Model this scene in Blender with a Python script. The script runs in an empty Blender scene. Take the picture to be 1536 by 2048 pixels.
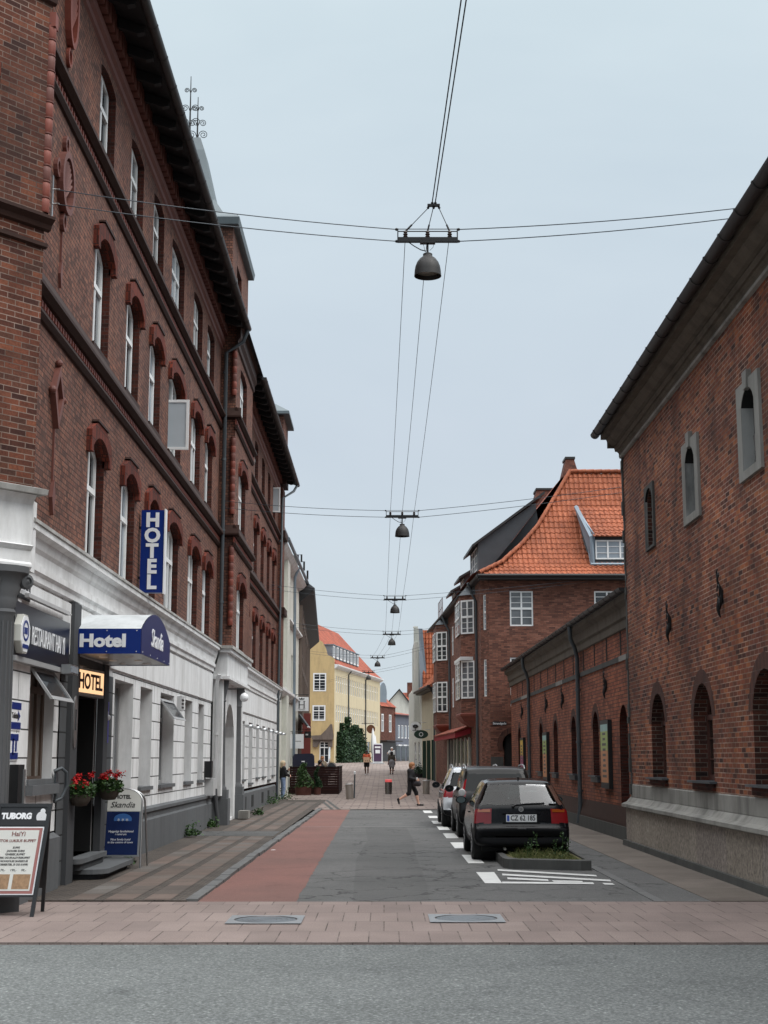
import bpy, math, random
import numpy as np
from mathutils import Vector, Matrix
SC = bpy.context.scene
COL = SC.collection
PI = math.pi
random.seed(7)

# ------------------------------------------------------------------ helpers
ORG = {}

def lin(r, g, b):
    f = lambda c: (c / 12.92 if c <= .04045 else ((c + .055) / 1.055) ** 2.4)
    return (f(r / 255), f(g / 255), f(b / 255), 1)

class Fr:
    """a wall plane: u along it, z up, d out of it"""
    def __init__(s, o, U, N):
        s.o, s.U, s.N = Vector(o), Vector(U).normalized(), Vector(N).normalized()
    def p(s, u, z, d=0.0):
        return s.o + s.U * u + s.N * d + Vector((0, 0, z))

def seg_frame(a, b, out):
    """frame along ground segment a->b, normal on the side of point `out`"""
    a, b = Vector((a[0], a[1], 0)), Vector((b[0], b[1], 0))
    U = (b - a).normalized()
    N = Vector((U.y, -U.x, 0))
    if N.dot(Vector((out[0], out[1], 0)) - a) < 0:
        N = -N
    return Fr(a, U, N), (b - a).length

class MB:
    def __init__(s):
        s.v, s.f, s.m = [], [], []
    def face(s, pts, m=0):
        i = len(s.v)
        s.v += [Vector(p) for p in pts]
        s.f.append(tuple(range(i, i + len(pts)))); s.m.append(m)
    def add(s, vs, fs, m=0):
        i = len(s.v)
        s.v += [Vector(p) for p in vs]
        for f in fs:
            s.f.append(tuple(i + k for k in f)); s.m.append(m)
    def box(s, x0, x1, y0, y1, z0, z1, m=0, M=None):
        vs = [Vector((x, y, z)) for z in (z0, z1) for y in (y0, y1) for x in (x0, x1)]
        if M is not None: vs = [M @ v for v in vs]
        s.add(vs, [(0, 2, 3, 1), (4, 5, 7, 6), (0, 1, 5, 4), (2, 6, 7, 3), (0, 4, 6, 2), (1, 3, 7, 5)], m)
    def fbox(s, fr, u0, u1, z0, z1, d0, d1, m=0):
        vs = [fr.p(u, z, d) for d in (d0, d1) for z in (z0, z1) for u in (u0, u1)]
        s.add(vs, [(0, 2, 3, 1), (4, 5, 7, 6), (0, 1, 5, 4), (2, 6, 7, 3), (0, 4, 6, 2), (1, 3, 7, 5)], m)
    def prism(s, fr, poly, d0, d1, m=0):
        """poly of (u,z) pushed from depth d0 to d1"""
        n = len(poly)
        vs = [fr.p(u, z, d0) for u, z in poly] + [fr.p(u, z, d1) for u, z in poly]
        fs = [tuple(range(n)), tuple(range(n, 2 * n))] + [(i, (i + 1) % n, n + (i + 1) % n, n + i) for i in range(n)]
        s.add(vs, fs, m)
    def flat(s, fr, poly, d, m=0):
        s.face([fr.p(u, z, d) for u, z in poly], m)
    def profile(s, fr, pts, u0, u1, m=0, caps=True):
        """open profile of (d,z) swept along u"""
        n = len(pts)
        vs = [fr.p(u0, z, d) for d, z in pts] + [fr.p(u1, z, d) for d, z in pts]
        fs = [(i, i + 1, n + i + 1, n + i) for i in range(n - 1)]
        if caps: fs += [tuple(range(n)), tuple(range(n, 2 * n))]
        s.add(vs, fs, m)
    def tube(s, path, r, n=8, m=0, caps=True):
        path = [Vector(p) for p in path]
        rs = r if isinstance(r, (list, tuple)) else [r] * len(path)
        vs, fs = [], []
        ref = None
        for i, p in enumerate(path):
            t = (path[min(i + 1, len(path) - 1)] - path[max(i - 1, 0)])
            t = t.normalized() if t.length > 1e-9 else Vector((0, 0, 1))
            if ref is None:
                ref = Vector((0, 0, 1)) if abs(t.z) < .9 else Vector((1, 0, 0))
            a = t.cross(ref)
            if a.length < 1e-6: a = t.cross(Vector((0, 1, 0)))
            a.normalize(); b = t.cross(a); ref = -b if False else a.cross(t)
            for k in range(n):
                w = 2 * PI * k / n
                vs.append(p + (a * math.cos(w) + b * math.sin(w)) * rs[i])
        for i in range(len(path) - 1):
            for k in range(n):
                k2 = (k + 1) % n
                fs.append((i * n + k, i * n + k2, (i + 1) * n + k2, (i + 1) * n + k))
        if caps:
            fs += [tuple(range(n)), tuple(range((len(path) - 1) * n, len(path) * n))]
        s.add(vs, fs, m)
    def lathe(s, prof, c=(0, 0, 0), n=24, m=0, M=None, caps=False):
        c = Vector(c); vs, fs = [], []
        for r, z in prof:
            for k in range(n):
                w = 2 * PI * k / n
                q = Vector((r * math.cos(w), r * math.sin(w), z))
                vs.append((M @ q if M is not None else q) + c)
        for i in range(len(prof) - 1):
            for k in range(n):
                k2 = (k + 1) % n
                fs.append((i * n + k, i * n + k2, (i + 1) * n + k2, (i + 1) * n + k))
        if caps: fs += [tuple(range(n)), tuple(range((len(prof) - 1) * n, len(prof) * n))]
        s.add(vs, fs, m)
    def ball(s, c, r, n=10, m=0, sc=(1, 1, 1)):
        prof = [(max(1e-4, math.sin(PI * i / n)) * r, -math.cos(PI * i / n) * r) for i in range(n + 1)]
        s.lathe(prof, c, 2 * n if n < 10 else 16, m, Matrix.Diagonal(Vector(sc)).to_3x3())
    def build(s, name, mats, parent=None, smooth=0, loc=None):
        me = bpy.data.meshes.new(name)
        org = Vector(loc) if loc is not None else (ORG.get(parent.name, Vector((0, 0, 0))) if parent else Vector((0, 0, 0)))
        me.from_pydata([tuple(p - org) for p in s.v], [], s.f)
        mats = mats if isinstance(mats, (list, tuple)) else [mats]
        for q in mats: me.materials.append(q)
        if len(mats) > 1: me.polygons.foreach_set('material_index', s.m)
        uv = me.uv_layers.new(name='UVMap')
        co = [p for p in s.v]
        data = np.zeros(len(me.loops) * 2, dtype=np.float32)
        up = Vector((0, 0, 1))
        for poly in me.polygons:
            n = poly.normal
            if abs(n.z) > .85:
                for li in poly.loop_indices:
                    p = co[me.loops[li].vertex_index]; data[2 * li] = p.x; data[2 * li + 1] = p.y
            else:
                t = up.cross(n).normalized()
                if abs(t.y) > abs(t.x):
                    if t.y < 0: t = -t
                elif t.x < 0: t = -t
                b = n.cross(t)
                if b.z < 0: b = -b
                for li in poly.loop_indices:
                    p = co[me.loops[li].vertex_index]; data[2 * li] = p.dot(t); data[2 * li + 1] = p.dot(b)
        uv.data.foreach_set('uv', data)
        if smooth:
            me.polygons.foreach_set('use_smooth', [True] * len(me.polygons))
            me.set_sharp_from_angle(angle=math.radians(smooth))
        me.update()
        o = bpy.data.objects.new(name, me); COL.objects.link(o)
        o.location = org if (loc is not None and not parent) else (0, 0, 0)
        if parent is not None:
            o.parent = parent
            ORG[o.name] = org
        else:
            ORG[o.name] = org
        return o

def tag(o, label=None, cat=None, group=None, kind=None):
    if label: o['label'] = label
    if cat: o['category'] = cat
    if group: o['group'] = group
    if kind: o['kind'] = kind
    return o

def thing(name, label, cat, loc=(0, 0, 0), group=None):
    o = bpy.data.objects.new(name, None); COL.objects.link(o)
    o.location = loc; o.empty_display_size = .2
    ORG[o.name] = Vector(loc)
    return tag(o, label, cat, group)

def copy_tree(src, loc=None, rotz=None, parent=None, label=None):
    c = src.copy(); COL.objects.link(c)
    if parent is not None: c.parent = parent
    if loc is not None: c.location = loc
    if rotz is not None: c.rotation_euler = (0, 0, rotz)
    if label: c['label'] = label
    for ch in list(src.children): copy_tree(ch, parent=c)
    return c

# ------------------------------------------------------------------ materials
def newmat(name):
    m = bpy.data.materials.new(name); m.use_nodes = True
    nt = m.node_tree; b = nt.nodes['Principled BSDF']
    return m, nt, b

def N(nt, t, **kw):
    n = nt.nodes.new(t)
    for k, v in kw.items():
        if k in n.inputs.keys(): n.inputs[k].default_value = v
        else: setattr(n, k, v)
    return n

def ramp(nt, fac, stops, interp='LINEAR'):
    r = nt.nodes.new('ShaderNodeValToRGB'); r.color_ramp.interpolation = interp
    e = r.color_ramp.elements
    while len(e) < len(stops): e.new(.5)
    for i, (p, c) in enumerate(stops):
        e[i].position = p; e[i].color = c if len(c) == 4 else (*c, 1)
    nt.links.new(fac, r.inputs[0])
    return r.outputs[0]

def mix(nt, fac, a, b, mode='MIX'):
    n = nt.nodes.new('ShaderNodeMix'); n.data_type = 'RGBA'; n.blend_type = mode
    for s, v in ((n.inputs[0], fac), (n.inputs[6], a), (n.inputs[7], b)):
        if hasattr(v, 'is_linked'): nt.links.new(v, s)
        else: s.default_value = v
    return n.outputs[2]

def objco(nt):
    return nt.nodes.new('ShaderNodeTexCoord').outputs['Object']

def uvco(nt, rot=0, scale=None):
    o = nt.nodes.new('ShaderNodeTexCoord').outputs['UV']
    if rot or scale:
        mp = nt.nodes.new('ShaderNodeMapping'); mp.inputs['Rotation'].default_value = (0, 0, rot)
        if scale: mp.inputs['Scale'].default_value = (*scale, 1)
        nt.links.new(o, mp.inputs[0]); o = mp.outputs[0]
    return o

def noise(nt, co, scale, detail=4, rough=.6, dist=0):
    n = nt.nodes.new('ShaderNodeTexNoise'); n.inputs['Scale'].default_value = scale
    n.inputs['Detail'].default_value = detail; n.inputs['Roughness'].default_value = rough
    n.inputs['Distortion'].default_value = dist
    nt.links.new(co, n.inputs['Vector']); return n.outputs['Fac']

def bump(nt, b, h, strength=.3, dist=.01):
    n = nt.nodes.new('ShaderNodeBump'); n.inputs['Strength'].default_value = strength
    n.inputs['Distance'].default_value = dist
    nt.links.new(h, n.inputs['Height']); nt.links.new(n.outputs[0], b.inputs['Normal'])

def geo_pos(nt):
    return nt.nodes.new('ShaderNodeNewGeometry').outputs['Position']

def plain(name, col, rough=.6, metal=0, var=.12, nscale=3., bmp=0, spec=.5):
    m, nt, b = newmat(name)
    co = geo_pos(nt)
    c = mix(nt, noise(nt, co, nscale, 5), tuple(x * (1 - var) for x in col[:3]) + (1,), tuple(min(1, x * (1 + var)) for x in col[:3]) + (1,))
    nt.links.new(c, b.inputs['Base Color'])
    b.inputs['Roughness'].default_value = rough; b.inputs['Metallic'].default_value = metal
    b.inputs['Specular IOR Level'].default_value = spec
    if bmp: bump(nt, b, noise(nt, co, nscale * 12, 4), bmp, .01)
    return m

def brick(name, cols, mortar, bw=.24, bh=.067, ms=.006, dirt=(.55, 1.1), dscale=.6, rough=.85, vary=.5, bmp=.5, offset=.5, rot=0, streak=0, soot=None, warm=None):
    m, nt, b = newmat(name)
    co = uvco(nt, rot)
    br = N(nt, 'ShaderNodeTexBrick', offset=offset)
    br.inputs['Scale'].default_value = 1; br.inputs['Brick Width'].default_value = bw
    br.inputs['Row Height'].default_value = bh; br.inputs['Mortar Size'].default_value = ms
    br.inputs['Mortar Smooth'].default_value = .1; br.inputs['Bias'].default_value = 0
    br.inputs['Color1'].default_value = (0, 0, 0, 1); br.inputs['Color2'].default_value = (1, 1, 1, 1)
    br.inputs['Mortar'].default_value = (.5, .5, .5, 1)
    # small wobble so courses are not ruler straight
    nt.links.new(co, br.inputs['Vector'])
    n = len(cols)
    base = ramp(nt, br.outputs['Color'], [((i + .0) / max(1, n - 1), c) for i, c in enumerate(cols)])
    pos = geo_pos(nt)
    grain = noise(nt, pos, 35, 3)
    base = mix(nt, .55, base, ramp(nt, grain, [(.3, (.45, .45, .45)), (.7, (1.3, 1.3, 1.3))]), 'MULTIPLY')
    mn = noise(nt, pos, 1.7, 5)
    mcol = mix(nt, ramp(nt, mn, [(.35, (0, 0, 0)), (.65, (1, 1, 1))]), tuple(x * .4 for x in mortar[:3]) + (1,), mortar)
    c = mix(nt, br.outputs['Fac'], base, mcol)
    d = noise(nt, pos, dscale, 6, .65)
    c = mix(nt, 1, c, ramp(nt, d, [(.3, (dirt[0],) * 3), (.7, (dirt[1],) * 3)]), 'MULTIPLY')
    if soot:
        sx = nt.nodes.new('ShaderNodeMapping'); sx.inputs['Scale'].default_value = (1.2, 1.2, .25)
        nt.links.new(pos, sx.inputs[0])
        c = mix(nt, ramp(nt, noise(nt, sx.outputs[0], 1.1, 5, .6), [(.5, (0, 0, 0)), (.72, (soot[1],) * 3)]), c, soot[0])
    if warm:
        c = mix(nt, 1, c, ramp(nt, noise(nt, pos, .55, 5, .7, .6), [(.35, warm[0]), (.5, (1, 1, 1)), (.68, warm[1])]), 'MULTIPLY')
    nt.links.new(c, b.inputs['Base Color'])
    b.inputs['Roughness'].default_value = rough
    b.inputs['Specular IOR Level'].default_value = .25
    inv = N(nt, 'ShaderNodeMath', operation='SUBTRACT'); inv.inputs[0].default_value = 1
    nt.links.new(br.outputs['Fac'], inv.inputs[1])
    ad = N(nt, 'ShaderNodeMath', operation='MULTIPLY_ADD'); nt.links.new(grain, ad.inputs[0]); ad.inputs[1].default_value = .5
    nt.links.new(inv.outputs[0], ad.inputs[2])
    bump(nt, b, ad.outputs[0], bmp, .008)
    return m

def plaster(name, col, stain, rough=.8, amt=.55, groove=0, bmp=.25, joint=.35):
    m, nt, b = newmat(name)
    pos = geo_pos(nt)
    mp = nt.nodes.new('ShaderNodeMapping'); mp.inputs['Scale'].default_value = (1.6, 1.6, .35)
    nt.links.new(pos, mp.inputs[0])
    n1 = noise(nt, mp.outputs[0], 1.3, 7, .68)
    n2 = noise(nt, pos, 6, 5)
    c = mix(nt, ramp(nt, n1, [(.45, (0, 0, 0)), (.75, (amt, amt, amt))]), col, stain)
    c = mix(nt, .25, c, ramp(nt, n2, [(.3, (.75, .75, .75)), (.7, (1.12, 1.12, 1.12))]), 'MULTIPLY')
    if groove:
        br = N(nt, 'ShaderNodeTexBrick'); br.inputs['Scale'].default_value = 1
        br.inputs['Brick Width'].default_value = 1.15; br.inputs['Row Height'].default_value = groove
        br.inputs['Mortar Size'].default_value = .011; br.inputs['Mortar Smooth'].default_value = .2
        nt.links.new(uvco(nt), br.inputs['Vector'])
        c = mix(nt, br.outputs['Fac'], c, tuple(x * joint for x in stain[:3]) + (1,))
        iv = N(nt, 'ShaderNodeMath', operation='SUBTRACT'); iv.inputs[0].default_value = 1
        nt.links.new(br.outputs['Fac'], iv.inputs[1]); bump(nt, b, iv.outputs[0], .6, .02)
    elif bmp: bump(nt, b, noise(nt, pos, 40, 4), bmp, .004)
    nt.links.new(c, b.inputs['Base Color']); b.inputs['Roughness'].default_value = rough
    b.inputs['Specular IOR Level'].default_value = .3
    return m

def glassy(name, col, rough=.06, var=.5, spec=.6):
    m, nt, b = newmat(name)
    c = mix(nt, noise(nt, geo_pos(nt), 1.1, 3), tuple(x * (1 - var) for x in col[:3]) + (1,), tuple(x * (1 + var) for x in col[:3]) + (1,))
    nt.links.new(c, b.inputs['Base Color']); b.inputs['Roughness'].default_value = rough
    b.inputs['Specular IOR Level'].default_value = spec
    bump(nt, b, noise(nt, geo_pos(nt), 2.5, 1), .03, .02)
    return m

def leafmat(name, cols, rough=.6):
    m, nt, b = newmat(name)
    r = nt.nodes.new('ShaderNodeNewGeometry').outputs['Random Per Island']
    c = ramp(nt, r, [(i / (len(cols) - 1), q) for i, q in enumerate(cols)])
    nt.links.new(c, b.inputs['Base Color']); b.inputs['Roughness'].default_value = rough
    b.inputs['Specular IOR Level'].default_value = .3
    return m

def asphalt(name, a, bcol, speck=.5, cracks=0, sc=1., FINE=70):
    m, nt, b = newmat(name)
    pos = geo_pos(nt)
    big = noise(nt, pos, .35 * sc, 6, .6)
    c = mix(nt, ramp(nt, big, [(.3, (0, 0, 0)), (.7, (1, 1, 1))]), a, bcol)
    fine = noise(nt, pos, FINE, 2, .8)
    c = mix(nt, speck, c, ramp(nt, fine, [(.30, (.3, .3, .3)), (.5, (.92, .92, .92)), (.62, (1.5, 1.5, 1.5)), (.72, (3.0, 3.0, 3.0))]), 'MULTIPLY')
    med = noise(nt, pos, 14, 4, .7)
    c = mix(nt, .35, c, ramp(nt, med, [(.3, (.7, .7, .7)), (.7, (1.3, 1.3, 1.3))]), 'MULTIPLY')
    st = noise(nt, pos, 1.1 * sc, 5, .75, 1.2)
    c = mix(nt, 1, c, ramp(nt, st, [(.30, (.72, .72, .73)), (.42, (1, 1, 1)), (.7, (1.08, 1.08, 1.07))]), 'MULTIPLY')
    if cracks:
        v = N(nt, 'ShaderNodeTexVoronoi', feature='DISTANCE_TO_EDGE'); v.inputs['Scale'].default_value = .9
        w = nt.nodes.new('ShaderNodeTexNoise'); w.inputs['Scale'].default_value = 2.2; w.inputs['Detail'].default_value = 5
        nt.links.new(pos, w.inputs['Vector'])
        va = N(nt, 'ShaderNodeVectorMath', operation='MULTIPLY_ADD'); nt.links.new(w.outputs['Color'], va.inputs[0])
        va.inputs[1].default_value = (.9, .9, .9); nt.links.new(pos, va.inputs[2]); nt.links.new(va.outputs[0], v.inputs['Vector'])
        mask = ramp(nt, noise(nt, pos, .33, 2), [(.43, (0, 0, 0)), (.54, (1, 1, 1))])
        ln = ramp(nt, v.outputs['Distance'], [(.0, (1, 1, 1)), (.03, (0, 0, 0))])
        f = mix(nt, 1, mask, ln, 'MULTIPLY')
        c = mix(nt, f, c, (.02, .02, .02, 1))
    nt.links.new(c, b.inputs['Base Color']); b.inputs['Roughness'].default_value = .85
    b.inputs['Specular IOR Level'].default_value = .3
    bump(nt, b, fine, .35, .006)
    return m

def slabs(name, cols, joint, bw, bh, ms=.008, rot=0, offset=.5, dirt=(.7, 1.15), fine=.35, rough=.85, fs=60):
    m, nt, b = newmat(name)
    br = N(nt, 'ShaderNodeTexBrick', offset=offset)
    for k, v in (('Scale', 1), ('Brick Width', bw), ('Row Height', bh), ('Mortar Size', ms), ('Mortar Smooth', .15), ('Color1', (0, 0, 0, 1)), ('Color2', (1, 1, 1, 1))):
        br.inputs[k].default_value = v
    nt.links.new(uvco(nt, rot), br.inputs['Vector'])
    pos = geo_pos(nt)
    c = ramp(nt, br.outputs['Color'], [(i / (len(cols) - 1), q) for i, q in enumerate(cols)])
    f = noise(nt, pos, fs, 3, .75)
    c = mix(nt, fine, c, ramp(nt, f, [(.3, (.5, .5, .5)), (.7, (1.5, 1.5, 1.5))]), 'MULTIPLY')
    c = mix(nt, 1, c, ramp(nt, noise(nt, pos, .8, 6, .65), [(.3, (dirt[0],) * 3), (.7, (dirt[1],) * 3)]), 'MULTIPLY')
    jm = ramp(nt, noise(nt, pos, 2.3, 3), [(.4, (.15, .15, .15)), (.6, (1, 1, 1))])
    c = mix(nt, mix(nt, 1, br.outputs['Fac'], jm, 'MULTIPLY'), c, joint)
    nt.links.new(c, b.inputs['Base Color']); b.inputs['Roughness'].default_value = rough
    b.inputs['Specular IOR Level'].default_value = .3
    iv = N(nt, 'ShaderNodeMath', operation='SUBTRACT'); iv.inputs[0].default_value = 1
    nt.links.new(br.outputs['Fac'], iv.inputs[1]); bump(nt, b, iv.outputs[0], .4, .006)
    return m

def glow(name, col, strength):
    m, nt, b = newmat(name)
    b.inputs['Base Color'].default_value = col; b.inputs['Emission Color'].default_value = col
    b.inputs['Emission Strength'].default_value = strength
    return m

M = {}
M['brickA'] = brick('hotel_brick', [lin(92, 65, 57), lin(118, 80, 68), lin(136, 91, 75), lin(124, 91, 79), lin(150, 102, 83)], lin(80, 64, 58), bw=.13, bh=.078, ms=.008, dirt=(.72, 1.12), dscale=.5, soot=(lin(64, 46, 42), .45), warm=((.86, .84, .86), (1.12, 1.03, .97)))
M['brickC'] = brick('corner_brick', [lin(66, 40, 35), lin(100, 58, 45), lin(122, 71, 53), lin(82, 54, 45), lin(138, 82, 60)], lin(156, 134, 122), bw=.24, bh=.075, ms=.006, dirt=(.5, 1.1), dscale=.9, soot=(lin(52, 40, 38), .6))
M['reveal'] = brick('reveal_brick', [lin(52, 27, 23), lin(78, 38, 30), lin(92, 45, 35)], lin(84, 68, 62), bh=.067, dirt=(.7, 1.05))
M['brickM'] = brick('museum_brick', [lin(68, 44, 39), lin(126, 73, 56), lin(146, 85, 63), lin(106, 63, 51), lin(168, 103, 69), lin(90, 57, 49)], lin(178, 154, 138), bw=.24, bh=.075, ms=.007, dirt=(.6, 1.15), dscale=.45, soot=(lin(58, 42, 40), .6), warm=((.72, .68, .74), (1.22, 1.06, .92)))
M['brickW'] = brick('annex_brick', [lin(126, 76, 61), lin(154, 91, 70), lin(168, 104, 78), lin(116, 70, 57)], lin(92, 72, 62), bw=.24, bh=.085, ms=.009, dirt=(.65, 1.1), dscale=.5, soot=(lin(66, 46, 42), .55), warm=((.8, .76, .78), (1.12, 1.02, .95)))
M['brickH'] = brick('house_brick', [lin(94, 63, 55), lin(118, 77, 65), lin(134, 88, 73), lin(146, 100, 84)], lin(108, 88, 78), bw=.24, bh=.067, dirt=(.7, 1.12))
M['brickF'] = brick('far_brick', [lin(88, 56, 48), lin(112, 68, 56), lin(126, 80, 66)], lin(96, 78, 70), dirt=(.75, 1.1))
M['darkbrick'] = plain('glazed_dark_brick', lin(56, 37, 31), .65, spec=.2, var=.35, nscale=5, bmp=.3)
M['archbrick'] = brick('arch_brick', [lin(104, 48, 36), lin(128, 58, 42), lin(84, 44, 36)], lin(64, 44, 38), bw=.07, bh=.24, ms=.007, dirt=(.6, 1.1))
M['archdark'] = brick('arch_dark_brick', [lin(76, 50, 44), lin(94, 60, 50), lin(66, 46, 42)], lin(104, 86, 78), bw=.07, bh=.30, ms=.005, dirt=(.7, 1.1))
M['terracotta'] = plain('terracotta', lin(124, 60, 45), .6, var=.3, nscale=6, bmp=.2)
M['terradark'] = plain('weathered_terracotta', lin(104, 58, 48), .6, var=.35, nscale=6, bmp=.2)
M['white'] = plaster('white_plaster', (.75, .75, .745, 1), (.40, .39, .37, 1), amt=.7)
M['whiteg'] = plaster('grooved_white_plaster', (.75, .75, .745, 1), (.40, .39, .37, 1), amt=.7, groove=.36, joint=.13)
M['greyg'] = plaster('grooved_grey_plaster', (.085, .09, .095, 1), (.06, .06, .06, 1), groove=.36, joint=.3)
M['greyp'] = plaster('grey_plaster', (.115, .12, .125, 1), (.07, .07, .07, 1))
M['greymd'] = plaster('mid_grey_plaster', (.10, .102, .106, 1), (.06, .06, .06, 1))
M['greydk'] = plaster('dark_grey_plaster', (.06, .062, .066, 1), (.04, .04, .04, 1))
M['cap'] = plaster('weathered_cap', (.46, .45, .43, 1), (.12, .12, .10, 1), amt=.9)
M['paint'] = plain('white_window_paint', (.80, .80, .79, 1), .45, var=.06)
M['paintg'] = plain('grey_window_paint', (.30, .30, .30, 1), .5, var=.1)
M['brownp'] = plain('brown_window_paint', lin(84, 66, 54), .5, var=.15)
M['glass'] = glassy('window_glass', (.02, .026, .032, 1))
M['glassc'] = glassy('curtained_glass', (.14, .15, .16, 1), .08, .7)
M['glasso'] = glassy('open_sash_glass', (.46, .50, .53, 1), .08, .15, .4)  # pale colour stands in for bright sky seen through the open pane
M['glassl'] = glassy('painted_reflection_glass', (.26, .30, .34, 1), .1, .4)  # pale base colour paints a bright reflection into the glass
M['dark'] = plain('dark_interior', (.006, .006, .006, 1), .9)
M['black'] = plain('black_metal', (.012, .012, .013, 1), .5, .3, nscale=8)
M['blackpl'] = plain('black_board', (.014, .015, .017, 1), .45)
M['steel'] = plain('brushed_steel', (.42, .42, .42, 1), .35, .9, nscale=12)
M['zinc'] = plain('zinc_sheet', lin(124, 136, 146), .5, .35, var=.2, nscale=2)
M['zincdk'] = plain('dark_zinc', lin(72, 76, 80), .5, .3, var=.25, nscale=2.5)
M['gutter'] = plain('gutter_metal', lin(48, 46, 46), .5, .25, var=.3, nscale=4)
M['pipe'] = plain('downpipe_grey', lin(76, 82, 86), .5, .2, var=.25, nscale=3)
M['pipew'] = plain('downpipe_white', (.44, .44, .44, 1), .5, 0, var=.15, nscale=3)
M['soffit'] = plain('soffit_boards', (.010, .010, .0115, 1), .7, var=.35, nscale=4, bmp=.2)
M['slate'] = brick('slate_roof', [lin(58, 60, 64), lin(74, 76, 80), lin(66, 66, 68)], lin(40, 40, 42), bw=.3, bh=.2, ms=.006)
M['stone'] = plaster('sandstone', (.29, .28, .255, 1), (.11, .105, .095, 1), amt=1.)
M['stonel'] = plaster('light_stone', (.26, .255, .235, 1), (.12, .115, .105, 1), amt=.8)
M['stoned'] = plaster('dark_stone', (.075, .075, .07, 1), (.04, .04, .04, 1), amt=.8)
M['cornice'] = plaster('dark_cornice', (.125, .105, .082, 1), (.05, .044, .036, 1), amt=.8)
def roof_mat(name, cols, dirt=(.62, 1.12)):
    return brick(name, cols, lin(70, 40, 32), bw=.21, bh=.33, ms=.004, dirt=dirt, offset=0, rough=.7, bmp=.2)
M['tile'] = roof_mat('orange_pantile', [lin(138, 74, 48), lin(160, 88, 57), lin(172, 101, 70), lin(150, 82, 55), lin(165, 92, 60)])
M['tileo'] = roof_mat('old_red_tile', [lin(140, 70, 52), lin(166, 84, 60), lin(182, 96, 70), lin(150, 78, 58)], (.6, 1.1))
M['yellow'] = plaster('yellow_render', lin(198, 172, 126), lin(150, 130, 98), amt=.6)
M['yellowl'] = plaster('pale_yellow_render', lin(210, 196, 164), lin(180, 166, 138), amt=.5)
M['cream'] = plaster('cream_render', lin(196, 186, 160), lin(150, 140, 118), amt=.5)
M['offwhite'] = plaster('offwhite_render', lin(206, 206, 196), lin(160, 162, 154), amt=.5)
M['greyhouse'] = plaster('blue_grey_render', lin(104, 108, 118), lin(80, 84, 92), amt=.5)
M['trim'] = plaster('taupe_stucco', lin(112, 100, 92), lin(70, 62, 58), amt=.7)
M['wood'] = brick('dark_stained_boards', [lin(44, 24, 22), lin(56, 30, 26), lin(48, 28, 26)], lin(14, 8, 8), bw=4, bh=.12, ms=.008, dirt=(.7, 1.1))
M['rust'] = plain('rusted_steel', lin(84, 46, 38), .8, var=.3, nscale=6)
M['navy'] = plain('navy_enamel', lin(2, 38, 112), .35, var=.12, nscale=1, spec=.3)
M['navy2'] = plain('dark_navy_enamel', lin(20, 34, 92), .35, var=.2, nscale=1, spec=.3)
M['letter'] = plain('white_lettering', (.80, .81, .82, 1), .4, var=.05)
M['letterk'] = plain('black_lettering', (.02, .02, .02, 1), .5)
M['paper'] = plain('poster_paper', (.62, .62, .58, 1), .6, var=.06)
M['letterr'] = plain('brown_lettering', lin(120, 70, 64), .6)
M['letterb'] = plain('grey_lettering', lin(90, 88, 86), .6)
M['pinkframe'] = plain('faded_red_border', lin(150, 98, 94), .6)
M['marking'] = plain('road_paint', (.62, .62, .60, 1), .7, var=.25, nscale=6)
M['curb'] = plaster('granite_kerb', (.14, .14, .138, 1), (.06, .06, .058, 1), amt=.8)
M['red'] = plain('red_canvas', lin(150, 26, 40), .6)
M['green'] = plain('dark_green_paint', lin(24, 52, 40), .5)
M['rubber'] = plain('tyre_rubber', (.010, .010, .010, 1), .75)
M['leaf'] = leafmat('shrub_leaves', [(.012, .032, .008, 1), (.03, .07, .018, 1), (.06, .12, .03, 1)])
M['leafd'] = leafmat('ivy_leaves', [(.010, .026, .012, 1), (.02, .052, .022, 1), (.045, .09, .035, 1)])
M['leafy'] = leafmat('dry_grass_blades', [(.05, .07, .018, 1), (.12, .14, .045, 1), (.22, .21, .09, 1)])
M['petal'] = leafmat('red_petals', [(.30, .004, .006, 1), (.45, .008, .012, 1), (.55, .02, .02, 1)])
M['bark'] = plain('bark', lin(62, 50, 40), .8)
ZEN = 3.0; EXPO = 0.36

# ------------------------------------------------------------------ ground
def zg(y):
    P = [(64, 0), (75, .13), (90, .42), (104, .62), (118, 1.0), (130, 1.36), (160, 1.45), (240, 1.7)]
    if y <= 64: return 0.0
    for (a, za), (b, zb) in zip(P, P[1:]):
        if y <= b: return za + (zb - za) * (y - a) / (b - a)
    return P[-1][1]

M['road'] = asphalt('main_road_asphalt', lin(106, 109, 108), lin(94, 97, 96), .7, FINE=34)
M['street'] = asphalt('side_street_asphalt', lin(98, 97, 96), lin(83, 83, 82), .4, cracks=1)
M['patch'] = asphalt('darker_asphalt_repair', lin(92, 91, 90), lin(77, 77, 76), .35, cracks=1)
M['lane'] = asphalt('red_cycle_lane_asphalt', lin(124, 88, 81), lin(107, 80, 74), .4)
M['pavers'] = slabs('pink_concrete_pavers', [lin(123, 110, 105), lin(134, 120, 114), lin(128, 114, 109), lin(138, 124, 118)], lin(74, 64, 60), .31, .93, .007, dirt=(.82, 1.1), fine=.5)
M['lslab'] = slabs('sidewalk_flagstones', [lin(97, 85, 78), lin(107, 93, 85), lin(99, 91, 85), lin(110, 95, 87), lin(92, 83, 77), lin(106, 102, 98)], lin(60, 54, 50), .62, .9, .01, rot=PI / 2, offset=.0, dirt=(.65, 1.15))
M['setts'] = slabs('small_granite_setts', [lin(79, 72, 67), lin(94, 86, 79), lin(86, 77, 70)], lin(52, 48, 45), .11, .10, .014, dirt=(.6, 1.1))
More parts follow.
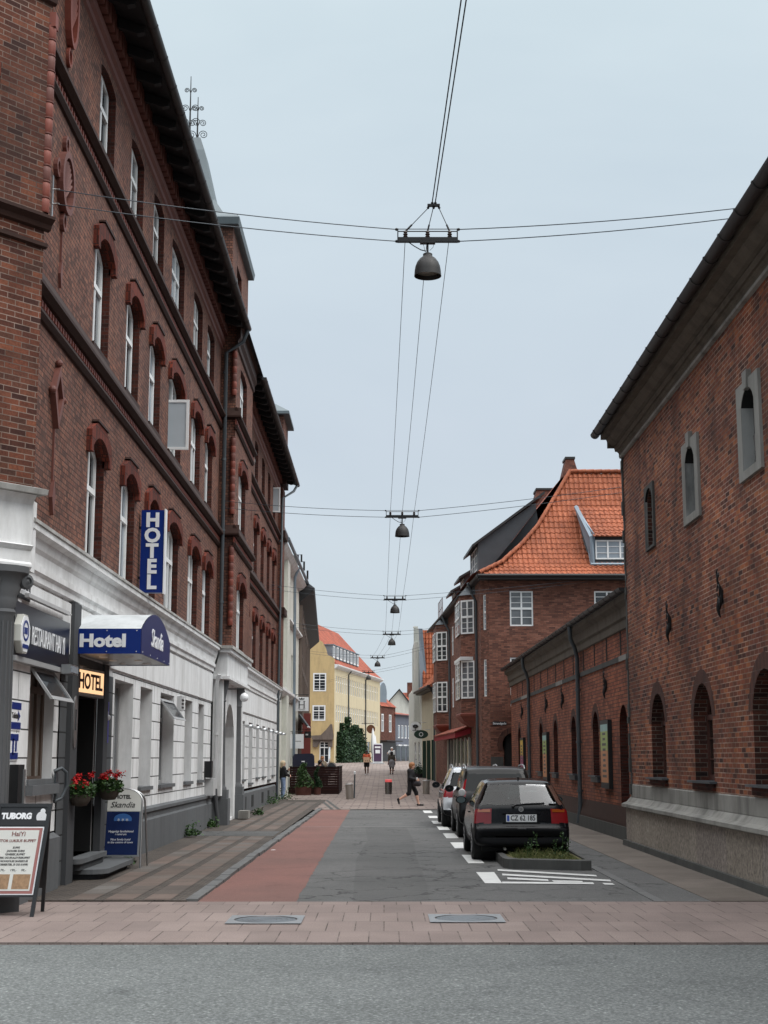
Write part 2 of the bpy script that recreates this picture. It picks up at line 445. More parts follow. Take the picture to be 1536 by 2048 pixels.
M['rslab'] = slabs('worn_brown_flagstones', [lin(108, 99, 92), lin(118, 109, 101), lin(112, 103, 95)], lin(58, 52, 48), 1.6, 1.35, .008, rot=PI / 2, dirt=(.6, 1.12), fine=.4)
M['pslab'] = slabs('pedestrian_street_pavers', [lin(126, 113, 106), lin(138, 125, 118), lin(132, 119, 113), lin(120, 107, 101)], lin(76, 68, 64), .62, 1.0, .03, dirt=(.75, 1.1), fine=.25)
M['earth'] = plain('bare_ground', lin(92, 88, 82), .9, var=.2)

def sheet(name, x0, x1, y0, y1, z, mat, edge=0, ny=1):
    b = MB()
    for i in range(ny):
        a, c = y0 + (y1 - y0) * i / ny, y0 + (y1 - y0) * (i + 1) / ny
        b.face([(x0, a, z), (x1, a, z), (x1, c, z), (x0, c, z)])
    if edge:
        b.face([(x0, y0, z), (x1, y0, z), (x1, y0, z - edge), (x0, y0, z - edge)])
        b.face([(x0, y0, z), (x0, y1, z), (x0, y1, z - edge), (x0, y0, z - edge)])
        b.face([(x1, y0, z), (x1, y1, z), (x1, y1, z - edge), (x1, y0, z - edge)])
        b.face([(x0, y1, z), (x1, y1, z), (x1, y1, z - edge), (x0, y1, z - edge)])
    return tag(b.build(name, mat), kind='structure')

b = MB()
ys = [-400, 0, 64, 75, 90, 104, 118, 130, 160, 240, 600]
for a, c in zip(ys, ys[1:]):
    b.face([(-400, a, zg(a) - .12), (400, a, zg(a) - .12), (400, c, zg(c) - .12), (-400, c, zg(c) - .12)])
tag(b.build('ground', M['earth']), kind='structure')
sheet('main_road', -40, 40, -30, 14.88, -.022, M['road'])
sheet('crossing_pavement', -40, 40, 14.86, 19.0, 0, M['pavers'], .08)
b = MB(); b.face([(-1.3, 19, -.005), (3.6, 19, -.005), (3.6, 52.2, -.005), (-1.3, 52.2, -.005)])
tag(b.build('side_street', M['street']), kind='structure')
b = MB(); rl = random.Random(12); ey = [19 + 33.2 * i / 110 for i in range(111)]; ex = [-1.12 - .08 * i / 110 + rl.uniform(-.018, .018) for i in range(111)]
for i in range(110): b.face([(-2.40 + .08 * i / 110, ey[i], -.001), (ex[i], ey[i], -.001), (ex[i + 1], ey[i + 1], -.001), (-2.40 + .08 * (i + 1) / 110, ey[i + 1], -.001)])
tag(b.build('cycle_lane', M['lane']), kind='structure')
b = MB(); b.face([(-.40, 19.0, 0), (.58, 19.0, 0), (.62, 21.5, 0), (.6, 28, 0), (.66, 33, 0), (.58, 39.3, 0), (-.5, 39.3, 0), (-.36, 33, 0), (-.5, 27, 0)])
tag(b.build('asphalt_patch', M['patch']), kind='structure')
sheet('sidewalk_setts', -4.75, -2.5, 18.98, 64, .018, M['setts'], .018)
for i, (x0, x1) in enumerate(((-4.02, -3.70), (-3.56, -3.20), (-3.06, -2.72))):
    for y0, y1 in ((19.02, 34.2), (36.6, 60)):
        sheet('sidewalk_slabs', x0, x1, y0, y1, .023, M['lslab'])
sheet('sidewalk_asphalt', -4.55, -2.56, 34.3, 36.5, .023, M['patch'])
b = MB()
rnd = random.Random(3)
y = 19.0
while y < 52:                                   # granite kerb stones, slightly out of line
    L = rnd.uniform(.8, 1.3); o = rnd.uniform(-.012, .012); t = (y - 19) / 33
    x0 = -2.52 + .20 * t + o
    b.box(x0, x0 + .15, y + .006, min(52.1, y + L) - .006, -.1, .034 + rnd.uniform(-.006, .006) + .02 * min(1, (y - 19) / 6))
    y += L
tag(b.build('kerb', M['curb']), kind='structure')
sheet('gutter_band', 3.58, 4.16, 19.0, 60, .004, M['street'], .02)
sheet('right_sidewalk', 4.16, 5.6, 19.0, 62, .010, M['rslab'], .02)
b = MB()
y = 19.0
while y < 60:
    L = rnd.uniform(.9, 1.4)
    b.box(3.44, 3.575, y + .005, y + L - .005, -.1, .006 + rnd.uniform(-.003, .003)); y += L
tag(b.build('right_kerb', M['curb']), kind='structure')
b = MB()
ys = [52.2, 58, 64, 75, 90, 104, 118, 130, 160, 240]
for a, c in zip(ys, ys[1:]):
    w0 = 4.75 if a < 64 else 16
    for x0, x1 in (((-4.75 if a >= 60 else -2.56), 3.56),) if a < 64 else ((-16, 16),):
        b.face([(x0, a, zg(a) + .006), (x1, a, zg(a) + .006), (x1, c, zg(c) + .006), (x0, c, zg(c) + .006)])
tag(b.build('pedestrian_street', M['pslab']), kind='structure')
sheet('threshold_stones', -1.2, 3.5, 52.0, 52.35, .014, M['stoned'])
# drainage bands of setts across the pedestrian street
b = MB()
for x in (-1.9, -1.66, 2.35, 2.6):
    b.face([(x, 52.4, .011), (x + .12, 52.4, .011), (x + .12 + (-.9 if x < 0 else .35), 64, .011), (x + (-.9 if x < 0 else .35), 64, .011)])
tag(b.build('paving_bands', M['stoned']), kind='structure')
# painted markings
b = MB()
for y0, y1, x in ((25.76, 27.99, 1.46), (30.0, 32.08, 1.43), (33.7, 35.87, 1.42), (37.5, 39.5, 1.40), (41.1, 42.9, 1.37), (44.9, 46.6, 1.38), (49.0, 51.3, 1.34)):
    b.face([(x, y0, .004), (x + .28, y0, .004), (x + .28, y1, .004), (x, y1, .004)])
tag(b.build('bay_marking', M['marking']), kind='structure')
b = MB()
b.face([(1.47, 21.7, .004), (1.72, 21.68, .004), (1.76, 23.8, .004), (1.47, 23.78, .004)])
for q in (((1.86, 24.42), (1.84, 24.08), (3.28, 22.92), (3.30, 23.22)), ((1.86, 23.5), (1.84, 23.15), (3.36, 22.02), (3.38, 22.32)),
          ((1.88, 22.75), (1.86, 22.42), (2.44, 22.1), (2.46, 22.4)), ((2.5, 22.22), (2.5, 21.95), (2.92, 21.9), (2.94, 22.12)),
          ((1.74, 21.98), (1.72, 21.68), (3.04, 21.55), (3.06, 21.85)), ((3.18, 21.75), (3.18, 21.48), (3.32, 21.45), (3.32, 21.7))):
    b.face([(x, y, .004 if x < 3.43 else .011) for x, y in q])
tag(b.build('hatch_marking', M['marking']), kind='structure')
b = MB()
for x0, x1, y0, w in ((-1.1, 1.25, 39.45, .07), (-2.2, -1.15, 39.2, .05), (.2, 1.0, 48.2, .09)):
    b.face([(x0, y0, .004), (x1, y0 + .05, .004), (x1, y0 + w + .05, .004), (x0, y0 + w, .004)])
tag(b.build('thin_marking', plain('worn_road_paint', (.3, .3, .29, 1), .8, var=.3)), kind='structure')

def manhole(x, y, label):
    t = thing('manhole_cover', label, 'manhole cover', (x, y, 0), 'manhole covers in the pink paving')
    b = MB()
    o, i = .42, .355
    n = 32
    ring = [(i * math.cos(2 * PI * k / n), i * math.sin(2 * PI * k / n)) for k in range(n)]
    for k in range(n):
        a, c = ring[k], ring[(k + 1) % n]
        def sq(p):
            f = o / max(abs(p[0]), abs(p[1])); return (p[0] * f, p[1] * f)
        A, Cc = sq(a), sq(c)
        b.face([(x + a[0], y + a[1], .012), (x + c[0], y + c[1], .012), (x + Cc[0], y + Cc[1], .012), (x + A[0], y + A[1], .012)])
    b.build('manhole_frame', M['ironl'], t)
    b = MB()
    b.lathe([(.002, .008), (.34, .008), (.345, -.02)], (x, y, 0), 40)
    for r in (.06, .12, .18, .24, .30):
        b.lathe([(r, .008), (r + .008, .0105), (r + .024, .0105), (r + .032, .008)], (x, y, 0), 40)
    b.build('manhole_lid', M['iron'], t, 40)
M['iron'] = plain('cast_iron', lin(104, 108, 112), .45, .5, var=.3, nscale=14, bmp=.2)
M['ironl'] = plain('worn_iron_frame', lin(134, 136, 138), .5, .3, var=.2)
manhole(-1.33, 16.85, 'round iron manhole cover in a square frame, below the red cycle lane')
manhole(.93, 16.98, 'round iron manhole cover in a square frame, in line with the parked cars')

# ------------------------------------------------------------------ facade tools
def arc(u0, u1, zs, rise, n=10):
    """points of a segmental (or half-round) arch from (u0,zs) over to (u1,zs)"""
    h = (u1 - u0) / 2; c = (u0 + u1) / 2
    if rise <= 0: return [(u0, zs), (u1, zs)]
    R = (h * h + rise * rise) / (2 * rise); cz = zs + rise - R
    a = math.asin(min(1, h / R))
    if rise > h: a = PI - a
    return [(c + R * math.sin(-a + 2 * a * i / n), cz + R * math.cos(-a + 2 * a * i / n)) for i in range(n + 1)]

def wall(mb, fr, u0, u1, z0, z1, ops, depth=.25, m=0, mr=1, d=0.0, sill=True):
    """wall sheet with openings (ua,ub,za,zs,rise) and their reveals"""
    us = sorted({u0, u1} | {round(o[0], 4) for o in ops} | {round(o[1], 4) for o in ops})
    us = [u for u in us if u0 - 1e-6 <= u <= u1 + 1e-6]
    zs = sorted({z0, z1} | {round(o[2], 4) for o in ops} | {round(o[3] + o[4], 4) for o in ops})
    zs = [z for z in zs if z0 - 1e-6 <= z <= z1 + 1e-6]
    for a, c in zip(us, us[1:]):
        run = None
        for e, f in zip(zs, zs[1:]):
            mu, mz = (a + c) / 2, (e + f) / 2
            hole = any(o[0] < mu < o[1] and o[2] < mz < o[3] + o[4] for o in ops)
            if not hole:
                run = (run[0], f) if run else (e, f)
            if hole or f == zs[-1]:
                if run: mb.flat(fr, [(a, run[0]), (c, run[0]), (c, run[1]), (a, run[1])], d, m); run = None
    for ua, ub, za, sp, rise in ops:
        A = arc(ua, ub, sp, rise)
        if rise > 0:
            top = sp + rise
            k = len(A) // 2
            mb.flat(fr, [(ua, top)] + [A[i] for i in range(k, -1, -1)], d, m)
            mb.flat(fr, [(ub, top)] + A[k:], d, m)
            mb.flat(fr, [(ua, top), A[k], (ub, top)], d, m) if A[k][1] < top - 1e-4 else None
        path = [(ua, za)] + A + [(ub, za)]
        for p, q in zip(path, path[1:]):
            mb.face([fr.p(*p, d), fr.p(*q, d), fr.p(*q, d - depth), fr.p(*p, d - depth)], mr)
        if sill:
            mb.face([fr.p(ua, za, d), fr.p(ub, za, d), fr.p(ub, za, d - depth), fr.p(ua, za, d - depth)], mr)

def window(par, fr, ua, ub, za, sp, rise=0, d=-.2, fw=.07, mull=1, trans=.62, bars=0, mat='paint', glass='glass', back=True, name='window'):
    """white casement: frame mesh (part) with its glass (sub-part)"""
    b = MB()
    A = arc(ua, ub, sp, rise)
    I = arc(ua + fw, ub - fw, sp - (0 if rise > 0 else fw), max(.015, rise - fw) if rise > 0 else 0)
    P1 = [(ua, za)] + A + [(ub, za)]; P2 = [(ua + fw, za + fw)] + I + [(ub - fw, za + fw)]
    n = len(P1)
    for i in range(n):
        j = (i + 1) % n
        b.face([fr.p(*P1[i], d), fr.p(*P1[j], d), fr.p(*P2[j], d), fr.p(*P2[i], d)])
        b.face([fr.p(*P2[i], d), fr.p(*P2[j], d), fr.p(*P2[j], d - .05), fr.p(*P2[i], d - .05)])
    top = sp + rise
    zt = za + (top - za) * trans if trans else None
    cols = [ua + (ub - ua) * k / (mull + 1) for k in range(1, mull + 1)]
    for c in cols: b.fbox(fr, c - .035, c + .035, za + fw, sp + rise * .9 - .03, d - .045, d + .008)
    if zt: b.fbox(fr, ua + fw, ub - fw, zt - .045, zt + .045, d - .04, d + .02)
    if bars:
        ed = [ua] + cols + [ub]
        zz = [za] + ([zt] if zt else []) + [top]
        for z0, z1 in zip(zz, zz[1:]):
            nb = bars if not trans else max(1, round(bars * (z1 - z0) / (top - za)))
            for k in range(1, nb + 1):
                z = z0 + (z1 - z0) * k / (nb + 1)
                b.fbox(fr, ua + fw, ub - fw, z - .012, z + .012, d - .035, d - .008)
    w = b.build(name, M[mat], par)
    g = MB()
    g.flat(fr, [(ua, za)] + A + [(ub, za)], d - .03)
    g.build('pane', M[glass], w)
    return w

def hood(par, fr, ua, ub, sp, rise, over=.17, h=.42, proj=.09, mat='archbrick', cap=True):
    A = arc(ua, ub, sp, rise, 8)
    c = (ua + ub) / 2
    outer = [(ub + over, sp - .12), (ub + over, sp + .22), (c + (ub - ua) * .3, sp + h), (c - (ub - ua) * .3, sp + h), (ua - over, sp + .22), (ua - over, sp - .12)]
    poly = [(ua, sp - .12)] + A + [(ub, sp - .12)]
    b = MB()
    n = len(poly)
    inner = poly
    # front face as strips between inner arch and outer outline
    O = list(reversed(outer))            # runs from ua side to ub side
    def pt_on(path, t):
        L = [math.dist(p, q) for p, q in zip(path, path[1:])]; T = sum(L) * t
        for (p, q), l in zip(zip(path, path[1:]), L):
            if T <= l + 1e-9: return (p[0] + (q[0] - p[0]) * T / l, p[1] + (q[1] - p[1]) * T / l)
            T -= l
        return path[-1]
    K = 14
    for i in range(K):
        a0, a1 = pt_on(inner, i / K), pt_on(inner, (i + 1) / K)
        o0, o1 = pt_on(O, i / K), pt_on(O, (i + 1) / K)
        b.face([fr.p(*a0, proj), fr.p(*a1, proj), fr.p(*o1, proj), fr.p(*o0, proj)])
        b.face([fr.p(*o0, proj), fr.p(*o1, proj), fr.p(*o1, 0), fr.p(*o0, 0)])
        b.face([fr.p(*a0, proj), fr.p(*a1, proj), fr.p(*a1, -.03), fr.p(*a0, -.03)])
    for p, q in ((inner[0], O[0]), (inner[-1], O[-1])):
        b.face([fr.p(*p, proj), fr.p(*q, proj), fr.p(*q, 0), fr.p(*p, 0)])
    o = b.build('window_hood', M[mat], par)
    if cap:
        b = MB(); cw = (ub - ua) * .3
        b.prism(fr, [(c - cw - .05, sp + h + .003), (c + cw + .05, sp + h + .003), (c + cw + .03, sp + h + .04), (c - cw - .03, sp + h + .04)], 0, proj + .02)
        b.build('hood_cap', M['darkbrick'], o)
    return o

def text(body, size, o, U, V, mat, parent, name='lettering', align='CENTER', off=0., shear=0., depth=.004, sx=1.):
    cu = bpy.data.curves.new(name, 'FONT')
    cu.body = body; cu.size = size; cu.align_x = align; cu.align_y = 'CENTER'
    cu.offset = off; cu.shear = shear; cu.extrude = depth; cu.resolution_u = 3
    t = bpy.data.objects.new('tmp', cu); COL.objects.link(t)
    dg = bpy.context.evaluated_depsgraph_get()
    me = bpy.data.meshes.new_from_object(t.evaluated_get(dg), depsgraph=dg)
    bpy.data.objects.remove(t); bpy.data.curves.remove(cu)
    U, V, o = Vector(U).normalized(), Vector(V).normalized(), Vector(o)
    W = U.cross(V)
    b = MB()
    b.add([o + U * (v.co.x * sx) + V * v.co.y + W * v.co.z for v in me.vertices], [tuple(p.vertices) for p in me.polygons])
    bpy.data.meshes.remove(me)
    return b.build(name, mat if not isinstance(mat, str) else M[mat], parent)

# ------------------------------------------------------------------ hotel
HX = -4.61
fA = Fr((HX, 0, 0), (0, 1, 0), (1, 0, 0))
fP = Fr((-4.19, 0, 0), (0, 1, 0), (1, 0, 0))
hotel = thing('hotel_building', 'four storey red brick hotel with white ground floor, deep dark eaves and tall white windows', 'hotel', (-6.5, 30, 0))
YA = [(22.12, 23.42), (25.02, 26.4), (27.65, 29.02), (30.2, 32.15), (33.85, 35.55), (36.6, 38.15)]
YB = [(47.2, 48.7), (50.7, 52.1), (53.75, 55.1), (56.6, 57.9), (59.3, 60.6)]
YP = (41.1, 43.1)
LV = [(4.86, 6.62, .22), (8.28, 9.93, .22), (11.62, 12.98, .10)]
EZ = 14.0
b = MB()
opsA = [(a, c, z0, z1, r) for a, c in YA for z0, z1, r in LV]
opsB = [(a, c, z0, z1, r) for a, c in YB for z0, z1, r in LV]
wall(b, fA, 18.0, 39.9, 4.7, EZ, opsA, .26)
wall(b, fA, 45.0, 63.6, 4.7, EZ, opsB, .26)
opsP = [(YP[0], YP[1], z0, z1, r) for z0, z1, r in LV]
wall(b, fP, 39.9, 45.0, 4.7, 14.2, opsP, .26)
wall(b, Fr((-4.38, 0, 0), (0, 1, 0), (1, 0, 0)), 40.2, 44.9, 14.0, 17.1, [(41.4, 42.8, 14.75, 16.3, 0)], .2)
for y in (39.9, 45.0):
    b.face([(HX - .0, y, 4.7), (-4.19, y, 4.7), (-4.19, y, 14.2), (HX, y, 14.2)], 0)
for y in (40.2, 44.9):
    b.face([(-4.38, y, EZ), (-4.38, y, 17.1), (-8.0, y, 17.1), (-8.0, y, EZ)], 0)
b.face([(-8, 40.2, 14), (-8, 44.9, 14), (-8, 44.9, 17.1), (-8, 40.2, 17.1)], 0)
# far gable and back so the block is solid from every side
b.face([(HX, 63.6, 0), (-15, 63.6, 0), (-15, 63.6, EZ), (HX, 63.6, EZ)], 0)
b.face([(-15, 14, 0), (-15, 63.6, 0), (-15, 63.6, EZ), (-15, 14, EZ)], 0)
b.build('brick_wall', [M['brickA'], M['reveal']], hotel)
gl = ['glass', 'glass', 'glassc']
for li, (z0, z1, r) in enumerate(LV):
    for i, (a, c) in enumerate(YA + YB + [YP]):
        fr = fP if (a, c) == YP else fA
        window(hotel, fr, a + .05, c - .05, z0, z1, r, d=-.12, fw=.10, mull=1 if c - a < 1.6 else 2, trans=.6, glass=['glass', 'glassc', 'glass', 'glassl'][(i * 3 + li) % 4])
        if li < 2:
            hood(hotel, fr, a, c, z1, r)
        b = MB(); b.fbox(fr, a - .03, c + .03, z0 - .07, z0 + .012, -.2, .035)
        b.build('window_sill', M['darkbrick' if li else 'cap'], hotel)
fTu = Fr((-4.38, 0, 0), (0, 1, 0), (1, 0, 0))
window(hotel, fTu, 41.4, 42.8, 14.75, 16.3, 0, d=-.12, fw=.09, mull=1)

def course(fr, u0, u1, top, end=0):
    b = MB()
    b.profile(fr, [(0, top), (.05, top), (.17, top - .24), (.17, top - .29), (.08, top - .34), (0, top - .34)], u0, u1)
    b.profile(fr, [(0, top - .50), (.07, top - .50), (.085, top - .56), (.04, top - .62), (0, top - .62)], u0, u1)
    o = b.build('string_course', M['darkbrick'], hotel)
    b = MB()
    n = int((u1 - u0) / .16)
    b.fbox(fr, u0, u1, top - .495, top - .345, .001, .03)
    for k in range(n):
        a = u0 + (u1 - u0) * k / n
        b.fbox(fr, a + .03, a + .11, top - .465, top - .375, .031, .055)
    b.build('dentil_band', M['terracotta'], o)
for top in (8.20, 11.55):
    course(fA, 18.07, 39.88, top); course(fA, 45.02, 63.3, top); course(fP, 39.8, 45.1, top)
    b = MB(); b.profile(Fr((0, 39.9, 0), (1, 0, 0), (0, -1, 0)), [(0, top), (.05, top), (.16, top - .24), (.16, top - .29), (.0, top - .34)], HX + .005, -4.19 + .16)
    b.build('string_course', M['darkbrick'], hotel)
# corbelled frieze under the eaves
for u0, u1, fr in ((18.4, 39.88, fA), (45.02, 63.5, fA)):
    b = MB(); b.profile(fr, [(0, 13.22), (.04, 13.25), (.04, 13.36), (.09, 13.40), (.09, 13.55), (0, 13.55)], u0, u1)
    n = int((u1 - u0) / .3)
    b.fbox(fr, u0, u1, 13.56, 14.0, .001, .05)
    for k in range(n):
        a = u0 + (u1 - u0) * k / n; b.fbox(fr, a + .04, a + .26, 13.62, 13.99, .051, .17)
    b.build('eaves_frieze', M['terradark'], hotel)
b = MB(); b.profile(fP, [(0, 13.3), (.05, 13.33), (.05, 13.5), (.12, 13.6), (.12, 13.9), (.2, 13.98), (.2, 14.1), (0, 14.2)], 39.8, 45.1)
b.build('string_course', M['darkbrick'], hotel)
# eaves: soffit boards with rafter feet, fascia, gutter, roof
def eaves(u0, u1):
    b = MB()
    b.profile(fA, [(0, 14.06), (.70, 13.80), (.72, 13.9), (0, 14.16)], u0, u1)
    k = u0 + .3
    while k < u1 - .1:
        b.prism(Fr((HX, k, 0), (1, 0, 0), (0, -1, 0)), [(.18, 13.98), (.62, 13.81), (.62, 13.70), (.5, 13.68), (.18, 13.80)], -.06, .06)
        k += .92
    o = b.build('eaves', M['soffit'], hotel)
    g = MB()
    P = [fA.p(u0, 13.93, .93)] + [fA.p(u1, 13.93, .93)]
    n = 9
    pts = [(.765 + .085 * math.cos(PI + PI * i / n) , 13.82 + .085 * math.sin(PI + PI * i / n)) for i in range(n + 1)]
    g.profile(fA, pts + [(.765 + .075, 13.835), (.765 - .075, 13.835)], u0, u1)
    k = u0 + .4
    while k < u1:
        g.profile(fA, [(.765 + .092 * math.cos(PI + PI * i / n), 13.82 + .092 * math.sin(PI + PI * i / n)) for i in range(n + 1)], k, k + .05); k += 1.1
    g.build('gutter', M['gutter'], hotel, 40)
eaves(17.6, 39.75); eaves(45.1, 63.75)
b = MB()
b.face([(-3.88, 17.6, 13.9), (-3.88, 63.75, 13.9), (-10, 63.75, 17.4), (-10, 17.6, 17.4)])
b.face([(-10, 17.6, 17.4), (-10, 63.75, 17.4), (-16, 63.75, 14.0), (-16, 17.6, 14.0)])
for y in (17.6, 63.75): b.face([(-3.88, y, 13.9), (-10, y, 17.4), (-16, y, 14.0)])
b.build('roof', M['slate'], hotel)
# turret roof: bell shaped zinc on a square, with wrought iron finials
b = MB()
cx, cy = -5.85, 42.5
prof = [(1.58, 17.02), (1.64, 17.04), (1.67, 17.24), (1.6, 17.34), (1.1, 17.7), (.78, 18.3), (.58, 19.1), (.34, 20.2), (.18, 20.7)]
def sq(h, z): return [(cx - h, cy - h * 1.55, z), (cx + h, cy - h * 1.55, z), (cx + h, cy + h * 1.55, z), (cx - h, cy + h * 1.55, z)]
R = [sq(h, z) for h, z in prof]
for q, r in zip(R, R[1:]):
    for k in range(4): b.face([q[k], q[(k + 1) % 4], r[(k + 1) % 4], r[k]])
b.face(R[0]); b.face(R[-1])
M['turret'] = plain('aged_zinc_roof', lin(92, 102, 106), .6, 0, var=.2, nscale=1.5)
tr = b.build('turret_roof', M['turret'], hotel)
def finial(x, y, z0, h, nm='finial'):
    b = MB()
    b.tube([(x, y, z0), (x, y, z0 + h)], [.035, .012], 6)
    b.ball((x, y, z0 + .1), .07, 6)
    for zc, s in ((z0 + h * .28, .72), (z0 + h * .5, .6), (z0 + h * .78, .4)):
        for sg in (-1, 1):
            sp = []
            for i in range(22):
                t = i / 21; w = t * 3.6 * PI; r = .20 * s * (1 - t * .8)
                sp.append((x + sg * (.03 + .22 * s + r * math.cos(w) * -1), y, zc + r * math.sin(w)))
            b.tube([(x, y, zc - .22 * s)] + sp, .012, 5)
    b.build(nm, M['black'], hotel)
finial(-6.0, 42.2, 20.6, 2.1); finial(-5.86, 42.9, 20.6, 1.75)
# second turret over the far end
b = MB()
b.box(-7, -4.3, 60.6, 63.4, 14.0, 16.3); b.build('turret_wall', M['brickA'], hotel)
b = MB()
b.box(-7.3, -4.05, 60.3, 63.7, 16.3, 16.42)
for p, q in zip([(-7.3, 60.3), (-4.05, 60.3), (-4.05, 63.7), (-7.3, 63.7)], [(-4.05, 60.3), (-4.05, 63.7), (-7.3, 63.7), (-7.3, 60.3)]):
    b.face([(*p, 16.42), (*q, 16.42), (-5.7, 62, 17.6)])
b.build('turret_roof', M['turret'], hotel)
# far end pilaster, its bands
b = MB()
fE = Fr((-4.42, 0, 0), (0, 1, 0), (1, 0, 0))
b.box(HX, -4.42, 62.3, 63.75, 4.75, 13.5); b.build('end_pilaster', M['brickF'], hotel)
b = MB()
for top in (8.2, 11.55, 13.9):
    b = MB(); b.box(HX, -4.28, 62.22, 63.83, top - .3, top)
    if top < 13: b.build('string_course', M['darkbrick'], hotel)
b.build('string_course', M['darkbrick'], hotel)

# ground floor, white plaster
GA = [(24.98, 26.85, 1.0, 3.14, 0), (27.65, 29.06, 1.25, 3.14, 0), (30.14, 32.12, 1.25, 3.14, 0), (33.9, 35.2, 1.25, 3.14, 0), (36.35, 37.45, 1.25, 3.14, 0)]
b = MB()
wall(b, fA, 17.87, 20.72, .8, 4.72, [(19.0, 20.42, 1.46, 3.02, 0)], .34, d=0, mr=1)
b.build('plaster_wall', [M['whiteg'], M['white']], hotel); b = MB()
wall(b, fA, 24.72, 39.0, .8, 4.72, GA, .30, d=0, mr=1)
b.build('plaster_wall', [M['whiteg'], M['white']], hotel); b = MB()
GB = [(47.3, 48.6, 1.1, 3.0, 0), (50.0, 51.4, .95, 3.0, 0), (52.9, 54.1, 1.1, 3.0, 0), (55.6, 56.8, 1.1, 3.0, 0), (58.2, 59.4, .95, 3.0, 0), (60.4, 61.5, 1.1, 3.0, 0)]
wall(b, fA, 45.6, 63.6, .8, 4.72, GB, .30, d=0, mr=1)
b.build('plaster_wall', [M['whiteg'], M['white']], hotel)
b = MB()
for u0, u1 in ((18.06, 39.0), (45.6, 63.5)):
    b.profile(fA, [(.004, 3.27), (.035, 3.29), (.035, 4.02), (.004, 4.04)], u0, u1)
    b.profile(fA, [(.0, 4.06), (.06, 4.08), (.06, 4.16), (.10, 4.2), (.10, 4.28), (.05, 4.30), (.05, 4.45), (.09, 4.50), (.12, 4.62), (.20, 4.66), (.20, 4.74)], u0, u1)
b.build('plaster_cornice', M['white'], hotel)
b = MB()
for u0, u1 in ((18.06, 39.4), (45.2, 63.5)):
    b.profile(fA, [(.0, 4.70), (.22, 4.745), (.22, 4.79), (.0, 4.86)], u0, u1)
b.build('cornice_cap', M['cap'], hotel)
b = MB()
b.profile(fA, [(.0, 0), (.07, 0), (.07, .62), (.04, .66), (.04, .74), (.08, .78), (.08, .84), (.0, .88)], 24.8, 39.1)
b.profile(fA, [(.0, 0), (.09, 0), (.09, .72), (.0, .78)], 17.9, 20.7)
b.profile(fA, [(.0, 0), (.07, 0), (.07, .66), (.0, .72)], 45.5, 62.0)
b.build('plinth', M['greyp'], hotel)
for y in (47.9, 50.6, 54.8, 57.6):
    b = MB(); b.fbox(fA, y, y + .8, .15, .55, .071, .078); b.build('basement_hatch', M['dark'], hotel)
for i, (a, c, z0, z1, r) in enumerate(GA):
    window(hotel, fA, a + .02, c - .02, z0, z1, 0, d=-.24, fw=.08, mull=0, trans=.72 if i in (1, 2, 4) else 0, mat='paintg', glass=['glassc', 'glass', 'glassc', 'glass', 'glass'][i])
    b = MB(); b.fbox(fA, a - .04, c + .04, z0 - .06, z0 + .01, -.28, .06); b.build('window_sill', M['greyp'], hotel)
for i, (a, c, z0, z1, r) in enumerate(GB):
    window(hotel, fA, a + .02, c - .02, z0, z1, 0, d=-.22, fw=.08, mull=0, trans=.7, mat='paintg', glass='glass')
    b = MB(); b.fbox(fA, a - .04, c + .04, z0 - .06, z0 + .01, -.28, .06); b.build('window_sill', M['greyp'], hotel)
# open top lights (tilted sashes)
for fr, a, c, z, nm in ((fA, 30.2, 32.0, 3.02, 'open_sash'), (fA, 19.08, 20.4, 2.98, 'open_sash')):
    b = MB()
    H, O = .42, .30
    p = lambda u, t, e=0: fr.p(u, z - H * t, -.05 + O * t + e)
    for u0, u1, t0, t1 in ((a, c, 0, .12), (a, c, .88, 1), (a, a + .06, .12, .88), (c - .06, c, .12, .88)):
        vs = [p(u0, t0), p(u1, t0), p(u1, t1), p(u0, t1)]
        ws = [p(u0, t0, .04), p(u1, t0, .04), p(u1, t1, .04), p(u0, t1, .04)]
        b.add(vs + ws, [(0, 1, 2, 3), (4, 5, 6, 7), (0, 1, 5, 4), (1, 2, 6, 5), (2, 3, 7, 6), (3, 0, 4, 7)])
    o = b.build(nm, M['paintg'], hotel)
    b = MB(); b.face([p(a + .05, .1, .015), p(c - .05, .1, .015), p(c - .05, .9, .015), p(a + .05, .9, .015)]); b.build('pane', M['glass'], o)
# restaurant window
M['curt'] = glassy('curtain_behind_glass', (.24, .225, .205, 1), .12, .25, .4)
window(hotel, fA, 19.02, 20.4, 1.46, 3.02, 0, d=-.13, fw=.10, mull=2, trans=.8, mat='brownp', glass='curt')
b = MB(); b.fbox(fA, 18.95, 20.5, 1.32, 1.45, -.3, .10); b.fbox(fA, 19.0, 20.45, 1.452, 1.52, -.3, .03); b.build('window_sill', M['greyp'], hotel)
# grey door surround with the deep dark entrance
b = MB()
wall(b, fA, 20.72, 21.16, .0, 3.15, [], d=.02)
b.build('grey_wall', M['greyg'], hotel); b = MB()
wall(b, fA, 23.95, 24.72, .0, 3.15, [], d=.02)
b.build('grey_wall', M['greyg'], hotel)
b = MB()
b.fbox(fA, 21.16, 21.62, 0, 4.05, -.02, .09)
b.fbox(fA, 23.62, 23.97, 0, 3.3, -.02, .09)
b.fbox(fA, 21.62, 23.62, 3.18, 3.30, -.5, .05)
b.build('door_surround', M['greydk'], hotel)
b = MB()
wall(b, fA, 21.62, 23.62, .0, 3.18, [(21.70, 23.56, .34, 2.74, 0)], .9, d=-.05)
b.fbox(fA, 21.62, 23.62, 3.15, 4.72, -.2, -.002)
b.build('door_frame', [M['paintg'], M['dark']], hotel)  # reveals coloured near-black, painting the shade inside the doorway
b = MB(); b.fbox(fA, 21.6, 23.6, .3, 2.75, -1.06, -1.0); b.build('door', M['dark'], hotel)  # near-black slab stands in for the unlit interior
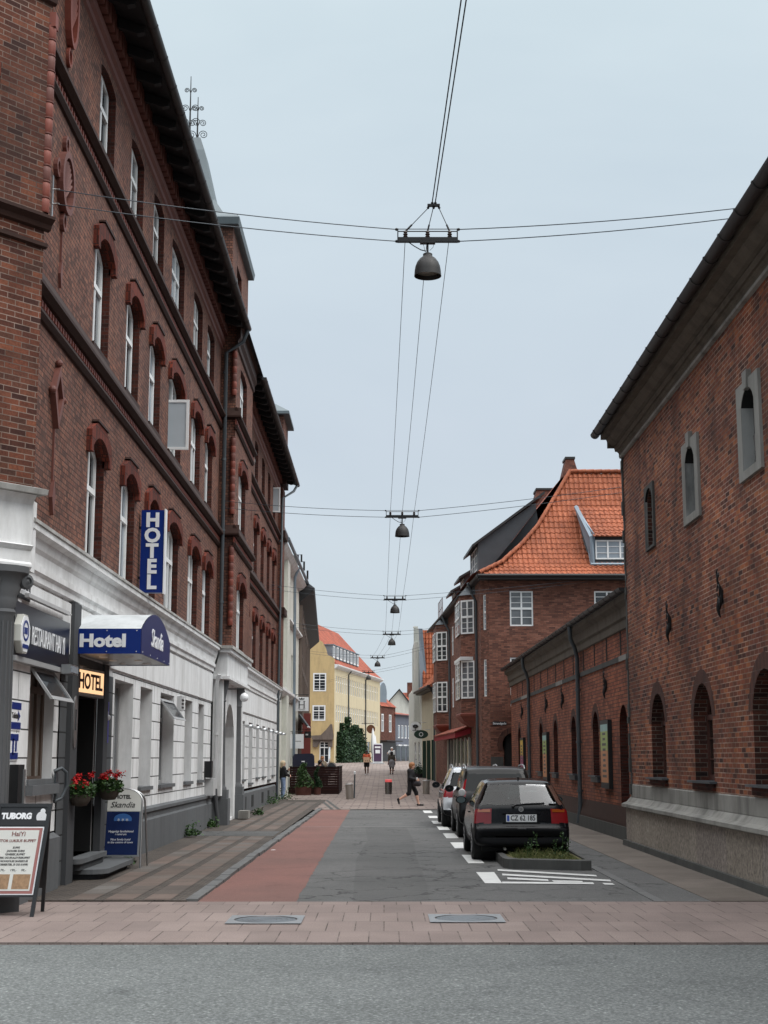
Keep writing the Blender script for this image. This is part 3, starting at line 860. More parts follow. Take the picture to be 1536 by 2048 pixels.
b = MB(); b.fbox(fA, 20.72, 24.72, 3.15, 4.72, -.05, 0.0); b.build('plaster_wall', M['white'], hotel)
# steps with rounded corner
def slab_step(x1, y0, y1, z0, z1, r, mat, nm):
    poly = [(HX - .8, y0)] + [(x1 - r + r * math.sin(a), y0 + r - r * math.cos(a)) for a in [PI / 2 * i / 5 for i in range(6)]] + [(x1 - r + r * math.cos(a), y1 - r + r * math.sin(a)) for a in [PI / 2 * i / 5 for i in range(6)]] + [(HX - .8, y1)]
    b = MB()
    b.add([(x, y, z0) for x, y in poly] + [(x, y, z1) for x, y in poly], [tuple(range(len(poly))), tuple(range(len(poly), 2 * len(poly)))] + [(i, (i + 1) % len(poly), len(poly) + (i + 1) % len(poly), len(poly) + i) for i in range(len(poly))])
    b.build(nm, mat, hotel)
slab_step(-4.12, 22.05, 24.75, .10, .17, .28, M['greyp'], 'door_step')
slab_step(-4.22, 22.15, 24.65, .0, .098, .2, M['greydk'], 'door_step')
slab_step(-4.42, 21.7, 23.8, .27, .34, .1, M['greyp'], 'door_step')
slab_step(-4.46, 21.8, 23.7, .172, .268, .1, M['greydk'], 'door_step')

# projecting centre bay: portal with columns and balcony box
b = MB()
for z0, z1, e in ((3.98, 4.62, .0), (4.62, 4.72, .10), (3.90, 3.98, .07)):
    b.box(HX, -4.23 + e, 39.35 - e, 45.2 + e, z0, z1)
b.build('portal_entablature', M['white'], hotel)
b = MB(); b.box(HX, -4.08, 39.2, 45.35, 4.72, 4.80); b.build('cornice_cap', M['cap'], hotel)
b = MB()
b.box(HX, -4.36, 39.4, 39.75, .8, 3.9); b.box(HX, -4.36, 44.95, 45.2, .8, 3.9)
wall(b, Fr((-4.46, 0, 0), (0, 1, 0), (1, 0, 0)), 39.75, 44.95, 0, 3.9, [(41.1, 43.6, .1, 2.4, .95)], .5)
b.build('portal_wall', M['white'], hotel)
b = MB(); b.box(-4.9, -4.86, 41, 43.7, 0, 3.5); b.build('door', M['greydk'], hotel)
for y in (40.05, 44.45):
    b = MB()
    b.lathe([(.23, .95), (.23, 1.0), (.19, 1.05), (.19, 1.1), (.18, 1.4), (.155, 3.3), (.18, 3.34), (.16, 3.38), (.18, 3.5), (.24, 3.78), (.25, 3.9)], (-4.5, y, 0), 16)
    c = b.build('column', M['greymd'], hotel, 40)
    b = MB(); b.box(-4.8, -4.2, y - .3, y + .3, 0, .72); b.box(-4.76, -4.24, y - .27, y + .27, .722, .95); b.build('column_base', M['greyp'], c)
# corner pavilion on the chamfer
fC, LC = seg_frame((-4.40, 17.9), (-4.40 - 3.2, 17.9 - 3.85), (0, 10))
b = MB()
wall(b, fC, 0, LC, 5.0, 8.45, [(1.0, 2.2, 5.0, 6.6, .22)], .25)
wall(b, fC, 0, LC, 8.45, 14.0, [(1.0, 2.2, 8.8, 10.3, .22)], .25)
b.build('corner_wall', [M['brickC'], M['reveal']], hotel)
for z0, z1 in ((5.0, 6.6), (8.8, 10.3)):
    window(hotel, fC, 1.05, 2.15, z0, z1, .22, d=-.2); hood(hotel, fC, 1.0, 2.2, z1, .22)
b = MB()
b.face([(-4.40, 17.9, 4.2), (HX, 18.05, 4.2), (HX, 18.05, 14), (-4.40, 17.9, 14)]); b.build('corner_return', M['brickC'], hotel)
b = MB()
for pf_, e_ in (([(0, 8.52), (.05, 8.54), (.07, 8.60), (.14, 8.66), (.14, 8.70), (0, 8.75)], .07), ([(0, 8.28), (.05, 8.30), (.05, 8.35), (0, 8.37)], .03), ([(0, 11.66), (.05, 11.69), (.06, 11.75), (0, 11.78)], .03), ([(0, 12.5), (.08, 12.5), (.14, 12.8), (.14, 12.9), (0, 13)], .06)):
    b = MB(); b.profile(fC, pf_, -e_, LC); b.build('corner_string_course', M['darkbrick'], hotel)
b = MB()
for k in range(8):
    w = 12 / 12
    o = fC.p(.12 + k * .17, 12.05, .02)
    b.lathe([(.075, 0), (.075, .04), (.05, .04), (.05, .015), (.03, .015), (.03, .045), (.002, .05)], o, 12, M=Matrix((fC.U, Vector((0, 0, 1)), fC.N)).transposed())
b.build('rosette_band', M['terracotta'], hotel)
def twist(x, y, z0, z1, par, r=.085):
    b = MB(); z = z0; k = 0
    while z < z1 - .1:
        h = .22
        m = k % 5 in (2, 4)
        b.lathe([(r * .88, z), (r, z + .02), (r * 1.02, z + h * .5), (r, z + h - .045), (r * .86, z + h - .03)], (x, y, 0), 12, 1 if m else 0)
        b.lathe([(r * .86, z + h - .03), (r * 1.04, z + h - .022), (r * 1.04, z + h - .008), (r * .88, z + h)], (x, y, 0), 12, 1)
        z += h; k += 1
    b.build('terracotta_shaft', [M['terracotta'], M['terradark']], par, 50)
twist(-4.425, 17.93, 8.78, 11.35, hotel, .072)
b = MB(); b.box(-4.51, -4.35, 17.86, 18.02, 11.36, 11.56); b.build('terracotta_block', M['terracotta'], hotel)
twist(-4.24, 39.86, 5.4, 7.5, hotel, .075); twist(-4.24, 39.86, 8.5, 10.8, hotel, .075); twist(-4.24, 39.86, 11.9, 13.2, hotel, .075)
# white corner base
b = MB()
b.profile(fC, [(-1.5, .0), (-1.1, .0), (-1.1, 4.09), (-1.5, 4.09)], -.3, LC)
b.profile(fC, [(-1.5, 4.10), (.0, 4.10), (.03, 4.14), (.03, 4.17), (.0, 4.2), (.0, 4.34), (.02, 4.36), (.05, 4.40), (.0, 4.42), (.0, 4.92), (.03, 4.98), (.08, 5.04), (-1.5, 5.04)], .0, LC)
b.box(-4.62, -4.42, 17.92, 18.2, 4.101, 5.0); b.face([(HX, 17.87, 0), (-4.72, 18.25, 0), (-4.72, 18.25, 4.1), (HX, 17.87, 4.1)])
b.build('corner_plaster', M['white'], hotel)
b = MB(); b.profile(fC, [(-.1, 5.045), (.16, 5.045), (.18, 5.11), (-.1, 5.18)], -.10, LC); b.build('cornice_cap', M['cap'], hotel)
b = MB()
o = Vector((-4.72, 17.75, 0))
n = 20
def flut(r): return r
b.lathe([(.25, .2), (.25, .3), (.2, .36), (.2, .5), (.195, 1.5), (.175, 3.52), (.2, 3.56), (.18, 3.6)], o, 24)
for k in range(18):
    w = 2 * PI * k / 18
    p0 = o + Vector((.195 * math.cos(w), .195 * math.sin(w), .6)); p1 = o + Vector((.178 * math.cos(w), .178 * math.sin(w), 3.45))
    b.tube([p0, p1], .012, 5)
cl = b.build('column', M['greymd'], hotel, 40)
b = MB()
b.lathe([(.18, 3.6), (.21, 3.72), (.20, 3.76), (.25, 3.86), (.24, 3.9), (.3, 4.02), (.34, 4.04), (.34, 4.12)], o, 16)
for sg in (-1, 1):
    for e in (.0, .2):
        c = o + fC.U * (sg * .24) + fC.N * (.18 - e) + Vector((0, 0, 3.95))
        b.lathe([(.002, -.04), (.09, -.04), (.09, .04), (.05, .055), (.05, .03), (.002, .05)], c, 14, M=Matrix((fC.U, Vector((0, 0, 1)), fC.N)).transposed())
b.build('capital', M['greymd'], cl, 40)
b = MB(); b.box(-.27, .27, -.27, .27, 0, .2, M=Matrix.Translation(o) @ Matrix.Rotation(math.atan2(fC.U.y, fC.U.x), 4, 'Z')); b.build('column_base', M['greydk'], cl)
b = MB()
b.tube([fC.p(1.5, 4.60, .115), fC.p(1.2, 4.75, .115), fC.p(.95, 4.58, .115), fC.p(.72, 4.52, .115)], [.02, .035, .05, .04], 8)
b.tube([fC.p(1.05, 4.52, .115), fC.p(.98, 4.66, .115), fC.p(.9, 4.5, .115)], .014, 6)
b.build('painted_scroll', M['letterk'], hotel)
# terracotta ornaments between corner and first windows
b = MB()
def ring(fr, cu, cz, ru, rz, w, d0, d1, n=24):
    for i in range(n):
        a, c = 2 * PI * i / n, 2 * PI * (i + 1) / n
        P = lambda an, k, d: fr.p(cu + (ru - k) * math.cos(an), cz + (rz - k) * math.sin(an), d)
        b.face([P(a, 0, d1), P(c, 0, d1), P(c, w, d1), P(a, w, d1)])
        b.face([P(a, 0, d0), P(c, 0, d0), P(c, 0, d1), P(a, 0, d1)])
        b.face([P(a, w, d0), P(c, w, d0), P(c, w, d1), P(a, w, d1)])
def shell(cu, cz, ru, rz, d):
    for i in range(11):
        a = PI * (.08 + .84 * i / 10)
        b.tube([fA.p(cu, cz - rz * .55, d), fA.p(cu + ru * .7 * math.cos(a), cz + rz * .75 * math.sin(a), d + .04)], [.012, .035], 6)
CU = 19.72
ring(fA, CU, 12.62, .30, .62, .09, 0, .09); shell(CU, 12.55, .3, .62, .01)
ring(fA, CU, 11.86, .12, .15, .04, 0, .05)
b.build('terracotta_medallion', M['terracotta'], hotel)
b = MB()
ring(fA, CU, 9.92, .40, .46, .09, 0, .10); shell(CU, 9.9, .4, .46, .01)
for du, dz in ((-.48, .05), (.48, .05), (0, .58), (0, -.58)): ring(fA, CU + du, 9.92 + dz, .12, .14, .05, 0, .06, 12)
b.fbox(fA, CU - .012, CU + .012, 8.75, 9.3, 0, .03)
for w in (0,):
    b.prism(fA, [(CU, 8.36), (CU + .07, 8.56), (CU, 8.78), (CU - .07, 8.56)], 0, .04)
b.build('terracotta_medallion', M['terradark'], hotel)
b = MB()
Lz = [(CU, 7.22), (CU + .30, 6.80), (CU, 6.32), (CU - .30, 6.80)]
Li = [(CU, 7.08), (CU + .2, 6.80), (CU, 6.48), (CU - .2, 6.80)]
for i in range(4):
    j = (i + 1) % 4
    b.face([fA.p(*Lz[i], .08), fA.p(*Lz[j], .08), fA.p(*Li[j], .08), fA.p(*Li[i], .08)])
    b.face([fA.p(*Lz[i], .08), fA.p(*Lz[j], .08), fA.p(*Lz[j], 0), fA.p(*Lz[i], 0)])
    b.face([fA.p(*Li[i], .08), fA.p(*Li[j], .08), fA.p(*Li[j], 0), fA.p(*Li[i], 0)])
b.fbox(fA, CU - .012, CU + .012, 5.5, 6.32, 0, .03)
b.prism(fA, [(CU, 5.1), (CU + .10, 5.34), (CU, 5.6), (CU - .10, 5.34)], 0, .05)
for du, dz in ((0, 7.26), (.33, 6.8), (-.33, 6.8)): b.ball(fA.p(CU + du, dz, .05), .055, 6)
b.prism(fA, [(CU, 7.0), (CU + .14, 6.8), (CU, 6.55), (CU - .14, 6.8)], 0, .03)
b.build('terracotta_lozenge', M['terradark'], hotel)
# downpipes
def pipe(par, pts, r, mat, name='downpipe', clips=()):
    b = MB(); b.tube(pts, r, 10)
    for c in clips: b.tube([(c[0], c[1], c[2]), (c[0], c[1], c[2] + .06)], r * 1.35, 10)
    return b.build(name, M[mat], par, 40)
pipe(hotel, [(-3.85, 39.6, 13.75), (-3.98, 39.62, 13.4), (-4.46, 39.7, 13.1), (-4.48, 39.72, 4.85)], .055, 'pipe', clips=[(-4.48, 39.72, z) for z in (12.5, 10, 8, 6)])
pipe(hotel, [(-4.4, 38.9, 4.0), (-4.46, 38.95, 3.8), (-4.46, 38.95, 1.0)], .055, 'pipew', clips=[(-4.46, 38.95, 2.4)])
pipe(hotel, [(-4.46, 38.95, 1.0), (-4.42, 38.95, .5), (-4.36, 38.95, .1)], .06, 'greydk')
pipe(hotel, [(-3.85, 63.3, 13.75), (-3.98, 62.9, 13.4), (-4.40, 61.9, 12.9), (-4.48, 61.9, 4.85), (-4.48, 61.9, .1)], .055, 'pipe', clips=[(-4.48, 61.9, z) for z in (11, 9, 7, 5)])
# open casements
def casement(fr, u, z0, z1, w, ang):
    b = MB(); dU = Vector((0, 0, 0))
    f2 = Fr(fr.p(u, 0, -.15), fr.N * math.cos(ang) + fr.U * math.sin(ang), fr.U * math.cos(ang) - fr.N * math.sin(ang))
    for a, c, e, g in ((0, w, z0, z0 + .06), (0, w, z1 - .06, z1), (0, .06, z0 + .06, z1 - .06), (w - .06, w, z0 + .06, z1 - .06)):
        b.fbox(f2, a, c, e, g, -.02, .02)
    o = b.build('open_casement', M['paint'], hotel)
    b = MB(); b.fbox(f2, .05, w - .05, z0 + .05, z1 - .05, -.004, .004); b.build('pane', M['glasso'], o)
casement(fA, 30.45, 8.32, 9.42, .56, 0.0)
casement(fA, 59.3, 11.85, 12.9, .45, 0.0)

# ------------------------------------------------------------------ museum block on the right
RX = 5.2
M['jamb'] = plaster('stained_jamb_stone', (.30, .30, .29, 1), (.05, .05, .05, 1), amt=1.); M['brownr'] = plain('red_brown_window_paint', lin(74, 42, 34), .55, var=.25); M['browng'] = glassy('dark_brown_glass', (.022, .014, .011, 1), .15, .5, .3)
fR = Fr((RX, 0, 0), (0, 1, 0), (-1, 0, 0))
mus = thing('brick_museum', 'tall windowless looking red brick block with a grey stone plinth and small deep arched windows', 'building', (8, 20, 0))
UP = [(12.15, 16), (16.1, 0), (20.05, 0), (24.02, 0), (27.86, 1)]
upc = [16.1, 20.05, 24.02]
LO = [12.0, 15.95, 19.92, 23.88, 27.78]
b = MB()
ops = [(c - .36, c + .36, 5.85, 6.78, .22) for c in upc] + [(27.52, 28.2, 5.85, 6.75, .22)] + [(c - .7, c + .7, 1.42, 2.45, .56) for c in LO]
wall(b, fR, 4, 31, .9, 8.45, ops, .5)
b.face([(RX, 31, .9), (14, 31, .9), (14, 31, 8.45), (RX, 31, 8.45)]); b.face([(RX, 4, .9), (14, 4, .9), (14, 4, 8.45), (RX, 4, 8.45)])
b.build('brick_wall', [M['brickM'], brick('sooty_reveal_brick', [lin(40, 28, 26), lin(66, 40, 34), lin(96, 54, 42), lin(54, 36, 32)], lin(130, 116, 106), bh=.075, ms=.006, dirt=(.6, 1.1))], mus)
for c in upc + [27.86]:
    st = 'stonel' if c != 27.86 else 'stoned'
    w = .62 if c != 27.86 else .46
    b = MB()
    A = arc(c - .36, c + .36, 6.78, .22, 8)
    z0, z1 = (5.72, 7.12) if c != 27.86 else (5.8, 7.06)
    for q in ([(c - w, z0), (c - .36, z0), (c - .36, 6.78)] + [] + [(c - w, z1)],):
        pass
    # surround: jambs, sill, head with arch cut, keystone
    b.fbox(fR, c - w, c - .36, z0, 6.78, -.02, .045); b.fbox(fR, c + .36, c + w, z0, 6.78, -.02, .045)
    b.fbox(fR, c - .36, c + .36, z0, 5.85, -.02, .047)
    lp = [(c - .355, 5.855)] + arc(c - .355, c + .355, 6.78, .215, 8) + [(c + .355, 5.855), (c - .355, 5.855)]
    bl = MB()
    for i_, (p_, q_) in enumerate(zip(lp, lp[1:])): bl.face([fR.p(*p_, .04), fR.p(*q_, .04), fR.p(*q_, -.14), fR.p(*p_, -.14)], 1 if 1 <= i_ <= len(lp) - 4 else 0)
    k = 4
    for P in ([(c - w, 6.78)] + A[:k + 1] + [(c, z1), (c - w, z1)], [(c + w, z1), (c, z1)] + A[k:] + [(c + w, 6.78)]):
        b.prism(fR, P, -.02, .046)
    if c != 27.86: b.prism(fR, [(c - .09, 6.98), (c + .09, 6.98), (c + .13, 7.24), (c - .13, 7.24)], .0, .075)
    wn = b.build('stone_surround', M[st], mus)
    bl.build('surround_lining', [M['jamb'], M['dark']], wn)
    b = MB()
    b.flat(fR, [(c - .36, 5.85)] + A + [(c + .36, 5.85)], -.135)
    b.build('pane', M['dark'], wn)
    b = MB()
    rr = random.Random(int(c * 10))
    b.fbox(fR, c - .34, c + .34, 5.86, 6.02, -.132, -.12)
    for i in range(2):
        z = 5.9 + i * .26
        b.prism(fR, [(c - .34, z), (c + rr.uniform(-.1, .34), z + rr.uniform(-.06, .1)), (c + .3, z + .2), (c - .34, z + .24)], -.12, -.11 + .01 * i)
    b.build('weathered_board', plain('weathered_board', lin(84, 82, 80), .8, var=.5, nscale=3) if c == 16.1 else bpy.data.materials['weathered_board'], wn)
for c in LO:
    b = MB()
    # dark brick arch flush ring and window frame deep inside
    A = arc(c - .7, c + .7, 2.45, .56, 12); O = arc(c - .93, c + .93, 2.45, .79, 12)
    for i in range(12):
        b.face([fR.p(*A[i], .006), fR.p(*A[i + 1], .006), fR.p(*O[i + 1], .006), fR.p(*O[i], .006)])
    h = b.build('brick_arch', M['archdark'], mus)
    w = window(mus, fR, c - .68, c + .68, 1.44, 2.45, .54, d=-.21, fw=.09, mull=1, trans=.66, bars=3, mat='brownr', glass='browng')
    b = MB()
    b.prism(fR, [(c - .85, 1.40), (c + .85, 1.40), (c + .85, 1.435), (c - .85, 1.435)], -.4, .12)
    b.build('window_sill', M['zincdk'], mus)
    b = MB(); b.fbox(fR, c - .76, c + .76, 1.29, 1.397, 0, .05); b.build('sill_course', M['reveal'], mus)
b = MB()
b.profile(fR, [(0, .92), (.0, 1.0), (.012, 1.0), (.012, 1.24), (0, 1.26)], 4, 31)
b.build('stone_band', M['stone'], mus)
b = MB()
b.profile(fR, [(.0, 1.0), (.03, .97), (.09, .90), (.20, .86), (.20, .80), (.16, .78), (0, .78)], 4, 31.12)
b.build('plinth_ledge', M['stone'], mus)
mg = slabs('pink_grey_granite', [lin(136, 126, 115), lin(156, 146, 134), lin(142, 132, 124), lin(164, 155, 145)], lin(58, 54, 50), 2.1, .9, .006, dirt=(.75, 1.1), fine=1., fs=13)
b = MB(); b.profile(fR, [(0, .78), (.12, .78), (.12, .10), (0, .10)], 4, 31.05); b.build('plinth', mg, mus)
b = MB(); b.profile(fR, [(0, .12), (.19, .12), (.20, .0), (0, .0)], 4, 31.12); b.build('plinth_foot', M['stoned'], mus)
# cornice
b = MB()
b.profile(fR, [(0, 8.30), (.05, 8.30), (.05, 8.38), (.09, 8.42), (.13, 8.42), (.15, 8.50), (.13, 8.54), (.20, 8.56), (.26, 8.60), (.31, 8.66), (.32, 8.69), (.44, 8.69), (.44, 8.80), (.47, 8.82), (0, 8.84)], 4, 31.15)
b.face([(RX - .3, 31.16, 8.5), (14, 31.16, 8.5), (14, 31.16, 8.8), (RX - .3, 31.16, 8.8)])
b.build('stone_cornice', M['cornice'], mus)
b = MB(); b.profile(fR, [(.0, 8.24), (.06, 8.25), (.07, 8.295), (0, 8.30)], 4, 31.03); b.build('cornice_moulding', M['stone'], mus)
g = MB(); n = 9
gp = lambda r: [(.55 + r * math.cos(PI + PI * i / n), 8.83 + r * math.sin(PI + PI * i / n)) for i in range(n + 1)]
g.profile(fR, gp(.10), 4, 31.25)
k = 5.
while k < 31.2: g.profile(fR, gp(.112), k, k + .06); k += .92
g.build('gutter', M['gutter'], mus, 40)
b = MB(); b.face([(RX - .5, 4, 8.83), (RX - .5, 31.2, 8.83), (9.6, 31.2, 10.9), (9.6, 4, 10.9)]); b.face([(9.6, 4, 10.9), (9.6, 31.2, 10.9), (14, 31.2, 8.9), (14, 4, 8.9)])
b.face([(RX - .5, 31.19, 8.83), (9.6, 31.19, 10.9), (14, 31.19, 8.9)]); b.build('roof', M['slate'], mus)
# ragged old mortar on the corner
b = MB(); rr = random.Random(5); z = 1.05
while z < 8.2:
    h = rr.uniform(.08, .3); w = rr.uniform(.04, .14)
    b.box(RX - rr.uniform(.008, .05), RX + .1, 31 - w, 31 + rr.uniform(.01, .05), z, z + h); z += h
b.build('rough_corner', M['stoned'], mus)
def anchor(par, fr, u, z0, z1):
    b = MB(); h = z1 - z0
    P = [fr.p(u, z0 + h * t, .05 + .03 * math.sin(t * 9)) for t in [i / 12 for i in range(13)]]
    b.tube(P, [.012, .02, .03, .04, .045, .04, .03, .035, .03, .022, .018, .016, .014], 7)
    sp = [fr.p(u + .10 * (1 - t) * math.sin(t * 9) , z1 - .02 + .08 * (1 - t) * math.cos(t * 9), .07) for t in [i / 14 for i in range(15)]]
    b.tube(sp, .012, 5)
    for zz in (.3, .6): b.tube([fr.p(u + .075 * math.cos(a), z0 + h * zz + .1 * math.sin(a), .07) for a in [i * .5 for i in range(13)]], .012, 5)
    b.build('wall_anchor', M['black'], par)
anchor(mus, fR, 22.15, 3.92, 4.6); anchor(mus, fR, 26.22, 3.87, 4.55); anchor(mus, fR, 18.1, 3.92, 4.6)

# ------------------------------------------------------------------ low brick annex
fW, LW = seg_frame((5.45, 31.05), (5.20, 59.8), (0, 45))
ann = thing('brick_annex', 'low single storey red brick wing with arched windows and iron wall anchors', 'building', (6.5, 45, 0))
wu = lambda y: (y - 31.05)
b = MB()
WC = [37.35, 41.42, 45.5, 49.4, 53.3, 56.6]
ops = [(wu(c) - .5, wu(c) + .5, 1.36, 2.52, .45) for c in WC] + [(wu(33.22) - .55, wu(33.22) + .55, .14, 2.5, .5)]
wall(b, fW, 0, LW, .0, 4.75, ops, .3)
b.face([fW.p(LW, 0, 0), fW.p(LW, 4.75, 0), (11, 59.8, 4.75), (11, 59.8, 0)])
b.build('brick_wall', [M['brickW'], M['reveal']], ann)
for c in WC:
    u = wu(c)
    A = arc(u - .5, u + .5, 2.52, .45, 10); O = arc(u - .72, u + .72, 2.52, .67, 10)
    b = MB()
    for i in range(10): b.face([fW.p(*A[i], .006), fW.p(*A[i + 1], .006), fW.p(*O[i + 1], .006), fW.p(*O[i], .006)])
    b.build('brick_arch', M['archdark'], ann)
    window(ann, fW, u - .48, u + .48, 1.38, 2.52, .43, d=-.15, fw=.07, mull=1, trans=.66, bars=2, mat='brownr', glass='browng')
    b = MB(); b.prism(fW, [(u - .62, 1.33), (u + .62, 1.33), (u + .62, 1.36), (u - .62, 1.36)], -.2, .14); b.fbox(fW, u - .56, u + .56, 1.2, 1.325, 0, .08)
    b.build('window_sill', M['zincdk'], ann)
u = wu(33.22); b = MB(); b.fbox(fW, u - .54, u + .54, .14, 2.98, -.3, -.25); b.build('door', plain('red_brown_door', lin(86, 38, 30), .6), ann)
b = MB(); b.fbox(fW, u - .6, u + .6, .0, .14, -.3, .1); b.build('door_step', M['stone'], ann)
b = MB()
b.profile(fW, [(0, .72), (.10, .36), (.11, .30), (0, .30)], 0, LW - .5); b.build('sloped_plinth', M['darkbrick'], ann)
b = MB(); b.profile(fW, [(0, .30), (.14, .30), (.15, 0), (0, 0)], 0, LW - .3); b.build('plinth_foot', M['stoned'], ann)
b = MB(); rr = random.Random(9); k = 0.0
while k < LW - .3:
    L = rr.uniform(.8, 2.2); b.fbox(fW, k + .004, min(LW, k + L) - .004, 3.98 , 4.1, 0, .03, 0 if rr.random() < .78 else 1); k += L
b.build('stone_band', [M['stoned'], M['stonel']], ann)
b = MB()
for y in (33.3, 35.3, 37.25, 39.2, 41.2, 43.2, 45.2, 47.2, 49.2, 51.2, 53.2, 55.2, 57.2):
    b = MB(); b.fbox(fW, wu(y) - .07, wu(y) + .07, 4.12, 4.66, .002, .012); b.build('vent_slit', M['dark'], ann)
for y in (35.42, 43.4, 47.45, 55.1): anchor(ann, fW, wu(y), 3.22, 3.86)
b = MB()
b.profile(fW, [(0, 4.66), (.05, 4.68), (.05, 4.86), (.10, 4.90), (.12, 5.12), (.24, 5.2), (.24, 5.34), (0, 5.4)], 0, LW + .2); b.build('eaves_cornice', M['cornice'], ann)
g = MB()
gp = lambda r: [(.32 + r * math.cos(PI + PI * i / n), 5.42 + r * math.sin(PI + PI * i / n)) for i in range(n + 1)]
g.profile(fW, gp(.085), 0, LW + .3); k = .5
while k < LW: g.profile(fW, gp(.096), k, k + .05); k += .8
g.build('gutter', M['gutter'], ann, 40)
b = MB(); b.face([fW.p(0, 5.42, .27), fW.p(LW + .3, 5.42, .27), (10, 60.1, 6.9), (10, 31, 6.9)]); b.face([fW.p(LW + .29, 5.4, .27), (10, 60.1, 6.9), (10, 60.1, 5.0)])
b.build('roof', M['slate'], ann)
for y in (39.8, 52.3):
    u = wu(y)
    pipe(ann, [fW.p(u - .3, 5.34, .32), fW.p(u - .28, 5.0, .30), fW.p(u - .1, 4.75, .16), fW.p(u, 4.5, .09), fW.p(u, .5, .09), fW.p(u, .08, .15)], .06, 'pipe', clips=[fW.p(u, z, .09) for z in (3.6, 2.2, .9)])
# poster frames
for k, (y, w, z0, z1, lab, cols) in enumerate((
        (35.43, 1.2, 1.08, 2.70, 'tall framed green and orange poster on the low brick wing, nearest the museum corner', ('pg', 'po')),
        (47.65, 1.15, 1.06, 2.62, 'tall framed pale green poster on the brick wing, between two downpipes', ('pg', 'po')),
        (54.9, 1.1, 1.05, 2.55, 'narrow looking yellow and magenta poster at the far end of the brick wing', ('py', 'pm')))):
    if 'pg' not in M:
        M['pg'] = plain('poster_green', lin(150, 170, 90), .4); M['po'] = plain('poster_orange', lin(188, 120, 70), .4)
        M['py'] = plain('poster_yellow', lin(196, 160, 50), .4); M['pm'] = plain('poster_magenta', lin(150, 40, 100), .4)
        M['pb'] = plain('poster_pale_blue', lin(140, 178, 176), .4)
    u = wu(y); o = fW.p(u, z0, 0)
    t = thing('poster_frame', lab, 'poster', o, 'posters along the brick wing')
    b = MB(); b.fbox(fW, u - w / 2, u + w / 2, z0, z1, .002, .10); b.build('frame', M['black'], t)
    zs = [z0 + .14 + (z1 - z0 - .24) * q for q in (0, .3, .55, .88, 1)]
    b = MB()
    for i in range(4): b.fbox(fW, u - w / 2 + .08, u + w / 2 - .08, zs[i], zs[i + 1], .101, .105, i)
    p = b.build('poster_sheet', [M[cols[1]], M['po' if k < 2 else 'pm'], M[cols[0]], M['pb' if k < 2 else 'py']], t)
    b = MB(); rr = random.Random(k)
    for i in range(9):
        z = zs[0] + .12 + i * (zs[4] - zs[0] - .25) / 9; ww = rr.uniform(.12, .34)
        b.fbox(fW, u - ww, u + ww, z, z + .06, .1055, .107)
    b.build('poster_print', M['letterb'], p)

# ------------------------------------------------------------------ brick corner house with the orange roof

def tile_roof(par, name, O, U, curve, umin, umax, mat, course=.34, tw=.22, amp=.03, step=.03, skip=None):
    """curve: list of (h out, z) along the slope from eave to ridge, in the plane U x (n,z); O origin; n = horizontal inward"""
    O, U = Vector(O), Vector(U).normalized(); I = Vector((-U.y, U.x, 0))
    L = [math.dist(p, q) for p, q in zip(curve, curve[1:])]; T = sum(L)
    def at(s):
        s = max(0, min(T, s))
        for (p, q), l in zip(zip(curve, curve[1:]), L):
            if s <= l + 1e-9:
                t = s / l; return Vector((p[0] + (q[0] - p[0]) * t, p[1] + (q[1] - p[1]) * t)), Vector(((q[0] - p[0]) / l, (q[1] - p[1]) / l))
            s -= l
        return Vector(curve[-1]), Vector((0, 1))
    b = MB(); nr = int(T / course) + 1; K = 6
    for r in range(nr):
        s0, s1 = r * course, min(T, (r + 1) * course + .03)
        a, ta = at(s0); c, tc = at(s1)
        lo = max(umin((s0 + s1) / 2 / T), -1e3); hi = umax((s0 + s1) / 2 / T)
        c0, c1 = math.floor(lo / tw), math.ceil(hi / tw)
        na = Vector((-ta.y, ta.x)); nc = Vector((-tc.y, tc.x))
        if na.y < 0: na, nc = -na, -nc
        vs = []; cols = []
        for k in range((c1 - c0) * K + 1):
            u = (c0 + k / K) * tw
            if u < lo - tw * .1 or u > hi + tw * .1: continue
            if skip and skip(u, a.y): 
                cols.append(None); continue
            ph = (k % K) / K
            w = amp * (math.sin(2 * PI * ph) * .7 + .3 * math.sin(4 * PI * ph))
            p0 = a + na * (w + step); p1 = c + nc * (w - .0)
            vs.append((O + U * u + I * p0.x + Vector((0, 0, p0.y)), O + U * u + I * p1.x + Vector((0, 0, p1.y)), O + U * u + I * a.x + Vector((0, 0, a.y)) - Vector((0, 0, .02))))
            cols.append(len(vs) - 1)
        for k in range(len(cols) - 1):
            if cols[k] is None or cols[k + 1] is None: continue
            P, Q = vs[cols[k]], vs[cols[k + 1]]
            b.add([P[0], Q[0], Q[1], P[1], P[2], Q[2]], [(0, 1, 2, 3), (4, 5, 1, 0)])
    return b.build(name, mat, par, 60)

def lerp_tab(tab):
    def f(t):
        for (a, x), (c, y) in zip(tab, tab[1:]):
            if t <= c: return x + (y - x) * (t - a) / (c - a)
        return tab[-1][1]
    return f

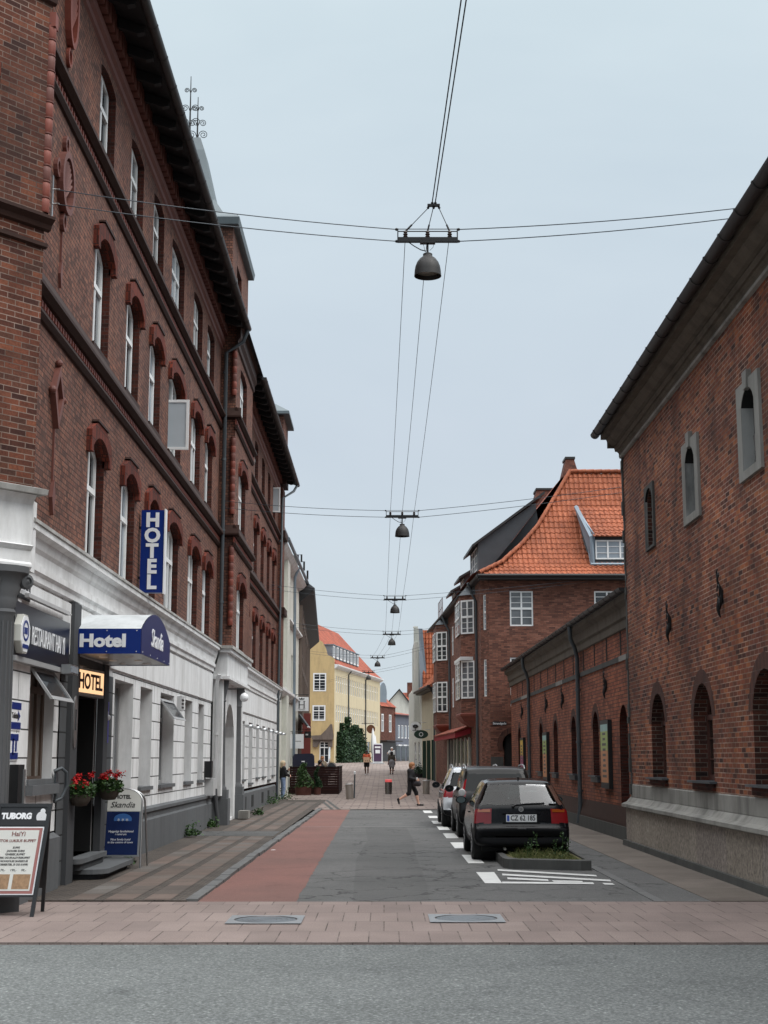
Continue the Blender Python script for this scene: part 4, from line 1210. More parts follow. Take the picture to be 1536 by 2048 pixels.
hou = thing('brick_corner_house', 'dark red brick corner house with a steep orange pantile roof, white windows and rounded bays', 'house', (8, 66, 0))
HY = 61.0
fH = Fr((0, HY, 0), (1, 0, 0), (0, -1, 0))
b = MB()
hops = [(5.31, 6.29, 7.28, 8.76, 0), (8.88, 10.5, 7.28, 8.76, 0), (5.29, 6.25, 4.39, 5.96, 0), (8.85, 10.4, 4.39, 5.96, 0), (4.98, 5.85, .1, 2.1, .75)]
wall(b, fH, 4.42, 12.5, 0, 9.5, hops, .12)
fK, LK = seg_frame((4.42, 61.0), (4.12, 61.75), (0, 50))
wall(b, fK, 0, LK, 0, 9.5, [(.28, .56, 7.15, 8.65, 0), (.28, .56, 4.35, 5.9, 0)], .1)
fS, LS = seg_frame((4.12, 61.75), (3.15, 89.0), (0, 70))
sops = []
for s in (9.0, 10.6, 14.0):
    sops += [(s, s + .8, 7.1, 8.6, 0), (s, s + .8, 4.4, 5.9, 0)]
wall(b, fS, 0, LS, 0, 9.6, sops, .12)
b.face([(12.5, 61, 0), (12.5, 61, 9.5), (12.5, 89, 9.5), (12.5, 89, 0)]); b.face([(3.15, 89, 0), (12.5, 89, 0), (12.5, 89, 9.6), (3.15, 89, 9.6)])
b.build('brick_wall', [M['brickH'], M['reveal']], hou)
for k, (a, c, z0, z1, r) in enumerate(hops[:4]):
    window(hou, fH, a, c, z0, z1, 0, d=-.03, fw=.06, mull=1 if c - a < 1.2 else 2, trans=.5, bars=3, glass=['glassc', 'glass', 'glass', 'glass'][k])
for z0, z1 in ((7.15, 8.65), (4.35, 5.9)): window(hou, fK, .28, .56, z0, z1, 0, d=-.02, fw=.05, mull=0, trans=.5, bars=3, glass='glassl')
for k, (a, c, z0, z1, r) in enumerate(sops): window(hou, fS, a, c, z0, z1, 0, d=.0, fw=.06, mull=1, trans=.5, bars=3)
b = MB(); b.fbox(fH, 4.98, 5.85, .1, 2.9, -.12, -.1); b.build('door', M['dark'], hou)
b = MB()
A = arc(4.98, 5.85, 2.1, .75, 10); O = arc(4.75, 6.08, 2.1, .98, 10)
for i in range(10): b.prism(fH, [A[i], A[i + 1], O[i + 1], O[i]], 0, .03)
b.build('brick_arch', M['archdark'], hou)
b = MB(); b.fbox(fH, 4.43, 4.95, 1.35, 1.85, .005, .03); b.build('stone_panel', M['stoned'], hou)
# front roof slope, flared at the eave, with the hip on the left
cur = [(0, 9.40), (.8, 9.92), (1.7, 10.85), (2.4, 11.75), (3.3, 13.05), (4.2, 14.55)]
hip = lerp_tab([(0, 4.0), (.15, 5.0), (.35, 5.98), (.52, 6.75), (.75, 7.55), (1.0, 8.46)])
dorm = lambda u, z: 8.85 < u and 10.0 < z < 12.15
tile_roof(hou, 'tile_roof', (0, 60.45, 0), (1, 0, 0), cur, hip, lambda t: 12.8, M['tile'], skip=dorm)
hp = [(4.0, 60.45, 9.44), (5.0, 61.2, 9.98), (5.98, 62.12, 10.92), (6.75, 62.85, 11.82), (7.55, 63.75, 13.12), (8.46, 64.65, 14.62)]
b = MB()
def along(pts, step):
    out = []
    for p, q in zip(pts, pts[1:]):
        p, q = Vector(p), Vector(q); n = max(1, int((q - p).length / step))
        out += [p.lerp(q, i / n) for i in range(n)]
    return out + [Vector(pts[-1])]
hs = along(hp, .34)
for p, q in zip(hs, hs[1:]): b.tube([p + Vector((0, 0, .03)), q + Vector((0, 0, .07))], [.10, .085], 8)
rs = along([(8.46, 64.65, 14.62), (12.8, 64.65, 14.62)], .34)
for p, q in zip(rs, rs[1:]): b.tube([p, q + Vector((0, 0, .03))], [.11, .095], 8)
b.build('ridge_tiles', M['tile'], hou, 50)
# street side slope, dark tiles
sc = [(0, 9.45), (1.0, 10.0), (2.0, 11.2), (4.6, 14.5)]
SU = Vector((fS.U.x, fS.U.y, 0))
b = MB()
n0 = Vector((3.72, 60.6, 0)); In = Vector((SU.y, -SU.x, 0))
In = In if In.x > 0 else -In
for (h0, z0), (h1, z1) in zip(sc, sc[1:]):
    A0 = h0 * .95; A1 = h1 * .95
    b.face([n0 + SU * A0 + In * h0 + Vector((0, 0, z0)), n0 + SU * 28 + In * h0 + Vector((0, 0, z0)), n0 + SU * 28 + In * h1 + Vector((0, 0, z1)), n0 + SU * A1 + In * h1 + Vector((0, 0, z1))])
b.face([n0 + SU * 28 + Vector((0, 0, 9.45)), n0 + SU * 28 + In * 4.6 + Vector((0, 0, 14.5)), n0 + SU * 28 + In * 9 + Vector((0, 0, 9.45))])
b.face([n0 + SU * 4.4 + In * 4.6 + Vector((0, 0, 14.5)), n0 + SU * 28 + In * 4.6 + Vector((0, 0, 14.5)), n0 + SU * 28 + In * 9 + Vector((0, 0, 9.45)), n0 + In * 9 + SU * 4 + Vector((0, 0, 9.45))])
b.build('street_roof', M['tileo'], hou)
for s0, s1, zt, hh in ((3.4, 7.2, 11.9, 13.6), (10.0, 12.6, 11.3, 12.5), (15.2, 17.8, 11.2, 12.4)):
    b = MB()
    q = lambda s, h, z: n0 + SU * s + In * h + Vector((0, 0, z))
    sm = (s0 + s1) / 2
    for s in (s0, s1): b.face([q(s, .6, 9.8), q(s, .6, zt - .6), q(s, 3.2, hh - .5), q(s, 3.6, 9.8)])
    b.face([q(s0, .6, 9.8), q(s1, .6, 9.8), q(s1, .6, zt - .6), q(s0, .6, zt - .6)])
    d = b.build('dormer', M['zincdk'], hou)
    b = MB()
    b.face([q(s0 - .25, .3, zt - .75), q(s1 + .25, .3, zt - .75), q(s1 + .25, 3.6, hh), q(s0 - .25, 3.6, hh)])
    b.face([q(s0 - .25, .3, zt - .87), q(s1 + .25, .3, zt - .87), q(s1 + .25, 3.6, hh - .12), q(s0 - .25, 3.6, hh - .12)])
    b.face([q(s0 - .25, .3, zt - .75), q(s0 - .25, 3.6, hh), q(s0 - .25, 3.6, hh - .12), q(s0 - .25, .3, zt - .87)])
    b.face([q(s0 - .25, .3, zt - .75), q(s1 + .25, .3, zt - .75), q(s1 + .25, .3, zt - .87), q(s0 - .25, .3, zt - .87)])
    b.build('dormer_roof', M['gutter'], d)
    fD = Fr(q(0, .59, 0), SU, -In)
    window(hou, fD, s0 + .4, s1 - .4, 10.1, zt - .75, 0, d=.01, fw=.05, mull=2, trans=0, bars=2)
# long dormer in the front slope
b = MB()
b.face([(8.95, 61.3, 9.98), (12.8, 61.3, 9.98), (12.8, 61.3, 11.15), (8.95, 61.3, 11.15)])
b.face([(8.95, 61.3, 9.98), (8.95, 61.3, 11.15), (8.62, 63.4, 12.65), (8.62, 62.2, 10.9)])
dm = b.build('dormer', M['greydk'], hou)
tile_roof(dm, 'dormer_roof', (0, 61.05, 0), (1, 0, 0), [(0, 11.12), (.7, 11.5), (2.1, 12.7)], lambda t: 8.95 - .38 * t, lambda t: 12.8, M['tile'])
b = MB(); b.add([Vector(p) for p in ((8.78, 61.2, 9.9), (8.98, 61.2, 9.9), (8.98, 61.12, 11.2), (8.58, 63.3, 12.75), (8.42, 63.2, 12.72), (8.74, 61.6, 10.6))], [(0, 1, 2, 3, 4, 5)])
b.tube([(8.88, 61.2, 9.93), (8.86, 61.25, 11.1), (8.5, 63.25, 12.75)], .10, 6); b.tube([(8.8, 61.15, 9.92), (12.8, 61.15, 9.92)], .07, 6)
b.build('lead_flashing', M['zinc'], dm)
window(hou, Fr((0, 61.28, 0), (1, 0, 0), (0, -1, 0)), 9.02, 12.2, 10.15, 10.98, 0, d=0.02, fw=.06, mull=5, trans=0, bars=2, glass='glassl')
# eaves trim, gutters
b = MB()
b.tube([(3.95, 60.42, 9.36), (12.8, 60.42, 9.36)], .07, 8); b.box(3.98, 12.8, 60.5, 61, 9.2, 9.34)
b.tube([(3.95, 60.42, 9.36), (n0 + SU * 28 + Vector((-.05, 0, 9.4)))], .08, 8)
b.add([(3.98, 60.5, 9.3), (4.42, 61, 9.3)] + [tuple(n0 + SU * 28 + Vector((.0, 0, 9.35))), tuple(n0 + SU * 28 + In * .5 + Vector((0, 0, 9.35)))], [(0, 1, 3, 2)])
b.build('gutter', M['gutter'], hou)
# chimneys
for x0, x1, y0, y1, z0, z1, t in ((8.15, 8.95, 65.2, 66.4, 12.5, 15.35, .12), (7.6, 8.75, 72.5, 74.0, 12.5, 15.25, .08), (7.45, 8.5, 80, 81.5, 12.5, 15.4, .06)):
    b = MB()
    b.add([(x0, y0, z0), (x1, y0, z0), (x1, y1, z0), (x0, y1, z0), (x0 + .02, y0, z0 + 2), (x1, y0, z0 + 2), (x1, y1, z0 + 2), (x0 + .02, y1, z0 + 2), (x0 + t + .1, y0 + .1, z1), (x1 - t - .1, y0 + .1, z1), (x1 - t - .1, y1 - .1, z1), (x0 + t + .1, y1 - .1, z1)],
          [(0, 1, 5, 4), (1, 2, 6, 5), (2, 3, 7, 6), (3, 0, 4, 7), (4, 5, 9, 8), (5, 6, 10, 9), (6, 7, 11, 10), (7, 4, 8, 11), (8, 9, 10, 11)])
    c = b.build('chimney', M['brickF'], hou)
    b = MB(); b.box(x0 + t + .05, x1 - t - .05, y0 + .05, y1 - .05, z1, z1 + .1); b.build('chimney_cap', M['gutter'], c)
# oriel bays on the street side
def bay(s, W, D, z0, z1, wz):
    P = [(s, 0), (s + .55, D), (s + W - .55, D), (s + W, 0)]
    W3 = [fS.p(a, 0, c) for a, c in P]
    bb = MB()
    for i in range(3):
        fr, L = seg_frame(W3[i], W3[i + 1], fS.p(s + W / 2, 0, 5))
        wall(bb, fr, 0, L, z0, z1, [], .1)
    o = bb.build('bay_wall', M['brickH'], hou)
    for i in range(3):
        fr, L = seg_frame(W3[i], W3[i + 1], fS.p(s + W / 2, 0, 5))
        for (a, c) in wz:
            k = .05
            w = window(o, fr, k, L - k, a, c, 0, d=.05, fw=.07, mull=1, trans=.5, bars=3, glass='glassc' if i == 0 and s < 6 else 'glass')
    bb = MB()
    Z = [(z0, 1.0), (z0 - .04, 1.08), (z0 - .12, 1.06), (z0 - .35, .75), (z0 - .55, .3), (z0 - .6, .05)]
    prev = None
    for z, k in Z:
        q = [fS.p(s + W / 2 + (a - s - W / 2) * (.35 + .65 * k), z, c * k) for a, c in P]
        if prev:
            for i in range(3): bb.face([prev[i], prev[i + 1], q[i + 1], q[i]])
        prev = q
    bb.build('bay_corbel', M['terracotta'], o)
    bb = MB()
    q0 = [fS.p(s + W / 2 + (a - s - W / 2) * 1.06, z1, c * 1.1) for a, c in P]; q1 = [fS.p(s + W / 2 + (a - s - W / 2) * .9, z1 + .55, c * .3) for a, c in P]
    for i in range(3): bb.face([q0[i], q0[i + 1], q1[i + 1], q1[i]])
    bb.face(q0); bb.build('bay_roof', M['zincdk'], o)
bay(2.2, 3.4, .62, 3.75, 8.95, ((4.38, 6.03), (7.22, 8.72)))
bay(17.3, 3.4, .62, 3.6, 9.0, ((4.25, 5.88), (7.04, 8.6)))
b = MB(); b.prism(fS, [(2.3, 6.05), (5.5, 6.05), (5.5, 6.2), (2.3, 6.2)], 0, .68); b.build('bay_hood', M['paint'], hou)
pipe(hou, [fS.p(.9, 9.3, .45), fS.p(1.0, 8.9, .3), fS.p(1.1, 8.5, .08), fS.p(1.1, .1, .08)], .06, 'pipe')
pipe(hou, [fS.p(15.9, 9.3, .45), fS.p(15.8, 8.9, .3), fS.p(15.7, 8.5, .08), fS.p(15.7, .1, .08)], .06, 'pipe')
# shop front: awning strip and white posts
b = MB()
b.prism(Fr(fS.p(0, 0, 0), -fS.N * -1, fS.U), [(.02, 3.16), (.75, 2.92), (.75, 2.70), (.70, 2.70), (.02, 2.9)], 4.6, 18.0)
b.build('awning', M['red'], hou)
b = MB(); b.prism(Fr(fS.p(0, 0, 0), fS.N, fS.U), [(.0, 3.3), (.8, 2.97), (.8, 2.93), (.0, 3.2)], 4.5, 18.1); b.build('awning_roof', M['tileo'], hou)
b = MB(); b.fbox(fS, 4.6, 18, .1, 2.7, .005, .02); b.build('shop_window', M['glass'], hou)
for s in (5.2, 7.2, 9.4, 11.6, 13.6, 15.6, 17.4):
    b = MB(); b.fbox(fS, s, s + .4, .05, 2.75, .02, .07); b.build('shop_post', M['offwhite'], hou)
# balcony rail on the eave and cowl
b = MB()
for s in (18.0, 19.0, 20.0, 21.0):
    p = n0 + SU * s + Vector((.1, 0, 9.4)); b.tube([p, p + Vector((0, 0, 1.0))], .025, 5)
for z in (9.9, 10.4):
    b.tube([n0 + SU * 18 + Vector((.1, 0, z)), n0 + SU * 21 + Vector((.1, 0, z))], .02, 5)
b.build('eaves_railing', M['steel'], hou)
# small street sign and camera
ss = thing('street_name_sign', 'small dark street name plate on the brick corner house', 'street sign', (4.8, 60.95, 3.2))
b = MB(); b.fbox(fH, 4.52, 5.10, 3.14, 3.30, .002, .03); b.build('plate', M['blackpl'], ss)
text('Strandgade', .125, fH.p(4.81, 3.215, .031), (1, 0, 0), (0, 0, 1), 'letter', ss, off=.002)
cam = thing('security_camera', 'white security camera on the dark brick corner house', 'camera', (5.55, 60.9, 3.9))
b = MB(); b.tube([fH.p(5.4, 3.95, 0), fH.p(5.4, 3.95, .12)], .03, 8); b.tube([fH.p(5.3, 3.98, .14), fH.p(5.65, 3.9, .3)], .075, 10); b.build('camera_body', M['paint'], cam)

# ------------------------------------------------------------------ cream house and white gable house beyond
cre = thing('cream_house', 'cream rendered house with dark green shop doors beside the bay windowed brick house', 'house', (4, 90, zg(90)))
fT, LT = seg_frame((3.2, 89.05), (2.55, 98.5), (0, 90))
b = MB()
wall(b, fT, 0, LT, 0, 6.2, [(1.0, 2.2, .5, 2.8, 0), (4.0, 5.4, .5, 2.8, 0), (6.8, 8.0, .5, 2.8, 0)], .2)
b.face([(3.2, 89.05, 0), (3.2, 89.05, 6.2), (9, 89.05, 6.2), (9, 89.05, 0)])
fF = Fr((0, 89.0, 0), (1, 0, 0), (0, -1, 0))
b.build('wall', M['cream'], cre)
for a, c in ((1.0, 2.2), (4.0, 5.4), (6.8, 8.0)):
    b = MB(); b.fbox(fT, a, c, .45, 2.8, -.18, -.1); d = b.build('shop_door', M['green'], cre)
    b = MB(); b.fbox(fT, a - .1, a, .45, 2.9, 0, .22); b.build('door_shutter', M['green'], d)
tile_roof(cre, 'tile_roof', fT.p(0, 0, .45), fT.U, [(0, 6.15), (.6, 6.6), (3.6, 10.2)] if False else [(0, 6.15), (-.6, 6.6), (-3.6, 10.2)], lambda t: 0, lambda t: LT, M['tile'])
b = MB(); b.tube([fT.p(-.1, 6.12, .5), fT.p(LT, 6.12, .5)], .09, 8); b.fbox(fT, 0, LT, 5.95, 6.1, 0, .42); b.build('gutter', M['gutter'], cre)
pipe(cre, [fT.p(.4, 6.1, .4), fT.p(.4, 5.6, .1), fT.p(.4, .4, .1)], .06, 'pipe')
whi = thing('white_gable_house', 'tall white rendered house with pale gable edge and orange roof at the bend', 'house', (4, 104, zg(104)))
fV, LV2 = seg_frame((2.5, 98.6), (1.9, 112.0), (0, 105))
b = MB()
wall(b, fV, 0, LV2, 0, 6.6, [(1.5, 2.5, 4.6, 5.9, 0), (4.5, 5.5, 4.6, 5.9, 0), (1.2, 3.0, .9, 2.9, 0), (5, 7, .9, 2.9, 0)], .2)
b.face([(2.5, 98.6, 0), (10, 98.6, 0), (10, 98.6, 6.6), (6.0, 98.6, 10.6), (2.25, 98.6, 10.6) if False else (2.5, 98.6, 6.6)])
b.face([(1.9, 112, 0), (10, 112, 0), (10, 112, 6.6), (5.5, 112, 11), (1.9, 112, 6.6)])
b.build('wall', M['offwhite'], whi)
# gable wall fronting the lane: parapet strip seen edge on
b = MB()
b.box(2.05, 2.32, 99.9, 100.2, 4.2, 10.65); b.box(2.02, 2.34, 99.88, 100.22, 10.65, 10.75)
b.add([(2.05, 100, 4.2), (2.5, 98.7, 4.2), (2.5, 98.7, 6.6), (2.36, 98.7, 10.5), (2.05, 100, 10.6)], [(0, 1, 2, 3, 4)])
b.box(2.05, 2.5, 99.0, 106, 4.2, 9.6)
b.build('gable_parapet', M['offwhite'], whi)
b = MB(); b.add([(2.34, 98.9, 10.5), (2.62, 98.8, 10.5), (2.95, 98.4, 6.5), (2.45, 98.4, 6.5)], [(0, 1, 2, 3)]); b.box(2.36, 2.52, 98.8, 99.9, 6.5, 10.5); b.build('lead_flashing', M['zinc'], whi)
tile_roof(whi, 'tile_roof', (0, 98.2, 0), (1, 0, 0), [(0, 6.4), (.6, 8.4), (1.2, 10.45)], lambda t: 2.6 + .0 * t, lambda t: 9, M['tile'], course=.36)
for a, c, z0, z1 in ((1.5, 2.5, 4.6, 5.9), (4.5, 5.5, 4.6, 5.9), (1.2, 3.0, .9, 2.9), (5, 7, .9, 2.9)):
    window(whi, fV, a, c, z0, z1, 0, d=-.05, mull=1, trans=.6)
ov = []
for k, (y, z, lab, mt, mi) in enumerate(((95.5, 3.78, 'round white hanging shop sign with a dark tree emblem', 'letter', 'letterk'), (93.0, 3.28, 'dark green oval hanging shop sign below the round white one', 'green', 'letter'))):
    x = 2.05 if k == 0 else 2.35
    t = thing('hanging_sign', lab, 'shop sign', (x, y, z))
    b = MB(); MT = Matrix(((1, 0, 0), (0, 0, 1), (0, 1, 0)))
    b.lathe([(.002, -.03), (.36 if k == 0 else .30, -.03), (.36 if k == 0 else .30, .03), (.002, .03)], (x, y, z), 24, M=MT if k == 0 else MT @ Matrix.Diagonal((1.5, .9, 1)).to_3x3()); b.build('sign_disc', M[mt], t)
    b = MB()
    if k == 0:
        for a in range(7): b.ball((x + .13 * math.cos(a * .9), y - .05, z + .06 + .07 * math.sin(a * .9)), .065, 5)
        b.box(x - .02, x + .02, y - .06, y - .04, z - .2, z + .05); b.box(x - .2, x + .2, y - .06, y - .04, z - .22, z - .19)
    else:
        b.lathe([(.10, -.01), (.13, -.01), (.13, .01), (.10, .01)], (x, y - .045, z), 16, M=MT)
    b.build('emblem', M[mi], t)
    b = MB(); b.tube([(x + .25, y, z + .3), (x + 1.0, y, z + .3)], .02, 6); b.build('bracket', M['steel'], t)

# ------------------------------------------------------------------ left side beyond the hotel
crb = thing('cream_townhouse', 'narrow cream stucco townhouse with a grey downpipe, directly beyond the red brick hotel', 'house', (-6, 72, 0))
fL = Fr((-4.72, 0, 0), (0, 1, 0), (1, 0, 0))
b = MB()
wall(b, fL, 63.8, 80.4, 0, 11.2, [(65.3, 66.6, .4, 3.2, 0), (70.5, 72, 1, 3, 0), (66, 67.2, 5, 7, 0), (70, 71.2, 5, 7, 0), (74, 75.2, 5, 7, 0), (74, 75.5, 1, 3, 0)], .25)
b.box(-4.8, -4.55, 64.0, 64.7, 0, 11.0); b.box(-4.8, -4.5, 67.6, 69.2, 0, 11.0)
b.face([(-4.72, 80.4, 0), (-12, 80.4, 0), (-12, 80.4, 11.2), (-4.72, 80.4, 11.2)])
b.build('wall', M['offwhite'], crb)
b = MB()
b.profile(fL, [(0, 4.55), (.15, 4.6), (.28, 4.78), (.28, 4.9), (0, 5.0)], 63.8, 80.4); b.profile(fL, [(0, 8.3), (.2, 8.4), (.2, 8.5), (0, 8.6)], 63.8, 80.4)
b.profile(fL, [(0, 10.9), (.25, 11.05), (.42, 11.25), (0, 11.4)], 63.8, 80.4); b.build('cornice', M['white'], crb)
for a, c, z0, z1 in ((66, 67.2, 5, 7), (70, 71.2, 5, 7), (74, 75.2, 5, 7), (70.5, 72, 1, 3), (74, 75.5, 1, 3)):
    window(crb, fL, a, c, z0, z1, 0, d=-.15)
b = MB(); b.fbox(fL, 65.3, 66.6, .3, 3.2, -.24, -.18); b.build('door', M['paintg'], crb)
b = MB(); b.face([(-4.3, 63.8, 11.4), (-4.3, 80.4, 11.4), (-5.4, 80.4, 14.2), (-5.4, 63.8, 14.2)]); b.face([(-5.4, 63.8, 14.2), (-5.4, 80.4, 14.2), (-12, 80.4, 14.4), (-12, 63.8, 14.4)])
b.face([(-4.3, 63.81, 11.4), (-5.4, 63.81, 14.2), (-12, 63.81, 14.4), (-12, 63.81, 11.4)]); b.build('mansard_roof', M['zincdk'], crb)
b = MB(); b.tube([(-4.25, 63.8, 11.42), (-4.25, 80.4, 11.42)], .08, 8); b.build('gutter', M['zinc'], crb)
pipe(crb, [(-4.3, 72.8, 11.3), (-4.5, 72.8, 10.8), (-4.46, 72.8, .05)], .075, 'zinc')
orn = thing('ornate_townhouse', 'dark ornate townhouse with a deep black eaves overhang, brick piers and stucco window heads', 'house', (-6, 87, zg(85)))
fO, LO_ = seg_frame((-4.72, 80.42), (-6.05, 116.5), (0, 95))
b = MB()
oo = [(y, y + 1.3, z0, z1, 0) for y in (1.6, 4.2, 6.8, 9.4, 12, 15, 18, 21, 24, 27, 30, 33) for z0, z1 in ((1.2, 3.3), (4.7, 6.5), (7.6, 9.3))]
wall(b, fO, 0, LO_, 0, 10.4, oo, .3)
b.face([(-6.05, 116.5, 0), (-12, 116.5, 0), (-12, 116.5, 10.4), (-6.05, 116.5, 10.4)])
b.build('wall', [M['brickF'], M['trim']], orn)
for a, c, z0, z1, r in oo[:21]:
    window(orn, fO, a, c, z0, z1, 0, d=-.12)
    b = MB(); b.fbox(fO, a - .15, c + .15, z1, z1 + .35, 0, .2); b.build('window_head', M['trim'], orn); b = MB(); b.fbox(fO, a - .2, c + .2, z0 - .15, z0, 0, .15); b.build('window_sill', M['trim'], orn)
for y in (.05, 3.2, 5.8, 8.4, 11.2, 14, 17, 20, 23, 26, 29, 32): 
    b = MB(); b.fbox(fO, y, y + .55, 0, 10.2, 0, .18); b.build('pilaster', M['trim'], orn)
b = MB(); b.fbox(fO, 0, LO_, 3.75, 4.3, .181, .25); b.build('string_course', M['trim'], orn)
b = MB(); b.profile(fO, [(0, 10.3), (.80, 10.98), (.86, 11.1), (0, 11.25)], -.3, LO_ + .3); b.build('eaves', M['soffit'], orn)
b = MB(); P = lambda u, d, z: fO.p(u, z, d)
b.face([P(-.3, .86, 11.12), P(LO_ + .3, .86, 11.12), P(LO_ - 1, -1.4, 13.0), P(1.2, -1.4, 13.0)]); b.face([P(-.3, .86, 11.12), P(1.2, -1.4, 13.0), P(1.2, -7, 13.0), P(-.3, -7, 11.12)]); b.face([P(1.2, -1.4, 13.0), P(LO_ - 1, -1.4, 13.0), P(LO_ - 1, -7, 13.0), P(1.2, -7, 13.0)])
b.build('roof', M['slate'], orn)
b = MB(); b.box(-5.35, -4.85, 80.5, 81.1, 10.6, 13.0); b.build('chimney', M['cap'], orn)
b = MB(); b.tube([(-4.85, 81.0, 12.5), (-4.85, 81, 13.1), (-4.65, 81, 13.1), (-4.65, 81, 12.7), (-4.5, 81, 12.7), (-4.5, 81, 12.2)], .06, 6); b.tube([(-4.3, 81, 11.7), (-4.3, 81, 12.2)], .06, 6); b.build('roof_ornament', M['black'], orn)

# ------------------------------------------------------------------ yellow building
yel = thing('yellow_building', 'long yellow three storey building with red tiled roof and white framed dormers', 'building', (-5, 138, zg(130)))
fY, LY = seg_frame((-4.42, 130.0), (-.42, 155.0), (2, 135))
fG = Fr((0, 130.0, 0), (1, 0, 0), (0, -1, 0))
b = MB()
gop = [(-6.32, -5.15, 7.66, 9.28, 0), (-6.36, -5.2, 5.06, 6.43, 0), (-5.68, -4.75, 1.4, 3.7, 0)]
wall(b, fG, -10, -4.42, .5, 9.9, gop, .15)
pr = [(-4.42, 9.9), (-4.42, 10.55), (-4.7, 10.75), (-5.05, 10.9), (-5.2, 11.5), (-5.5, 12.05), (-5.9, 12.3), (-6.5, 12.2), (-7, 12.6), (-10, 14.0), (-10, 9.9)]
b.prism(fG, pr, -.35, 0)
b.build('gable_wall', M['yellow'], yel)
b = MB()
yw = []
k = 0
us = [.8 + i * 1.02 + (.5 if i > 5 else 0) + (.5 if i > 14 else 0) for i in range(22)]
for u in us:
    yw += [(u, u + .52, 7.62, 9.1, 0), (u, u + .52, 5.0, 6.5, 0)]
yw = [o for o in yw if o[1] < LY - .4]
wall(b, fY, 0, LY, .5, 9.9, yw + [(2.2, 3.6, 1.4, 3.6, 0), (17.5, 19, 1.4, 3.4, 0), (20, 23, 1.5, 3.5, 0)], .12)
b.build('long_wall', M['yellowl'], yel)
for (a, c, z0, z1, r) in gop[:2]: window(yel, fG, a, c, z0, z1, 0, d=.02, fw=.12, mull=1, trans=.64, bars=4)
for a, c, z0, z1, r in yw: window(yel, fY, a, c, z0, z1, 0, d=-.04, fw=.05, mull=0, trans=.62, bars=0, glass='glassl' if random.random() < .5 else 'glassc')
b = MB(); b.fbox(fY, 20, 23, 1.5, 3.5, -.1, -.05); b.fbox(fY, 17.5, 19, 1.4, 3.4, -.1, -.05); b.build('shop_window', M['glass'], yel)
b = MB()
b.prism(fG, [(-6.35, 3.4), (-6.45, 3.75), (-5.6, 3.8), (-5.1, 4.3), (-4.75, 4.75), (-4.6, 4.75), (-4.45, 3.7), (-4.5, 3.4)], 0, .35)
b.prism(fG, [(-6.3, 2.75), (-6.3, 3.4), (-4.55, 3.4), (-4.55, 2.75), (-4.9, 2.75), (-5.0, 3.2), (-5.6, 3.25), (-5.85, 2.9), (-5.9, 2.75)], 0, .2)
b.build('door_canopy', M['trim'], yel)
window(yel, fG, -5.7, -4.85, 1.35, 3.25, 0, d=.02, fw=.08, mull=1, trans=.72, bars=2)
b = MB(); b.profile(fY, [(0, 9.7), (.2, 9.8), (.35, 9.95), (.35, 10.05), (0, 10.1)], 0, LY + .2); b.build('cornice', M['white'], yel)
b = MB(); b.profile(fY, [(.3, 10.0), (-.9, 11.0), (-4.6, 15.0), (-9, 10)], 0.35, LY + .3); b.build('roof', M['tileo'], yel)
for i in range(8):
    u = 1.5 + i * 1.75
    b = MB(); b.fbox(fY, u - .12, u + 1.07, 10.72, 11.9, -2.1, -.45); d = b.build('dormer', M['zinc'], yel)
    window(d, fY, u - .1, u + 1.05, 10.78, 11.86, 0, d=-.43, fw=.13, mull=1, trans=0)
    b = MB(); b.fbox(fY, u - .2, u + 1.15, 11.9, 11.97, -2.2, -.36); b.build('dormer_roof', M['zinc'], d)
b = MB(); p = fY.p(9, 14.6, -4.5); b.box(p.x - .4, p.x + .4, p.y - .4, p.y + .4, 14.2, 15.6); b.build('chimney', M['brickF'], yel)
for u in (6.6, 16.0): pipe(yel, [fY.p(u, 9.8, .35), fY.p(u, 9.5, .08), fY.p(u, 1.5, .08)], .06, 'pipe')

# ivy climbing along the foot of the yellow wall
rv = random.Random(11)
def leaves(b, pts, s0, s1, rnd):
    for p in pts:
        s = rnd.uniform(s0, s1); a = Vector((rnd.uniform(-1, 1), rnd.uniform(-1, 1), rnd.uniform(-.6, .8))).normalized()
        c = a.cross(Vector((rnd.uniform(-1, 1), rnd.uniform(-1, 1), rnd.uniform(-1, 1)))).normalized()
        p = Vector(p); b.face([p - a * s, p + c * s * .55, p + a * s, p - c * s * .55])
b = MB(); pts = []
for cu, w, h in ((1.4, 1.0, 2.8), (2.6, .9, 3.6), (3.8, 1.1, 3.0), (5.2, 1.2, 4.2), (6.6, 1.1, 3.3), (8.3, 1.2, 3.5), (9.6, 1.0, 3.6), (10.8, .9, 2.7), (12.2, .8, 3.3), (13.4, .7, 2.2)):
    for i in range(1500):
        t = rv.random() ** .8; ww = w * .74 * (1 - .82 * t)
        pts.append(fY.p(cu + rv.gauss(0, ww * .5), 1.3 + h * t, max(.03, abs(rv.gauss(.25, .28)) * (1.3 - .7 * t))))
leaves(b, pts, .06, .15, rv)
ivy = thing('climbing_ivy', 'dark green ivy mass climbing the foot of the long yellow wall', 'ivy', fY.p(5, 1.3, 0))
b.build('foliage', M['leafd'], ivy)
b = MB()
for cu in (2, 5.2, 8.5): b.tube([fY.p(cu, 1.2, .1), fY.p(cu + .2, 3.2, .08)], [.08, .03], 6)
b.build('stem', M['bark'], ivy)

